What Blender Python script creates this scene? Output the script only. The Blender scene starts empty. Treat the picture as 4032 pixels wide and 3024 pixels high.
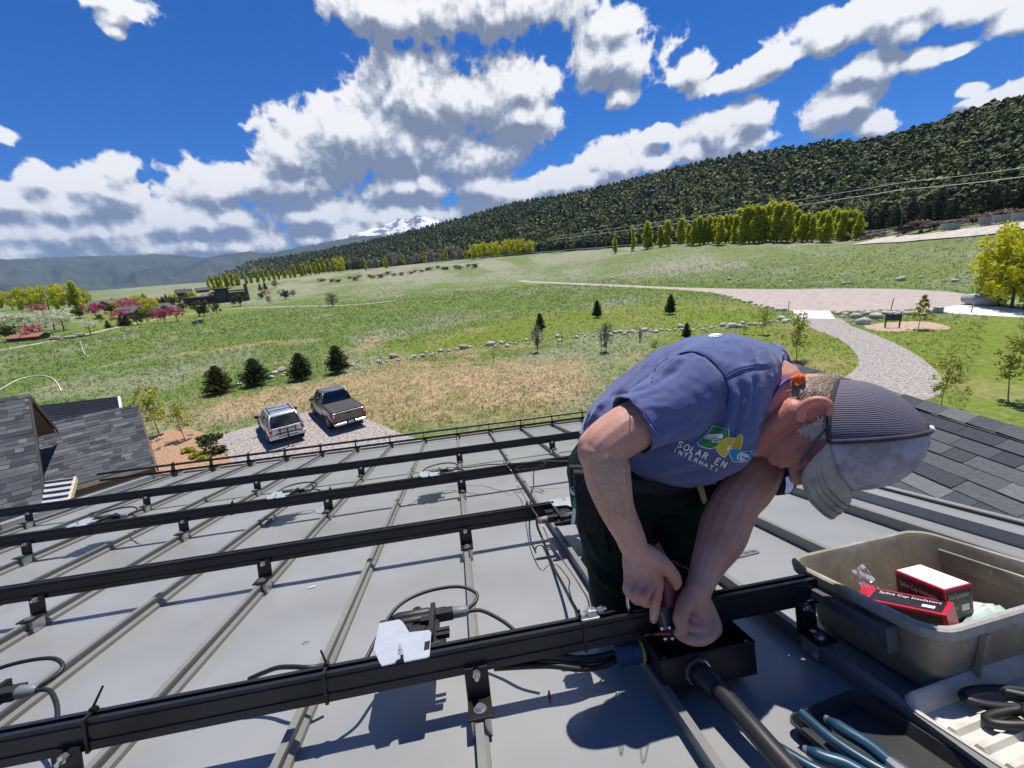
import bpy, bmesh, math, random
import numpy as np
from mathutils import Matrix, Vector
from mathutils.bvhtree import BVHTree
rng = np.random.default_rng(7); random.seed(7)
SC = bpy.context.scene
COL = SC.collection
R = math.radians
# ------------------------------------------------------------------ camera
F = 1723.4                                   # focal length in pixels of a 4032 px wide picture
CW = np.array([0.43072, 0.06877, 0.76843])   # eye, metres; the roof plane passes through the origin
RW = np.array([[0.98466406, -0.15704922, -0.07597518],
               [0.11537951, 0.25956452, 0.95880855],
               [0.13085967, 0.9528703, -0.27370412]])   # world -> right, up, forward
cam = bpy.data.cameras.new('camera'); camo = bpy.data.objects.new('camera', cam); COL.objects.link(camo)
cam.sensor_fit = 'HORIZONTAL'; cam.sensor_width = 36.0; cam.lens = 36.0 * F / 4032.0
cam.clip_start = 0.02; cam.clip_end = 60000
m = Matrix(((RW[0][0], RW[1][0], -RW[2][0], CW[0]), (RW[0][1], RW[1][1], -RW[2][1], CW[1]),
            (RW[0][2], RW[1][2], -RW[2][2], CW[2]), (0, 0, 0, 1)))
camo.matrix_world = m
SC.camera = camo
# ------------------------------------------------------------------ sun, exposure
SUN_EL, SUN_AZ = 69.0, 29.0                  # azimuth from +Y towards +X
sd = np.array([math.cos(R(SUN_EL)) * math.sin(R(SUN_AZ)), math.cos(R(SUN_EL)) * math.cos(R(SUN_AZ)), math.sin(R(SUN_EL))])
sun = bpy.data.lights.new('sun', 'SUN'); sun.energy = 4.8; sun.angle = R(0.53); sun.color = (1.0, 0.95, 0.87)
suno = bpy.data.objects.new('sun', sun); COL.objects.link(suno)
suno.rotation_euler = Vector(sd).to_track_quat('Z', 'Y').to_euler()
SC.view_settings.view_transform = 'Standard'; SC.view_settings.look = 'None'
SC.view_settings.exposure = 0.32; SC.view_settings.gamma = 1.0
SC.render.engine = 'CYCLES'
SC.cycles.use_denoising = True
SC.cycles.max_bounces = 6; SC.cycles.diffuse_bounces = 2; SC.cycles.glossy_bounces = 3
SC.cycles.transmission_bounces = 4; SC.cycles.transparent_max_bounces = 6; SC.cycles.volume_bounces = 0
SC.cycles.caustics_reflective = False; SC.cycles.caustics_refractive = False
SC.cycles.use_adaptive_sampling = True; SC.cycles.adaptive_threshold = 0.015

# ------------------------------------------------------------------ pixel / frame helpers
def ray(x, y):
    d = np.array([(x - 2016) / F, (1512 - y) / F, 1.0]); return RW.T @ d
def P(x, y, d): return CW + d * ray(x, y)                     # a point at depth d
def gnd(x, y, z): r = ray(x, y); return CW + r * ((z - CW[2]) / r[2])
TH = R(14.3565); S = 0.406
WR = np.array([[1, 0, 0], [0, math.cos(TH), math.sin(TH)], [0, -math.sin(TH), math.cos(TH)]])
def RF(u, v, w=0.0): return WR @ np.array([u, v, w])           # roof frame: u along eave, v down the slope, w out of the roof
def roofpt(x, y, w=0.0):
    d = WR.T @ ray(x, y); c = WR.T @ CW; t = (w - c[2]) / d[2]; return c + t * d   # pixel -> roof frame coords
def azel(d): return math.atan2(d[0], d[1]), math.atan2(d[2], math.hypot(d[0], d[1]))

# ------------------------------------------------------------------ world: Nishita sky with cumulus
world = bpy.data.worlds.new('World'); SC.world = world; world.use_nodes = True
def build_world():
    nt = world.node_tree; nt.nodes.clear(); N = nt.nodes; L = nt.links; WN, WL = N, L
    out = N.new('ShaderNodeOutputWorld')
    sky = N.new('ShaderNodeTexSky'); sky.sky_type = 'NISHITA'; sky.sun_disc = False
    sky.sun_elevation = R(SUN_EL); sky.sun_rotation = R(SUN_AZ); sky.altitude = 2000; sky.air_density = 1.0; sky.dust_density = 0.3; sky.ozone_density = 2.5
    # clouds: x, y, half width, half height in a 2212 px wide frame, lean; stored as azimuth and elevation on the sky
    B = [(1000, 5, 300, 100, 0), (1330, 130, 120, 80, 0), (1330, 55, 70, 45, 0), (830, 20, 110, 70, 0),
         (950, 215, 250, 105, 0), (760, 290, 190, 100, 0), (1120, 180, 105, 70, 0), (860, 320, 230, 85, 0), (640, 330, 110, 75, 0),
         (470, 395, 125, 65, 0), (600, 395, 150, 55, 0), (1130, 255, 90, 50, 0), (1010, 350, 120, 60, 0), (890, 405, 150, 50, 0), (1040, 400, 90, 40, 0),
         (190, 395, 130, 60, 0), (95, 385, 65, 45, 0), (240, 365, 70, 40, 0), (150, 440, 190, 45, 0), (20, 435, 110, 40, 0),
         (180, 500, 290, 40, 0), (450, 480, 230, 50, 0), (690, 470, 160, 45, 0), (880, 470, 170, 50, 0), (380, 530, 460, 40, 0), (780, 500, 330, 40, 0), (60, 545, 260, 35, 0),
         (1230, 395, 130, 35, 0), (1340, 350, 85, 52, 0), (1420, 352, 45, 25, 0), (1100, 415, 120, 30, 0),
         (1570, 290, 110, 60, 0), (1630, 255, 55, 48, 0), (1500, 325, 60, 30, 0), (1425, 293, 36, 24, 0),
         (1800, 240, 95, 60, 0), (1850, 212, 58, 40, 0), (1885, 268, 52, 32, 0),
         (1500, 150, 55, 42, 0), (1590, 172, 110, 30, -.22), (1690, 122, 80, 22, -.25), (1875, 150, 78, 42, 0),
         (1990, 128, 52, 30, 0), (2065, 110, 48, 18, -.2), (2100, 193, 46, 20, 0), (2140, 218, 90, 26, -.1), (2200, 205, 60, 36, 0),
         (1840, 50, 145, 60, 0), (1960, 15, 160, 70, 0), (2090, 15, 150, 50, 0), (2190, 45, 75, 45, 0), (1800, 85, 70, 36, 0), (1960, 60, 70, 36, 0),
         (250, 5, 95, 42, 0), (243, 40, 50, 32, 0), (250, 66, 30, 20, 0), (5, 292, 66, 28, 0), (1340, 210, 40, 30, 0)]
    k = 4032 / 2212.0; blobs = []
    for x, y, a, b, rot in B:
        # at each ellipse: centre plus half extents along the world horizontal and vertical
        c = azel(ray(x * k, y * k)); e1 = azel(ray((x + a) * k, (y - .079 * a) * k)); e0 = azel(ray((x - a) * k, (y + .079 * a) * k))
        n1 = azel(ray((x + .02 * b) * k, (y - b) * k)); n0 = azel(ray((x - .02 * b) * k, (y + b) * k))
        blobs.append((c[0], c[1], abs(e1[0] - e0[0]) / 2, abs(n1[1] - n0[1]) / 2, -rot))
    rr = random.Random(4)                     # the rest of the sky carries the same kind of cumulus
    for i in range(26):
        az = rr.uniform(R(62), R(300)); el = R(rr.choice([5, 8, 14, 22, 30, 40])) ; w = rr.uniform(.06, .2) / max(.5, math.cos(el))
        if az > math.pi: az -= 2 * math.pi
        blobs.append((az, el, w, w * rr.uniform(.28, .5), 0))
    def wm(op, a, b=None, c=None, clamp=False):
        n = N.new('ShaderNodeMath'); n.operation = op; n.use_clamp = clamp
        for i, v in enumerate((a, b, c)):
            if v is None: continue
            if isinstance(v, (int, float)): n.inputs[i].default_value = v
            else: L.new(v, n.inputs[i])
        return n.outputs[0]
    def vm(op, a, b=None, c=None):
        n = N.new('ShaderNodeVectorMath'); n.operation = op
        for i, v in enumerate((a, b, c)):
            if v is None: continue
            if isinstance(v, tuple): n.inputs[i].default_value = v
            else: L.new(v, n.inputs[i])
        return n.outputs['Value'] if op == 'LENGTH' else n.outputs[0]
    def mr(v, a, b, c=0., d=1.):
        n = N.new('ShaderNodeMapRange'); n.interpolation_type = 'SMOOTHSTEP'
        L.new(v, n.inputs[0]); n.inputs[1].default_value = a; n.inputs[2].default_value = b; n.inputs[3].default_value = c; n.inputs[4].default_value = d
        return n.outputs[0]
    tc = N.new('ShaderNodeTexCoord'); sx = N.new('ShaderNodeSeparateXYZ'); L.new(tc.outputs['Generated'], sx.inputs[0])
    az = wm('ARCTAN2', sx.outputs[0], sx.outputs[1]); el = wm('ARCSINE', sx.outputs[2])
    cv = N.new('ShaderNodeCombineXYZ'); L.new(az, cv.inputs[0]); L.new(el, cv.inputs[1]); cv = cv.outputs[0]
    sky2 = vm('MULTIPLY', sky.outputs[0], SKYTINT[:3])
    def noise(v, sc, det, ro):
        n = N.new('ShaderNodeTexNoise'); n.noise_dimensions = '2D'; n.inputs['Scale'].default_value = sc; n.inputs['Detail'].default_value = det; n.inputs['Roughness'].default_value = ro
        L.new(v, n.inputs['Vector']); return n.outputs[0]
    def field(v, bl):
        acc = None
        for (a, e, ra, re, rot) in bl:
            w = v if acc is None else vm('MULTIPLY_ADD', acc, (1e-7, 1e-7, 0), v)   # keeps the evaluation in order
            ln = vm('LENGTH', vm('MULTIPLY_ADD', w, (1 / ra, 1 / re, 0), (-a / ra, -e / re, 0)))
            acc = ln if acc is None else wm('SMOOTH_MIN', acc, ln, .3)
        return wm('SUBTRACT', 1.0, acc)
    def density(v, bl, det):
        fl = field(v, bl); v2 = vm('MULTIPLY_ADD', fl, (1e-7, 1e-7, 0), v)
        n1 = wm('MULTIPLY_ADD', noise(v2, 7.5, det, .60), 1.6, -.80)
        n2 = wm('MULTIPLY_ADD', wm('ABSOLUTE', wm('SUBTRACT', noise(v2, 19, det - 2, .5), .5)), -1.5, .15)     # billows
        return wm('ADD', fl, wm('ADD', n1, n2))
    def leaf(bl):
        nonlocal N, L
        b_ = WN.new('ShaderNodeBackground'); b_.inputs[1].default_value = SKYSTR
        if not bl: WL.new(sky2, b_.inputs[0]); return b_.outputs[0]
        g = bpy.data.node_groups.new('cumulus', 'ShaderNodeTree'); N, L = g.nodes, g.links     # a small tree of its own per sector
        g.interface.new_socket('Direction', in_out='INPUT', socket_type='NodeSocketVector'); g.interface.new_socket('Sky', in_out='INPUT', socket_type='NodeSocketColor')
        g.interface.new_socket('Color', in_out='OUTPUT', socket_type='NodeSocketColor')
        gi = N.new('NodeGroupInput'); go = N.new('NodeGroupOutput'); v0 = gi.outputs[0]
        d0 = density(v0, bl, 7); v1 = vm('MULTIPLY_ADD', d0, (1e-7, 1e-7, 0), vm('ADD', v0, (.007, .026, 0))); d1 = density(v1, bl, 5)
        v3 = vm('MULTIPLY_ADD', d1, (1e-7, 1e-7, 0), vm('ADD', v0, (.012, .075, 0))); f2 = field(v3, bl)
        alpha = mr(d0, -.06, .20)
        # light arriving from above: less where more cloud lies toward the sun
        lit = wm('MULTIPLY_ADD', wm('SUBTRACT', d0, d1), 1.45, wm('MULTIPLY_ADD', mr(f2, -.35, .85), -.60, .74), clamp=True)
        ramp = N.new('ShaderNodeValToRGB'); e = ramp.color_ramp.elements
        e[0].position = 0; e[0].color = (.17, .20, .275, 1); e[1].position = 1.0; e[1].color = (.82, .82, .82, 1)
        q = e.new(.28); q.color = (.27, .31, .39, 1); q = e.new(.55); q.color = (.47, .50, .56, 1); q = e.new(.8); q.color = (.70, .71, .73, 1)
        L.new(lit, ramp.inputs[0])
        cs = vm('MULTIPLY', ramp.outputs[0], (1 / SKYSTR,) * 3)
        mx = N.new('ShaderNodeMix'); mx.data_type = 'RGBA'; L.new(alpha, mx.inputs[0]); L.new(gi.outputs[1], mx.inputs[6]); L.new(cs, mx.inputs[7])
        L.new(mx.outputs[2], go.inputs[0]); N, L = WN, WL
        gg = N.new('ShaderNodeGroup'); gg.node_tree = g; L.new(cv, gg.inputs[0]); L.new(sky2, gg.inputs[1]); L.new(gg.outputs[0], b_.inputs[0]); return b_.outputs[0]
    edges = [R(q) for q in (-180, -110, -62, -52, -44, -37, -30, -23, -16, -9, -2, 5, 12, 20, 29, 38, 46, 54, 110, 180)]
    def tree(i, j):
        if j - i == 1:
            lo, hi = edges[i], edges[j]; mg = .06
            return leaf([q for q in blobs if q[0] + q[2] * 1.5 + mg > lo and q[0] - q[2] * 1.5 - mg < hi])
        k_ = (i + j) // 2; ms = N.new('ShaderNodeMixShader')
        L.new(wm('LESS_THAN', az, edges[k_]), ms.inputs[0]); L.new(tree(k_, j), ms.inputs[1]); L.new(tree(i, k_), ms.inputs[2]); return ms.outputs[0]
    ms = N.new('ShaderNodeMixShader'); L.new(wm('LESS_THAN', el, -.03), ms.inputs[0]); L.new(tree(0, len(edges) - 1), ms.inputs[1]); L.new(leaf([]), ms.inputs[2])
    L.new(ms.outputs[0], out.inputs[0])
    world.cycles.sampling_method = 'MANUAL'; world.cycles.sample_map_resolution = 512
SKYSTR = .1
SKYTINT = (.035, .40, .90, 1)
build_world()

# ------------------------------------------------------------------ materials
MATS = {}
def mat(name, col=(.5, .5, .5), rough=.6, metal=0., var=.12, scale=6., detail=5., bump=0., bscale=None, col2=None, spec=.5, coat=0., trans=0., sss=0., emit=None, alpha=None, contrast=None, coords='Object', stretch=None, tl=0.):
    """Principled material; colour wanders between col and col2 by noise."""
    if name in MATS: return MATS[name]
    M = bpy.data.materials.new(name); M.use_nodes = True; nt = M.node_tree; N = nt.nodes; L = nt.links
    b = N['Principled BSDF']; b.inputs['Roughness'].default_value = rough; b.inputs['Metallic'].default_value = metal
    b.inputs['Specular IOR Level'].default_value = spec
    if coat: b.inputs['Coat Weight'].default_value = coat; b.inputs['Coat Roughness'].default_value = .08
    if trans: b.inputs['Transmission Weight'].default_value = trans
    if sss: b.inputs['Subsurface Weight'].default_value = sss; b.inputs['Subsurface Radius'].default_value = (.012, .005, .003); b.inputs['Subsurface Scale'].default_value = 1.0
    if alpha is not None: b.inputs['Alpha'].default_value = alpha
    c1 = tuple(col) + (1,)
    c2 = tuple(col2) + (1,) if col2 is not None else tuple(max(0, c * (1 - 2 * var)) for c in col) + (1,)
    if col2 is None: c1 = tuple(min(1, c * (1 + var)) for c in col) + (1,)
    tc = N.new('ShaderNodeTexCoord'); src = tc.outputs[coords]
    if stretch:
        mp = N.new('ShaderNodeMapping'); mp.inputs['Scale'].default_value = stretch; L.new(src, mp.inputs[0]); src = mp.outputs[0]
    nz = N.new('ShaderNodeTexNoise'); nz.inputs['Scale'].default_value = scale; nz.inputs['Detail'].default_value = detail; nz.inputs['Roughness'].default_value = .6
    L.new(src, nz.inputs['Vector'])
    rp = N.new('ShaderNodeValToRGB'); lo, hi = contrast or (.35, .65)
    rp.color_ramp.elements[0].position = lo; rp.color_ramp.elements[1].position = hi
    rp.color_ramp.elements[0].color = c2; rp.color_ramp.elements[1].color = c1
    L.new(nz.outputs[0], rp.inputs[0]); L.new(rp.outputs[0], b.inputs['Base Color'])
    if bump:
        nb = N.new('ShaderNodeTexNoise'); nb.inputs['Scale'].default_value = bscale or scale * 4; nb.inputs['Detail'].default_value = 4; L.new(src, nb.inputs['Vector'])
        bp = N.new('ShaderNodeBump'); bp.inputs['Strength'].default_value = bump; bp.inputs['Distance'].default_value = .01
        L.new(nb.outputs[0], bp.inputs['Height']); L.new(bp.outputs[0], b.inputs['Normal'])
    if tl:                                     # thin leaves let light through
        t = N.new('ShaderNodeBsdfTranslucent'); L.new(rp.outputs[0], t.inputs[0]); ms = N.new('ShaderNodeMixShader'); ms.inputs[0].default_value = tl
        L.new(b.outputs[0], ms.inputs[1]); L.new(t.outputs[0], ms.inputs[2]); L.new(ms.outputs[0], N['Material Output'].inputs[0])
    MATS[name] = M
    return M
def leafmat(name, c1, c2, tl=.35, hue=.0):
    """leaf colour differs from leaf to leaf (per mesh island) and from tree to tree"""
    if name in MATS: return MATS[name]
    M = bpy.data.materials.new(name); M.use_nodes = True; N = M.node_tree.nodes; L = M.node_tree.links
    b = N['Principled BSDF']; b.inputs['Roughness'].default_value = .55; b.inputs['Specular IOR Level'].default_value = .3
    ge = N.new('ShaderNodeNewGeometry'); oi = N.new('ShaderNodeObjectInfo')
    ad = N.new('ShaderNodeMath'); ad.operation = 'MULTIPLY_ADD'; L.new(oi.outputs['Random'], ad.inputs[0]); ad.inputs[1].default_value = .35; 
    m2 = N.new('ShaderNodeMath'); m2.operation = 'MULTIPLY'; L.new(ge.outputs['Random Per Island'], m2.inputs[0]); m2.inputs[1].default_value = .75; L.new(m2.outputs[0], ad.inputs[2])
    mx = N.new('ShaderNodeMix'); mx.data_type = 'RGBA'; L.new(ad.outputs[0], mx.inputs[0]); mx.inputs[6].default_value = (*c1, 1); mx.inputs[7].default_value = (*c2, 1)
    L.new(mx.outputs[2], b.inputs['Base Color'])
    t = N.new('ShaderNodeBsdfTranslucent'); L.new(mx.outputs[2], t.inputs[0]); ms = N.new('ShaderNodeMixShader'); ms.inputs[0].default_value = tl
    L.new(b.outputs[0], ms.inputs[1]); L.new(t.outputs[0], ms.inputs[2]); L.new(ms.outputs[0], N['Material Output'].inputs[0])
    MATS[name] = M; return M

# ------------------------------------------------------------------ mesh helpers
ORG = {}
def org(o): return ORG.get(o.name, np.zeros(3)) if o is not None else np.zeros(3)
def tag(o, label=None, cat=None, group=None, kind=None):
    if label: o['label'] = label
    if cat: o['category'] = cat
    if group: o['group'] = group
    if kind: o['kind'] = kind
    return o
def empty(name, loc, label=None, cat=None, group=None):
    o = bpy.data.objects.new(name, None); COL.objects.link(o); o.location = tuple(loc); o.empty_display_size = .1
    ORG[o.name] = np.array(loc, float); tag(o, label, cat, group); return o
def link(name, me, material, parent=None, smooth=False):
    o = bpy.data.objects.new(name, me); COL.objects.link(o)
    if material is not None:
        me.materials.clear(); me.materials.append(material)
    if smooth and len(me.polygons): me.polygons.foreach_set('use_smooth', np.ones(len(me.polygons), bool))
    if parent is not None: o.parent = parent
    ORG[o.name] = org(parent); return o
def np_mesh(name, v, f, material, parent=None, smooth=False):
    v = np.asarray(v, np.float32) - org(parent).astype(np.float32); f = np.asarray(f, np.int32)
    me = bpy.data.meshes.new(name); k = f.shape[1]
    me.vertices.add(len(v)); me.vertices.foreach_set('co', v.ravel())
    me.loops.add(f.size); me.loops.foreach_set('vertex_index', f.ravel())
    me.polygons.add(len(f)); me.polygons.foreach_set('loop_start', np.arange(0, f.size, k, dtype=np.int32))
    me.update(calc_edges=True); me.validate()
    return link(name, me, material, parent, smooth)
def copy_tree(o, loc=None, rz=None, scale=None, parent=None):
    c = o.copy(); COL.objects.link(c); c.parent = parent
    if loc is not None: c.location = tuple(loc)
    if rz is not None: c.rotation_euler = (0, 0, rz)
    if scale is not None: c.scale = (scale,) * 3 if np.isscalar(scale) else tuple(scale)
    for ch in KIDS.get(o.name, []):
        copy_tree(ch, parent=c)
    return c
KIDS = {}
class MB:
    """collects shapes in world coordinates, builds one mesh object"""
    def __init__(s): s.v = []; s.f = []
    def add(s, v, f):
        n = len(s.v); s.v += [tuple(map(float, p)) for p in v]; s.f += [tuple(i + n for i in q) for q in f]; return s
    def box(s, c, ex, ey, ez):
        """centre and three half-edge vectors"""
        c, ex, ey, ez = [np.array(q, float) for q in (c, ex, ey, ez)]
        v = [c + a * ex + b * ey + d * ez for d in (-1, 1) for b in (-1, 1) for a in (-1, 1)]
        f = [(0, 2, 3, 1), (4, 5, 7, 6), (0, 1, 5, 4), (2, 6, 7, 3), (0, 4, 6, 2), (1, 3, 7, 5)]
        if np.dot(np.cross(ex, ey), ez) < 0: f = [q[::-1] for q in f]
        return s.add(v, f)
    def abox(s, lo, hi):
        lo, hi = np.array(lo, float), np.array(hi, float); c = (lo + hi) / 2; h = (hi - lo) / 2
        return s.box(c, (h[0], 0, 0), (0, h[1], 0), (0, 0, h[2]))
    def tube(s, pts, r, n=8, cap=True, flat=None):
        pts = [np.array(p, float) for p in pts]; m_ = len(pts); rs = [r] * m_ if np.isscalar(r) else list(r)
        v = []; prev = None
        for i, p in enumerate(pts):
            t = pts[min(i + 1, m_ - 1)] - pts[max(i - 1, 0)]; t = t / (np.linalg.norm(t) + 1e-12)
            if prev is None:
                a = np.array([0, 0, 1.]) if abs(t[2]) < .9 else np.array([1., 0, 0]); x = np.cross(a, t)
            else: x = prev - t * np.dot(prev, t)
            x /= np.linalg.norm(x) + 1e-12; y = np.cross(t, x); prev = x
            for k in range(n):
                a = 2 * math.pi * k / n; v.append(p + rs[i] * (math.cos(a) * x + math.sin(a) * y))
        f = [(i * n + k, i * n + (k + 1) % n, (i + 1) * n + (k + 1) % n, (i + 1) * n + k) for i in range(m_ - 1) for k in range(n)]
        if cap: f += [tuple(range(n))[::-1], tuple((m_ - 1) * n + k for k in range(n))]
        return s.add(v, f)
    def prism(s, poly, o, ex, ey, ez):
        """polygon (2d) in the frame o, ex, ey, pushed along ez"""
        o, ex, ey, ez = [np.array(q, float) for q in (o, ex, ey, ez)]; n = len(poly)
        a = [o + p[0] * ex + p[1] * ey for p in poly]; v = a + [q + ez for q in a]
        f = [tuple(range(n))[::-1], tuple(n + i for i in range(n))] + [(i, (i + 1) % n, n + (i + 1) % n, n + i) for i in range(n)]
        return s.add(v, f)
    def loft(s, rings, cap=True, close=True):
        n = len(rings[0]); v = [p for r_ in rings for p in r_]; f = []
        for i in range(len(rings) - 1):
            for k in range(n if close else n - 1):
                f.append((i * n + k, i * n + (k + 1) % n, (i + 1) * n + (k + 1) % n, (i + 1) * n + k))
        if cap: f += [tuple(range(n))[::-1], tuple((len(rings) - 1) * n + k for k in range(n))]
        return s.add(v, f)
    def ball(s, c, rx, ry=None, rz=None, n=10, m_=7, axes=None):
        ry = rx if ry is None else ry; rz = rx if rz is None else rz; c = np.array(c, float)
        ax = np.eye(3) if axes is None else np.array(axes, float); v = []; 
        for i in range(1, m_):
            t = math.pi * i / m_
            for k in range(n):
                a = 2 * math.pi * k / n; v.append(c + rx * math.sin(t) * math.cos(a) * ax[0] + ry * math.sin(t) * math.sin(a) * ax[1] + rz * math.cos(t) * ax[2])
        f = [((i) * n + k, (i + 1) * n + k, (i + 1) * n + (k + 1) % n, i * n + (k + 1) % n) for i in range(m_ - 2) for k in range(n)]
        v += [c + rz * ax[2], c - rz * ax[2]]; T = len(v) - 2
        f += [(T, k, (k + 1) % n) for k in range(n)] + [(T + 1, (m_ - 2) * n + (k + 1) % n, (m_ - 2) * n + k) for k in range(n)]
        return s.add(v, f)
    def mesh(s, name, parent=None):
        me = bpy.data.meshes.new(name); o = org(parent)
        me.from_pydata([tuple(np.array(p) - o) for p in s.v], [], s.f); me.update(); return me
    def build(s, name, material, parent=None, smooth=False, bevel=0., label=None, seg=2, auto=None):
        me = s.mesh(name, parent)
        if bevel > 0:
            bm = bmesh.new(); bm.from_mesh(me)
            bmesh.ops.remove_doubles(bm, verts=bm.verts, dist=1e-6)
            es = [e for e in bm.edges if len(e.link_faces) == 2 and e.calc_face_angle(0) > .5]
            try: bmesh.ops.bevel(bm, geom=es, offset=bevel, segments=seg, affect='EDGES', profile=.6, clamp_overlap=True)
            except Exception: pass
            bm.to_mesh(me); bm.free()
        ob = link(name, me, material, parent, smooth)
        if parent is not None: KIDS.setdefault(parent.name, []).append(ob)
        if label: ob['label'] = label
        if smooth and auto is not None:
            try: me.set_sharp_from_angle(angle=R(auto))
            except Exception: pass
        return ob
def share(name, src, parent, loc, rot=None, scale=None):
    """another object on the same mesh data"""
    o = bpy.data.objects.new(name, src.data if hasattr(src, 'data') else src); COL.objects.link(o)
    o.location = tuple(np.array(loc) - org(parent)); o.parent = parent
    if rot is not None: o.rotation_euler = rot
    if scale is not None: o.scale = scale
    if parent is not None: KIDS.setdefault(parent.name, []).append(o)
    return o
def spline(pts, n=8):
    """Catmull-Rom through the points"""
    pts = [np.array(p, float) for p in pts]; q = [2 * pts[0] - pts[1]] + pts + [2 * pts[-1] - pts[-2]]; out = []
    for i in range(1, len(q) - 2):
        for k in range(n):
            t = k / n; a, b, c, d = q[i - 1:i + 3]
            out.append(.5 * ((2 * b) + (-a + c) * t + (2 * a - 5 * b + 4 * c - d) * t * t + (-a + 3 * b - 3 * c + d) * t ** 3))
    out.append(pts[-1]); return out
def leaves(centres, radii, n, size, r=None, aspect=1.6, shell=.0, updown=.5):
    """n leaf-sized quads spread through ellipsoids; returns verts, quads"""
    r = r or rng; centres = np.asarray(centres, float); radii = np.asarray(radii, float)
    if radii.ndim == 1: radii = np.stack([radii] * 3, 1)
    wv = radii.prod(1) ** .75; idx = r.choice(len(centres), n, p=wv / wv.sum())
    d = r.normal(size=(n, 3)); d /= np.linalg.norm(d, axis=1, keepdims=True); u = r.random((n, 1)) ** (1 / 3.); u = shell + (1 - shell) * u
    p = centres[idx] + d * u * radii[idx]
    a = r.normal(size=(n, 3)); a[:, 2] *= updown; a /= np.linalg.norm(a, axis=1, keepdims=True)
    b = np.cross(a, r.normal(size=(n, 3))); b /= np.linalg.norm(b, axis=1, keepdims=True)
    sz = size * r.uniform(.6, 1.35, (n, 1)); a = a * sz * aspect / 2; b = b * sz / 2
    v = np.stack([p - a, p + b * .9 - a * .1, p + a, p - b * .9 - a * .1], 1).reshape(-1, 3)
    return v, np.arange(4 * n).reshape(n, 4)
def vnoise(x, y, seed=0):
    """smooth value noise, numpy"""
    xi, yi = np.floor(x).astype(int), np.floor(y).astype(int); fx, fy = x - xi, y - yi
    def h(a, b): 
        t = np.sin(a * 127.1 + b * 311.7 + seed * 74.7) * 43758.5453; return t - np.floor(t)
    sx, sy = fx * fx * (3 - 2 * fx), fy * fy * (3 - 2 * fy)
    return (h(xi, yi) * (1 - sx) + h(xi + 1, yi) * sx) * (1 - sy) + (h(xi, yi + 1) * (1 - sx) + h(xi + 1, yi + 1) * sx) * sy
def fbm(x, y, seed=0, o=4):
    s_, a, t = 0, .5, 0
    for i in range(o): s_ = s_ + a * vnoise(x * 2 ** i, y * 2 ** i, seed + i); t += a; a *= .5
    return s_ / t
HAZE_D = 4.0e-5; HAZE_Z0 = -140.
# ================================================================== terrain
G0 = CW[2] - 8.9
def ip(a, xs, ys): return np.interp(a, xs, ys)
AZ_ = [-180, -75, -50, -36, -25, -18, -12, 0, 12, 22, 30, 38, 45, 50, 58, 75, 180]
R0_ = [150, 150, 150, 150, 175, 190, 200, 190, 172, 135, 118, 104, 97, 94, 86, 80, 150]
R1_ = [300, 300, 300, 300, 330, 450, 430, 350, 330, 260, 215, 200, 190, 178, 140, 140, 300]
Z1_ = [-6, -6, -6, -6, -4, .6, 1.6, 3.0, 3.2, 2.2, 1.2, .2, -1.0, .4, .6, 1.0, -6]
RB_ = [9000, 9000, 9000, 9000, 2450, 1500, 900, 620, 480, 390, 340, 300, 270, 245, 205, 190, 9000]     # foot of the wooded hill
# wooded skyline read off as pixels of the photograph, turned into azimuth / elevation
SKYL = [(4300, 300), (4032, 372), (3900, 395), (3646, 490), (3400, 548), (3281, 548), (3000, 592), (2734, 640), (2550, 690), (2278, 752), (2005, 800), (1823, 852), (1640, 900), (1458, 942), (1276, 980), (1094, 1008), (911, 1034), (784, 1066), (740, 1096)]
_sk = sorted([azel(ray(x, y)) for x, y in SKYL]); SKA = np.degrees([a for a, e in _sk]); SKE = np.array([e for a, e in _sk])
RR_ = ip(SKA, [-28, -20, -12, 0, 12, 30, 45, 58, 75], [2750, 2250, 1750, 1350, 1050, 760, 590, 450, 430])
def terrain(x, y):
    dx, dy = np.asarray(x, float) - CW[0], np.asarray(y, float) - CW[1]
    r = np.hypot(dx, dy); a = np.degrees(np.arctan2(dx, dy))
    r0, r1, z1, rb = ip(a, AZ_, R0_), ip(a, AZ_, R1_), ip(a, AZ_, Z1_), ip(a, AZ_, RB_)
    t = np.clip((r - r0) / (r1 - r0), 0, 1); t = t * t * (3 - 2 * t) * .6 + t * .4
    z = G0 + (z1 - G0) * t + np.clip(r - r1, 0, 4000) * .004
    rr = ip(a, SKA, RR_); el = ip(a, SKA, SKE); ok = (a > SKA[0]) & (a < SKA[-1] + 30)
    tree = 10.0
    zr = CW[2] + rr * np.tan(el) - tree
    zb = z1 + (rb - r1) * .004
    h = np.clip((r - rb) / np.maximum(rr - rb, 1), 0, 1.0)
    fade = np.clip((a - SKA[0]) / 6, 0, 1)
    bump_ = (fbm(dx / 90, dy / 90, 3) - .5) * 26 * np.clip(h * 3, 0, 1) * (1 - h)
    zh = zb + (zr - zb) * (h ** 1.15) + bump_ - np.clip(r - rr, 0, 3000) * .35
    z = np.where(ok & (r > rb), np.maximum(zh, zb - 30) * fade + z * (1 - fade), z)
    z = z + (fbm(dx / 14, dy / 14, 9) - .5) * .9 * np.clip((r - r0) / 40, 0, 1)
    return z
AZS = np.radians(np.concatenate([np.arange(-180, -66, 4), np.arange(-66, 66, .45), np.arange(66, 180, 4)]))
RS = np.concatenate([np.arange(1.5, 24, 1.5), np.arange(24, 60, .55), np.arange(60, 120, 1.0), np.geomspace(120, 3200, 95), np.array([4500, 6500, 9000, 12500])])
AA, RRg = np.meshgrid(AZS, RS)
GX, GY = CW[0] + RRg * np.sin(AA), CW[1] + RRg * np.cos(AA); GZ = terrain(GX, GY)
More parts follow.
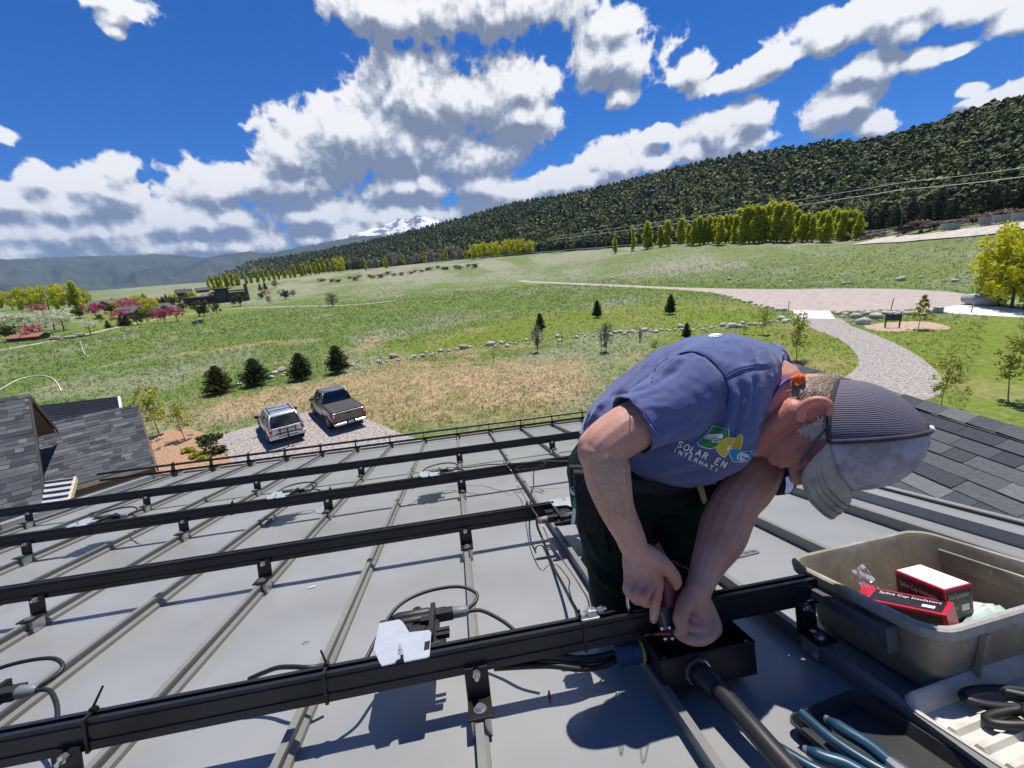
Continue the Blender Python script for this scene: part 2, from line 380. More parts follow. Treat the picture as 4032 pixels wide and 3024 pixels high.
na = len(AZS); nr = len(RS)
V = np.stack([GX, GY, GZ], -1).reshape(-1, 3)
ii, jj = np.meshgrid(np.arange(nr - 1), np.arange(na), indexing='ij'); j2 = (jj + 1) % na
Fq = np.stack([ii * na + jj, ii * na + j2, (ii + 1) * na + j2, (ii + 1) * na + jj], -1).reshape(-1, 4)[:, ::-1]
# what grows where: dry straw, bright lawn, grey sage, forest floor
def inpoly(x, y, poly):
    x, y = np.asarray(x), np.asarray(y); c = np.zeros(x.shape, bool); n = len(poly)
    for i in range(n):
        (x1, y1), (x2, y2) = poly[i], poly[(i + 1) % n]
        c ^= ((y1 > y) != (y2 > y)) & (x < (x2 - x1) * (y - y1) / (y2 - y1 + 1e-12) + x1)
    return c
def gpoly(px): return [tuple(gnd(x, y, G0)[:2]) for x, y in px]
DRY = gpoly([(700, 1640), (820, 1590), (1050, 1545), (1350, 1478), (1600, 1440), (1880, 1420), (2100, 1430), (2330, 1420), (2300, 1560), (2250, 1640), (1900, 1640), (1560, 1660), (1380, 1600), (1000, 1640), (760, 1690)])
DRY2 = gpoly([(3180, 1420), (3330, 1400), (3290, 1480), (3330, 1520), (3100, 1520), (3080, 1440)])
LAWN = gpoly([(2100, 1240), (2600, 1190), (3000, 1170), (3090, 1260), (3400, 1300), (4200, 1180), (4500, 1900), (2500, 1900), (2560, 1290), (1500, 1400), (1300, 1440), (1330, 1420)])
LAWNL = gpoly([(300, 1330), (560, 1290), (950, 1230), (1000, 1200), (500, 1230), (330, 1260)])
def masks(x, y):
    dx, dy = x - CW[0], y - CW[1]; r = np.hypot(dx, dy); a = np.degrees(np.arctan2(dx, dy))
    dry = np.zeros(np.shape(x)); lawn = np.zeros(np.shape(x)); K = 5
    for k in range(K):                          # ragged, soft borders
        am = 3.0 + 2.2 * k; wx, wy = x + (fbm(x / 3.2, y / 3.2, 1 + k) - .5) * am * 1.6, y + (fbm(x / 3.2, y / 3.2, 21 + k) - .5) * am * 1.6
        dry += (inpoly(wx, wy, DRY) * .95 + inpoly(wx, wy, DRY2) * .75) / K; lawn += (inpoly(wx, wy, LAWN) | inpoly(wx, wy, LAWNL)) * .85 / K
    r0 = ip(a, AZ_, R0_)
    dry = np.maximum(dry * (.55 + .9 * fbm(x / 2.1, y / 2.1, 61)), np.clip(fbm(x / 5, y / 5, 62) - .58, 0, 1) * 3.2 * (r < 75) * (1 - lawn * .5))
    sage = np.clip((r - r0 + 12) / 40, 0, 1) * np.clip(.30 + 6 * (fbm(x / 16, y / 26, 5) - .44), .25, 1) * np.clip((a + 36) / 5, 0, 1)
    sage2 = np.clip((fbm(x / 9, y / 16, 12) - .54) * 9, 0, 1) * .6
    rb = ip(a, AZ_, RB_); wood = np.clip((r - rb + 20) / 40, 0, 1) * (a > SKA[0] + 1)
    return np.clip(dry, 0, 1), np.clip(lawn, 0, 1), np.clip(np.maximum(sage, sage2) * (1 - lawn), 0, 1), wood
md = masks(GX, GY)
me = bpy.data.meshes.new('ground')
me.vertices.add(len(V)); me.vertices.foreach_set('co', V.astype(np.float32).ravel())
me.loops.add(Fq.size); me.loops.foreach_set('vertex_index', Fq.astype(np.int32).ravel()); me.polygons.add(len(Fq)); me.polygons.foreach_set('loop_start', np.arange(0, Fq.size, 4, dtype=np.int32))
me.update(calc_edges=True)
at = me.attributes.new('cover', 'FLOAT_COLOR', 'POINT')
at.data.foreach_set('color', np.stack([m_.ravel() for m_ in md], -1).astype(np.float32).ravel())
me.polygons.foreach_set('use_smooth', np.ones(len(me.polygons), bool))
def ground_material():
    M = bpy.data.materials.new('meadow'); M.use_nodes = True; N = M.node_tree.nodes; L = M.node_tree.links; b = N['Principled BSDF']
    b.inputs['Roughness'].default_value = .9; b.inputs['Specular IOR Level'].default_value = .15
    tc = N.new('ShaderNodeTexCoord'); at = N.new('ShaderNodeAttribute'); at.attribute_name = 'cover'; sp = N.new('ShaderNodeSeparateColor'); L.new(at.outputs['Color'], sp.inputs[0])
    def nz(sc, det=4, ro=.6, st=None):
        n = N.new('ShaderNodeTexNoise'); n.inputs['Scale'].default_value = sc; n.inputs['Detail'].default_value = det; n.inputs['Roughness'].default_value = ro
        src = tc.outputs['Object']
        if st: mp = N.new('ShaderNodeMapping'); mp.inputs['Scale'].default_value = st; L.new(src, mp.inputs[0]); src = mp.outputs[0]
        L.new(src, n.inputs['Vector']); return n.outputs[0]
    def ramp(f, stops):
        r_ = N.new('ShaderNodeValToRGB'); e = r_.color_ramp.elements
        e[0].position, e[0].color = stops[0][0], (*stops[0][1], 1); e[1].position, e[1].color = stops[-1][0], (*stops[-1][1], 1)
        for p_, c_ in stops[1:-1]: q = e.new(p_); q.color = (*c_, 1)
        L.new(f, r_.inputs[0]); return r_.outputs[0]
    def mix(f, a, b_):
        m_ = N.new('ShaderNodeMix'); m_.data_type = 'RGBA'; L.new(f, m_.inputs[0]); L.new(a, m_.inputs[6]); L.new(b_, m_.inputs[7]); return m_.outputs[2]
    def mul(a, b_):
        m_ = N.new('ShaderNodeMath'); m_.operation = 'MULTIPLY'; m_.use_clamp = True
        for i, v in enumerate((a, b_)):
            if isinstance(v, float): m_.inputs[i].default_value = v
            else: L.new(v, m_.inputs[i])
        return m_.outputs[0]
    fine = nz(2.2, 6, .7); mid = nz(.16, 5, .6); big = nz(.035, 4, .55)
    green = ramp(fine, [(.28, (.040, .072, .016)), (.48, (.100, .165, .030)), (.60, (.155, .205, .050)), (.76, (.29, .28, .12))])
    lawn = ramp(fine, [(.25, (.07, .11, .012)), (.5, (.150, .205, .022)), (.75, (.30, .28, .07))])
    straw = ramp(nz(3.0, 6, .7), [(.3, (.20, .145, .075)), (.55, (.42, .31, .175)), (.75, (.56, .44, .28))])
    sage = ramp(nz(1.1, 6, .72), [(.3, (.13, .155, .085)), (.5, (.25, .265, .17)), (.72, (.43, .39, .29))])
    wood = ramp(nz(.12, 5, .6), [(.3, (.05, .065, .02)), (.55, (.10, .12, .04)), (.75, (.17, .15, .07))])
    c = mix(mul(ramp(big, [(.42, (0, 0, 0)), (.6, (1, 1, 1))]), .35), green, lawn)
    c = mix(mul(ramp(mid, [(.52, (0, 0, 0)), (.68, (1, 1, 1))]), .5), c, sage)
    c = mix(sp.outputs[1], c, lawn); c = mix(sp.outputs[2], c, sage)
    c = mix(mul(sp.outputs[0], ramp(nz(.5, 4), [(.3, (.35, .35, .35)), (.5, (1, 1, 1))])), c, straw)
    c = mix(at.outputs['Alpha'], c, wood)
    L.new(c, b.inputs['Base Color'])
    bp = N.new('ShaderNodeBump'); bp.inputs['Strength'].default_value = .6; bp.inputs['Distance'].default_value = .12; L.new(nz(3.5, 5, .7), bp.inputs['Height']); L.new(bp.outputs[0], b.inputs['Normal'])
    return M
ground = link('ground', me, ground_material()); tag(ground, kind='structure')

# ------------------------------------------------------------------ roads, drive, beds: sheets laid on the flat ground
def sheet(name, pts, z, material, th=.0, smooth_n=6):
    p = spline([np.array([q[0], q[1], 0]) for q in pts] + [np.array([pts[0][0], pts[0][1], 0])], smooth_n)[:-1] if smooth_n else [np.array([q[0], q[1], 0]) for q in pts]
    bm = bmesh.new(); vs = [bm.verts.new((q[0], q[1], float(terrain(q[0], q[1])) + z)) for q in p]; es = [bm.edges.new((vs[i], vs[(i + 1) % len(vs)])) for i in range(len(vs))]
    bmesh.ops.triangle_fill(bm, use_beauty=True, use_dissolve=False, edges=es, normal=(0, 0, 1))
    for f_ in bm.faces:
        if f_.normal.z < 0: f_.normal_flip()
    if th:
        r_ = bmesh.ops.extrude_face_region(bm, geom=bm.faces[:]); 
        for v_ in [g_ for g_ in r_['geom'] if isinstance(g_, bmesh.types.BMVert)]: v_.co.z += th
        bmesh.ops.recalc_face_normals(bm, faces=bm.faces)
    me_ = bpy.data.meshes.new(name); bm.to_mesh(me_); bm.free()
    o = link(name, me_, material); tag(o, kind='structure'); return o
def gp(px): return [gnd(x, y, G0)[:2] for x, y in px]
M_pave = mat('pinkish chip seal', (.42, .35, .31), .9, var=.10, scale=1.2, detail=9, bump=.25, bscale=30)
M_conc = mat('pale concrete', (.66, .65, .63), .85, var=.05, scale=.8, detail=8, bump=.1, bscale=20)
M_grav = mat('grey gravel', (.43, .385, .36), .95, col2=(.17, .145, .13), scale=7., detail=9, bump=.9, bscale=9, contrast=(.38, .58))
M_mulch = mat('wood mulch', (.46, .29, .17), .95, col2=(.20, .11, .06), scale=8, detail=8, bump=.9, bscale=10, contrast=(.35, .6))
road = sheet('road', gp([(2060, 1106), (2330, 1117), (2600, 1129), (2830, 1136), (3100, 1139), (3330, 1136), (3560, 1139), (3760, 1152), (3862, 1172), (3905, 1192), (3870, 1206), (3700, 1214), (3500, 1222), (3280, 1226), (3120, 1224), (3030, 1214), (2950, 1194), (2880, 1168), (2780, 1150), (2600, 1137), (2330, 1124), (2050, 1110)]), .012, M_pave)
# low kerb line of the turning circle is only a soft edge; the two aprons are concrete slabs
apron = sheet('driveway_apron', gp([(3122, 1222), (3268, 1224), (3290, 1256), (3132, 1254)]), .02, M_conc, smooth_n=0)
apron2 = sheet('driveway_apron', gp([(3640, 1217), (3790, 1200), (4100, 1222), (4500, 1262), (4500, 1300), (4100, 1255), (3760, 1236)]), .02, M_conc, smooth_n=0)
drive = sheet('gravel_driveway', gp([(3132, 1250), (3292, 1252), (3350, 1282), (3450, 1320), (3560, 1370), (3640, 1420), (3700, 1480), (3710, 1540), (3640, 1580), (3560, 1640), (3400, 1800), (3060, 1800), (3240, 1560), (3300, 1506), (3370, 1450), (3378, 1410), (3350, 1370), (3290, 1330), (3190, 1290)]), .016, M_grav, smooth_n=4)
pad = sheet('gravel_parking_pad', [gnd(842, 1727, G0)[:2], gnd(930, 1695, G0)[:2], gnd(1024, 1672, G0)[:2], gnd(1140, 1640, G0)[:2], gnd(1235, 1616, G0)[:2], gnd(1400, 1640, G0)[:2], gnd(1470, 1660, G0)[:2], gnd(1600, 1716, G0)[:2], (4, 16), (-16, 16), gnd(905, 1808, G0)[:2]], .012, M_grav, smooth_n=0)
bed = sheet('mulch_bed', gp([(590, 1720), (680, 1690), (770, 1694), (836, 1730), (900, 1806), (880, 1880), (470, 1960), (420, 1900), (560, 1790)]), .015, M_mulch, smooth_n=3)
bed2 = sheet('mulch_bed', gp([(3400, 1280), (3500, 1270), (3620, 1266), (3700, 1276), (3745, 1294), (3660, 1300), (3500, 1306), (3420, 1296)]), .012, mat('pale chips', (.55, .42, .31), .95, col2=(.30, .21, .14), scale=4, detail=8, bump=.7, bscale=8), smooth_n=4)
def strip(name, pts, w, z, material, zs=None):
    """a ribbon over the terrain"""
    p = spline([np.array([q[0], q[1], 0]) for q in pts], 10); a, b = [], []
    for i, q in enumerate(p):
        t = p[min(i + 1, len(p) - 1)] - p[max(0, i - 1)]; t /= np.linalg.norm(t); n_ = np.array([-t[1], t[0], 0])
        for l_, s_ in ((a, 1), (b, -1)):
            e = q + n_ * w / 2 * s_; l_.append((e[0], e[1], float(terrain(e[0], e[1])) + z))
    k_ = len(p); mb = MB(); mb.add(a + b, [(k_ + i, k_ + i + 1, i + 1, i) for i in range(k_ - 1)])
    o = mb.build(name, material); tag(o, kind='structure'); return o
def polar(azd, r): return (CW[0] + r * math.sin(R(azd)), CW[1] + r * math.cos(R(azd)))
def on(azd, r, dz=0.): x, y = polar(azd, r); return np.array([x, y, float(terrain(x, y)) + dz])
lane = strip('lane', [polar(-6, 132), polar(-9, 130), polar(-13, 135), polar(-17, 150), polar(-22, 170), polar(-26, 175), polar(-31, 160), polar(-36, 135), polar(-43, 120), polar(-55, 115)], 1.7, .05, mat('dusty lane', (.50, .45, .37), .95, var=.08, scale=.6))
lane2 = None and strip('lane', [polar(-9, 128), polar(-4, 140), polar(2, 165), polar(7, 178), polar(11.8, 168)], 3.4, .05, MATS['dusty lane'])
lane3 = None and strip('lane', [polar(-33, 142), polar(-37, 118), polar(-42, 104), polar(-47, 96), polar(-60, 90)], 1.8, .05, MATS['dusty lane'])
hwy = strip('highway', [polar(-2, 470), polar(6, 380), polar(14, 315), polar(22, 268), polar(30, 245), polar(38, 222), polar(45, 205), polar(52, 186), polar(58, 172), polar(66, 165)], 8, .5, mat('asphalt', (.09, .09, .09), .9, var=.1, scale=.5))
turnout = strip('dirt_turnout', [polar(46.5, 162), polar(50, 152), polar(54, 140), polar(58, 131), polar(64, 126)], 7, .25, mat('pale dirt', (.52, .46, .40), .95, var=.1, scale=.5))

# ------------------------------------------------------------------ far mountains
def range_mesh(name, px, dist, base, mt, rough, seed, depth=2500, label=None):
    """a mountain range whose skyline passes through the given pixels at the given distance"""
    pa = sorted([azel(ray(x, y)) for x, y in px]); A = np.array([q[0] for q in pa]); E = np.array([q[1] for q in pa])
    aa = np.linspace(A[0], A[-1], 220); ee = np.interp(aa, A, E); K = 26; verts = []
    H = CW[2] + dist * np.tan(ee); 
    for k_ in range(K):
        t = k_ / (K - 1); d = dist - depth * (1 - t) if t <= 1 else dist
        prof = t ** 1.25
        n_ = (fbm(aa * dist / (dist * .028) + 40, np.full_like(aa, t * 5) + seed, seed, 5) - .5)
        z = base + (H - base) * prof + n_ * rough * (H - base) * np.sin(np.pi * min(t, .98)) 
        if k_ == K - 1: z = H + (fbm(aa * 160, aa * 0, seed, 4) - .5) * rough * .10 * (H - base)
        verts.append(np.stack([CW[0] + d * np.sin(aa), CW[1] + d * np.cos(aa), z], -1))
    d = dist + depth; verts.append(np.stack([CW[0] + d * np.sin(aa), CW[1] + d * np.cos(aa), np.full_like(aa, base)], -1))
    v = np.concatenate(verts); n2 = len(aa); i_, j_ = np.meshgrid(np.arange(K), np.arange(n2 - 1), indexing='ij')
    f_ = np.stack([i_ * n2 + j_, i_ * n2 + j_ + 1, (i_ + 1) * n2 + j_ + 1, (i_ + 1) * n2 + j_], -1).reshape(-1, 4)
    o = np_mesh(name, v, f_, mt, smooth=True); tag(o, kind='structure'); return o
M_mtn = mat('wooded mountain', (.055, .075, .06), .95, col2=(.022, .038, .035), scale=.0012, detail=9, contrast=(.4, .6))
range_mesh('far_mountains', [(-900, 1080), (-500, 1050), (0, 1022), (200, 1014), (450, 1006), (620, 1000), (760, 1010), (812, 1016), (900, 1000), (980, 992), (1100, 1010), (1300, 1010)], 9000, -60, M_mtn, .55, 3, 3800)
range_mesh('far_mountains', [(480, 1150), (620, 1110), (720, 1060), (800, 1022), (860, 1006), (980, 990), (1060, 996), (1180, 972), (1300, 952), (1400, 930), (1500, 925)], 7200, -60, M_mtn, .5, 11, 2600)
range_mesh('near_foothills', [(-900, 1150), (-300, 1105), (0, 1103), (120, 1106), (240, 1112), (330, 1122), (420, 1130)], 5200, -60, M_mtn, .5, 17, 1500)
# snow mountain
def snow_material():
    M = bpy.data.materials.new('snow and rock'); M.use_nodes = True; N = M.node_tree.nodes; L = M.node_tree.links; b = N['Principled BSDF']; b.inputs['Roughness'].default_value = .8
    tc = N.new('ShaderNodeTexCoord'); n = N.new('ShaderNodeTexNoise'); n.inputs['Scale'].default_value = .0045; n.inputs['Detail'].default_value = 8; n.inputs['Roughness'].default_value = .65; L.new(tc.outputs['Object'], n.inputs['Vector'])
    r_ = N.new('ShaderNodeValToRGB'); r_.color_ramp.elements[0].position = .44; r_.color_ramp.elements[1].position = .52
    r_.color_ramp.elements[0].color = (.16, .17, .19, 1); r_.color_ramp.elements[1].color = (.86, .88, .92, 1); L.new(n.outputs[0], r_.inputs[0]); L.new(r_.outputs[0], b.inputs['Base Color']); return M
range_mesh('snow_mountain', [(1300, 960), (1380, 925), (1440, 910), (1480, 896), (1520, 880), (1560, 866), (1578, 858), (1600, 868), (1612, 866), (1640, 850), (1652, 848), (1680, 856), (1720, 866), (1800, 900)], 9500, 100, snow_material(), .5, 23, 1800)
# pale hay fields on the far valley floor
M_field = mat('hay meadow', (.30, .36, .16), .9, col2=(.16, .24, .10), scale=.004, detail=4)
for a0, a1, r_0, r_1, zc in [(-38, -24, 3900, 4600, 0)]:
    pass
NEAR0 = {o.name for o in COL.objects}
# ================================================================== the house we stand on: standing-seam roof
M_roof = mat('grey painted steel', (.27, .275, .275), .33, var=.05, scale=2.2, detail=3, bump=.05, bscale=2.5, spec=.65)
M_seam = mat('grey painted seam', (.20, .20, .185), .45, var=.05, scale=3, spec=.5)
M_blk = mat('black anodised aluminium', (.012, .012, .015), .36, var=.15, scale=12, spec=.5)
M_blk2 = mat('black powder coat', (.010, .010, .011), .42, var=.2, scale=10)
M_alu = mat('mill aluminium', (.62, .62, .61), .32, metal=.85, var=.08, scale=20, bump=.05)
M_zinc = mat('zinc plated steel', (.70, .71, .72), .28, metal=.9, var=.08, scale=25)
M_rub = mat('black cable rubber', (.014, .014, .015), .45, var=.15, scale=10)
M_plast = mat('black plastic', (.018, .018, .019), .5, var=.2, scale=20)
M_stucco = mat('tan stucco', (.50, .43, .35), .95, var=.06, scale=2, bump=.2, bscale=40)
M_dark = mat('dark trim', (.05, .05, .05), .6, var=.1)
V0, V1 = -1.3, 5.50; U0, U1 = -7.55 * S, 5.42 * S
house = empty('house', RF(-.4, V1, 0) - np.array([0, 0, 6.4]), 'two storey house with grey standing seam metal roof under the worker', 'house')
us = [U0] + [k * S for k in range(-7, 6)] + [U1]
for i in range(len(us) - 1):                                   # each pan between two seams
    a, b = us[i] + .002, us[i + 1] - .002
    mb = MB(); n = 14
    top = [[RF(a + (b - a) * q / 4, V0 + (V1 - V0) * j / n, (0, .0012, .0018, .0012, 0)[q] * math.sin(j * 1.7 + i)) for q in range(5)] for j in range(n + 1)]
    v = [p for r_ in top for p in r_]; f_ = [(j * 5 + q, j * 5 + q + 1, (j + 1) * 5 + q + 1, (j + 1) * 5 + q) for j in range(n) for q in range(4)]
    mb.add(v, f_)
    mb.box(RF((a + b) / 2, V1 - .004, -.016), RF((b - a) / 2, 0, 0), RF(0, .004, 0), RF(0, 0, .015))
    mb.build('roof_panel', M_roof, house, smooth=False)
for k in range(-7, 6):                                         # folded seams: a stem and a hooked lip
    mb = MB(); c = k * S
    mb.prism([(c - .009, .001), (c - .009, .034), (c - .013, .034), (c - .013, .043), (c + .004, .043), (c + .004, .036), (c + .001, .036), (c + .001, .020), (c + .011, .012), (c + .012, .001)],
             RF(0, V0, 0), RF(1, 0, 0), RF(0, 0, 1), RF(0, V1 - V0, 0))
    mb.build('standing_seam', M_seam, house)
for c, sgn in ((U0, -1), (U1, 1)):                             # rake caps
    mb = MB(); pr = [(0, .0), (0, .045), (.05, .05), (.13, .05), (.13, -.10), (.125, -.10), (.125, .044), (.05, .044), (.006, .040), (.006, 0)]
    mb.prism([(c + sgn * (p[0] - .005), p[1]) for p in pr], RF(0, V0, 0), RF(1, 0, 0), RF(0, 0, 1), RF(0, V1 - V0, 0)); mb.build('rake_trim', M_roof, house)
    mb = MB(); mb.box(RF(c + sgn * .065, (V0 + V1) / 2, .056), RF(.006, 0, 0), RF(0, (V1 - V0) / 2 - .01, 0), RF(0, 0, .005)); mb.build('trim_rib', M_dark, house)
mb = MB(); mb.box(RF((U0 + U1) / 2, V1 + .02, -.07), RF((U1 - U0) / 2 + .1, 0, 0), RF(0, .012, 0), RF(0, 0, .09)); mb.build('eave_fascia', M_seam, house)
# body of the house below the roof (seen only from elsewhere)
lo = RF(0, V1 - .45, 0); zt = lo[2] - .25
mb = MB(); mb.add([(U0 + .3, -1, .1), (U1 - .3, -1, .1), (U1 - .3, lo[1], zt), (U0 + .3, lo[1], zt), (U0 + .3, -1, G0 - 1.6), (U1 - .3, -1, G0 - 1.6), (U1 - .3, lo[1], G0 - 1.6), (U0 + .3, lo[1], G0 - 1.6)],
                  [(0, 4, 5, 1), (1, 5, 6, 2), (2, 6, 7, 3), (3, 7, 4, 0)]); mb.build('wall', M_stucco, house)

# ------------------------------------------------------------------ shingles
def shingle_mat():
    M = bpy.data.materials.new('asphalt shingle'); M.use_nodes = True; N = M.node_tree.nodes; L = M.node_tree.links; b = N['Principled BSDF']; b.inputs['Roughness'].default_value = .95; b.inputs['Specular IOR Level'].default_value = .2
    ge = N.new('ShaderNodeNewGeometry'); oi = N.new('ShaderNodeObjectInfo'); ad = N.new('ShaderNodeMath'); ad.operation = 'ADD'; L.new(ge.outputs['Random Per Island'], ad.inputs[0]); L.new(oi.outputs['Random'], ad.inputs[1])
    fr = N.new('ShaderNodeMath'); fr.operation = 'FRACT'; L.new(ad.outputs[0], fr.inputs[0])
    r_ = N.new('ShaderNodeValToRGB'); e = r_.color_ramp.elements; e[0].color = (.045, .052, .062, 1); e[1].color = (.17, .175, .18, 1); q = e.new(.45); q.color = (.085, .093, .105, 1); q = e.new(.8); q.color = (.115, .12, .13, 1); L.new(fr.outputs[0], r_.inputs[0])
    tc = N.new('ShaderNodeTexCoord'); n = N.new('ShaderNodeTexNoise'); n.inputs['Scale'].default_value = 9; n.inputs['Detail'].default_value = 8; n.inputs['Roughness'].default_value = .75; L.new(tc.outputs['Generated'], n.inputs['Vector'])
    m_ = N.new('ShaderNodeMapRange'); L.new(n.outputs[0], m_.inputs[0]); m_.inputs[1].default_value = .3; m_.inputs[2].default_value = .7; m_.inputs[3].default_value = .65; m_.inputs[4].default_value = 1.35
    sc = N.new('ShaderNodeVectorMath'); sc.operation = 'SCALE'; L.new(r_.outputs[0], sc.inputs[0]); L.new(m_.outputs[0], sc.inputs['Scale']); L.new(sc.outputs[0], b.inputs['Base Color'])
    return M
M_shin = shingle_mat()
_sb = MB(); _sb.add([(-.5, 0, 0), (.5, 0, 0), (.5, 1, 0), (-.5, 1, 0), (-.5, 0, .3), (.5, 0, .3), (.5, 1, 1), (-.5, 1, 1)], [(0, 3, 2, 1), (4, 5, 6, 7), (0, 1, 5, 4), (1, 2, 6, 5), (2, 3, 7, 6), (3, 0, 4, 7)])
SHME = _sb.mesh('shingle'); SHME.materials.append(M_shin)
def proj(p):
    d = RW @ (np.asarray(p) - CW); return 2016 + F * d[0] / d[2], 1512 - F * d[1] / d[2], d[2]
def shingle_plane(owner, o, e, dn, length, slope, budget, seed, expo=.143, clip=None):
    """tabs in courses; o = ridge corner, e along the ridge, dn down the slope; the largest in view are parts, the rest one joined part"""
    rs = random.Random(seed); e = e / np.linalg.norm(e); dn = dn / np.linalg.norm(dn); up = np.cross(e, dn); up = up if up[2] > 0 else -up
    nrow = int(slope / expo); items = []
    for i in range(nrow):
        x = -rs.random() * .3
        while x < length:
            w = rs.choice([.16, .22, .28, .34, .4]); x0, x1 = max(0, x), min(length, x + w)
            if x1 - x0 > .04:
                c = o + e * (x0 + x1) / 2 + dn * (i * expo - .03)
                if clip is None or clip(c): items.append((c, x1 - x0 - .004, rs.choice([.010, .013, .016])))
            x += w
    def size(it):
        px, py, d = proj(it[0] + dn * .09)
        if d < .2 or not (-60 < px < 4092 and -60 < py < 3084): return 0
        return it[1] * .14 / d ** 2
    items.sort(key=size, reverse=True)
    Rm = Matrix(((e[0], dn[0], up[0]), (e[1], dn[1], up[1]), (e[2], dn[2], up[2])))
    eul = (Rm @ Matrix.Rotation(R(0), 3, 'X')).to_euler()
    flip = np.dot(np.cross(e, dn), up) < 0
    mb = MB()
    for n_, (c, w, th) in enumerate(items):
        sc = (w, expo + .03, th)
        if n_ < budget:
            ob = share('shingle', SHME, owner, c, None, None)
            M4 = Matrix(((e[0] * w, dn[0] * sc[1], up[0] * th, 0), (e[1] * w, dn[1] * sc[1], up[1] * th, 0), (e[2] * w, dn[2] * sc[1], up[2] * th, 0), (0, 0, 0, 1)))
            ob.matrix_local = Matrix.Translation(Vector(c - org(owner))) @ M4
        else:
            v = [c + e * w * p[0] + dn * sc[1] * p[1] + up * th * p[2] for p in _sb.v]; mb.add(v, _sb.f)
    if mb.v: tag(mb.build('shingles', M_shin, owner), kind='stuff')
    bs = MB(); q = [o, o + e * length, o + e * length + dn * slope, o + dn * slope]; bs.add([p - up * .004 for p in q] + [p - up * .03 for p in q], [(0, 1, 2, 3), (7, 6, 5, 4), (0, 4, 5, 1), (1, 5, 6, 2), (2, 6, 7, 3), (3, 7, 4, 0)])
    bs.build('roof_deck', M_dark, owner)
def ridge_caps(owner, o, e, n_, step, d1, d2, w=.14):
    e = e / np.linalg.norm(e)
    for i in range(n_):
        a = o + e * (i * step); L_ = step * 1.35; mb = MB(); lift = .012 + .012 * (i % 2)
        up = np.array([0, 0, 1.]); p = []
        for t, h in ((0, .006), (L_, .020)):
            for s_ in (d1 * w, d1 * w * .5, np.zeros(3), d2 * w * .5, d2 * w):
                p.append(a + e * t + s_ + up * (h + .012))
        v = p + [q - up * .012 for q in p]
        mb.add(v, [(j, j + 1, j + 6, j + 5) for j in range(4)] + [(10 + j + 5, 10 + j + 6, 10 + j + 1, 10 + j) for j in range(4)] + [(j, 10 + j, 11 + j, j + 1) for j in range(4)] + [(5 + j + 1, 15 + j + 1, 15 + j, 5 + j) for j in range(4)])
        mb.build('ridge_cap', M_shin, owner)
# right: lower gable running with the seams
RX, RZ, RAL = 4.86, -.857, R(20.8)
side = empty('shingled_gable', (RX, 2.0, RZ - 1.2), 'grey asphalt shingle gable roof beside the metal roof, right of the worker', 'roof')
dnL = np.array([-math.cos(RAL), 0, -math.sin(RAL)]); dnR = np.array([math.cos(RAL), 0, -math.sin(RAL)])
shingle_plane(side, np.array([RX, -1.5, RZ]), np.array([0, 1., 0]), dnL, 7.0, 3.3, 300, 3)
mb = MB(); q = [np.array([RX, -1.5, RZ - .005]), np.array([RX, 5.5, RZ - .005])]; q = q + [q[1] + dnR * 2.6, q[0] + dnR * 2.6]; mb.add(q + [p - np.array([0, 0, .05]) for p in q], [(3, 2, 1, 0), (4, 5, 6, 7), (0, 1, 5, 4), (1, 2, 6, 5), (2, 3, 7, 6), (3, 0, 4, 7)]); mb.build('far_slope', M_shin, side)
ridge_caps(side, np.array([RX, -1.2, RZ]), np.array([0, 1., 0]), 31, .215, dnL, dnR)
mb = MB(); mb.abox((2.5, -1.4, G0 - .2), (7.0, 5.3, RZ - 1.15)); mb.build('wall', M_stucco, side)

# left: wing with two shingle gables, a ribbed metal roof and a stucco gable wall
AZW = R(57.1); eW = np.array([math.sin(AZW), math.cos(AZW), 0]); nW = np.array([math.cos(AZW), -math.sin(AZW), 0]); UPz = np.array([0, 0, 1.])
P1 = CW + 12.0 * ray(110, 1554)                                # peak of the taller gable
PA = np.array([-10.956, 17.106, -3.26]); PC = np.array([-9.606, 14.983, -4.894])   # right end of the lower ridge, right end of its eave
wing = empty('house_wing', (P1[0], P1[1], G0), 'shingled house wing with stucco gable left of the metal roof', 'house')
aW = R(35); dn1 = nW * math.cos(aW) - UPz * math.sin(aW); dn1b = -nW * math.cos(aW) - UPz * math.sin(aW)
shingle_plane(wing, P1 - eW * 5.0, eW, dn1, 5.0, 4.6, 150, 5)
aL = R(33); dn2 = nW * math.cos(aL) - UPz * math.sin(aL); dn2b = -nW * math.cos(aL) - UPz * math.sin(aL)
shingle_plane(wing, PA - eW * 2.6, eW, dn2, 2.6, 3.0, 150, 8)
ridge_caps(wing, P1 - eW * 5.0, eW, 23, .215, dn1, dn1b, .13); ridge_caps(wing, PA - eW * 2.6, eW, 12, .215, dn2, dn2b, .13)
M_soff = mat('brown soffit', (.16, .10, .065), .8, var=.1); M_fasc = mat('dark bronze fascia', (.035, .03, .028), .5)
M_wall2 = mat('grey stucco', (.47, .45, .42), .95, var=.05, scale=2, bump=.2, bscale=30)
def slab(name, pts, th, mt, owner):
    mb = MB(); pts = [np.array(p) for p in pts]; mb.add(pts + [p - UPz * th for p in pts], [(0, 1, 2, 3), (7, 6, 5, 4), (0, 4, 5, 1), (1, 5, 6, 2), (2, 6, 7, 3), (3, 7, 4, 0)]); return mb.build(name, mt, owner)
slab('far_slope', [P1 - eW * 5, P1, P1 + dn1b * 2.6, P1 - eW * 5 + dn1b * 2.6], .05, M_shin, wing)
slab('soffit', [P1 - eW * .55 - UPz * .16, P1 - eW * .02 - UPz * .16, P1 - eW * .02 + dn1b * 2.55 - UPz * .16, P1 - eW * .55 + dn1b * 2.55 - UPz * .16], .03, M_soff, wing)
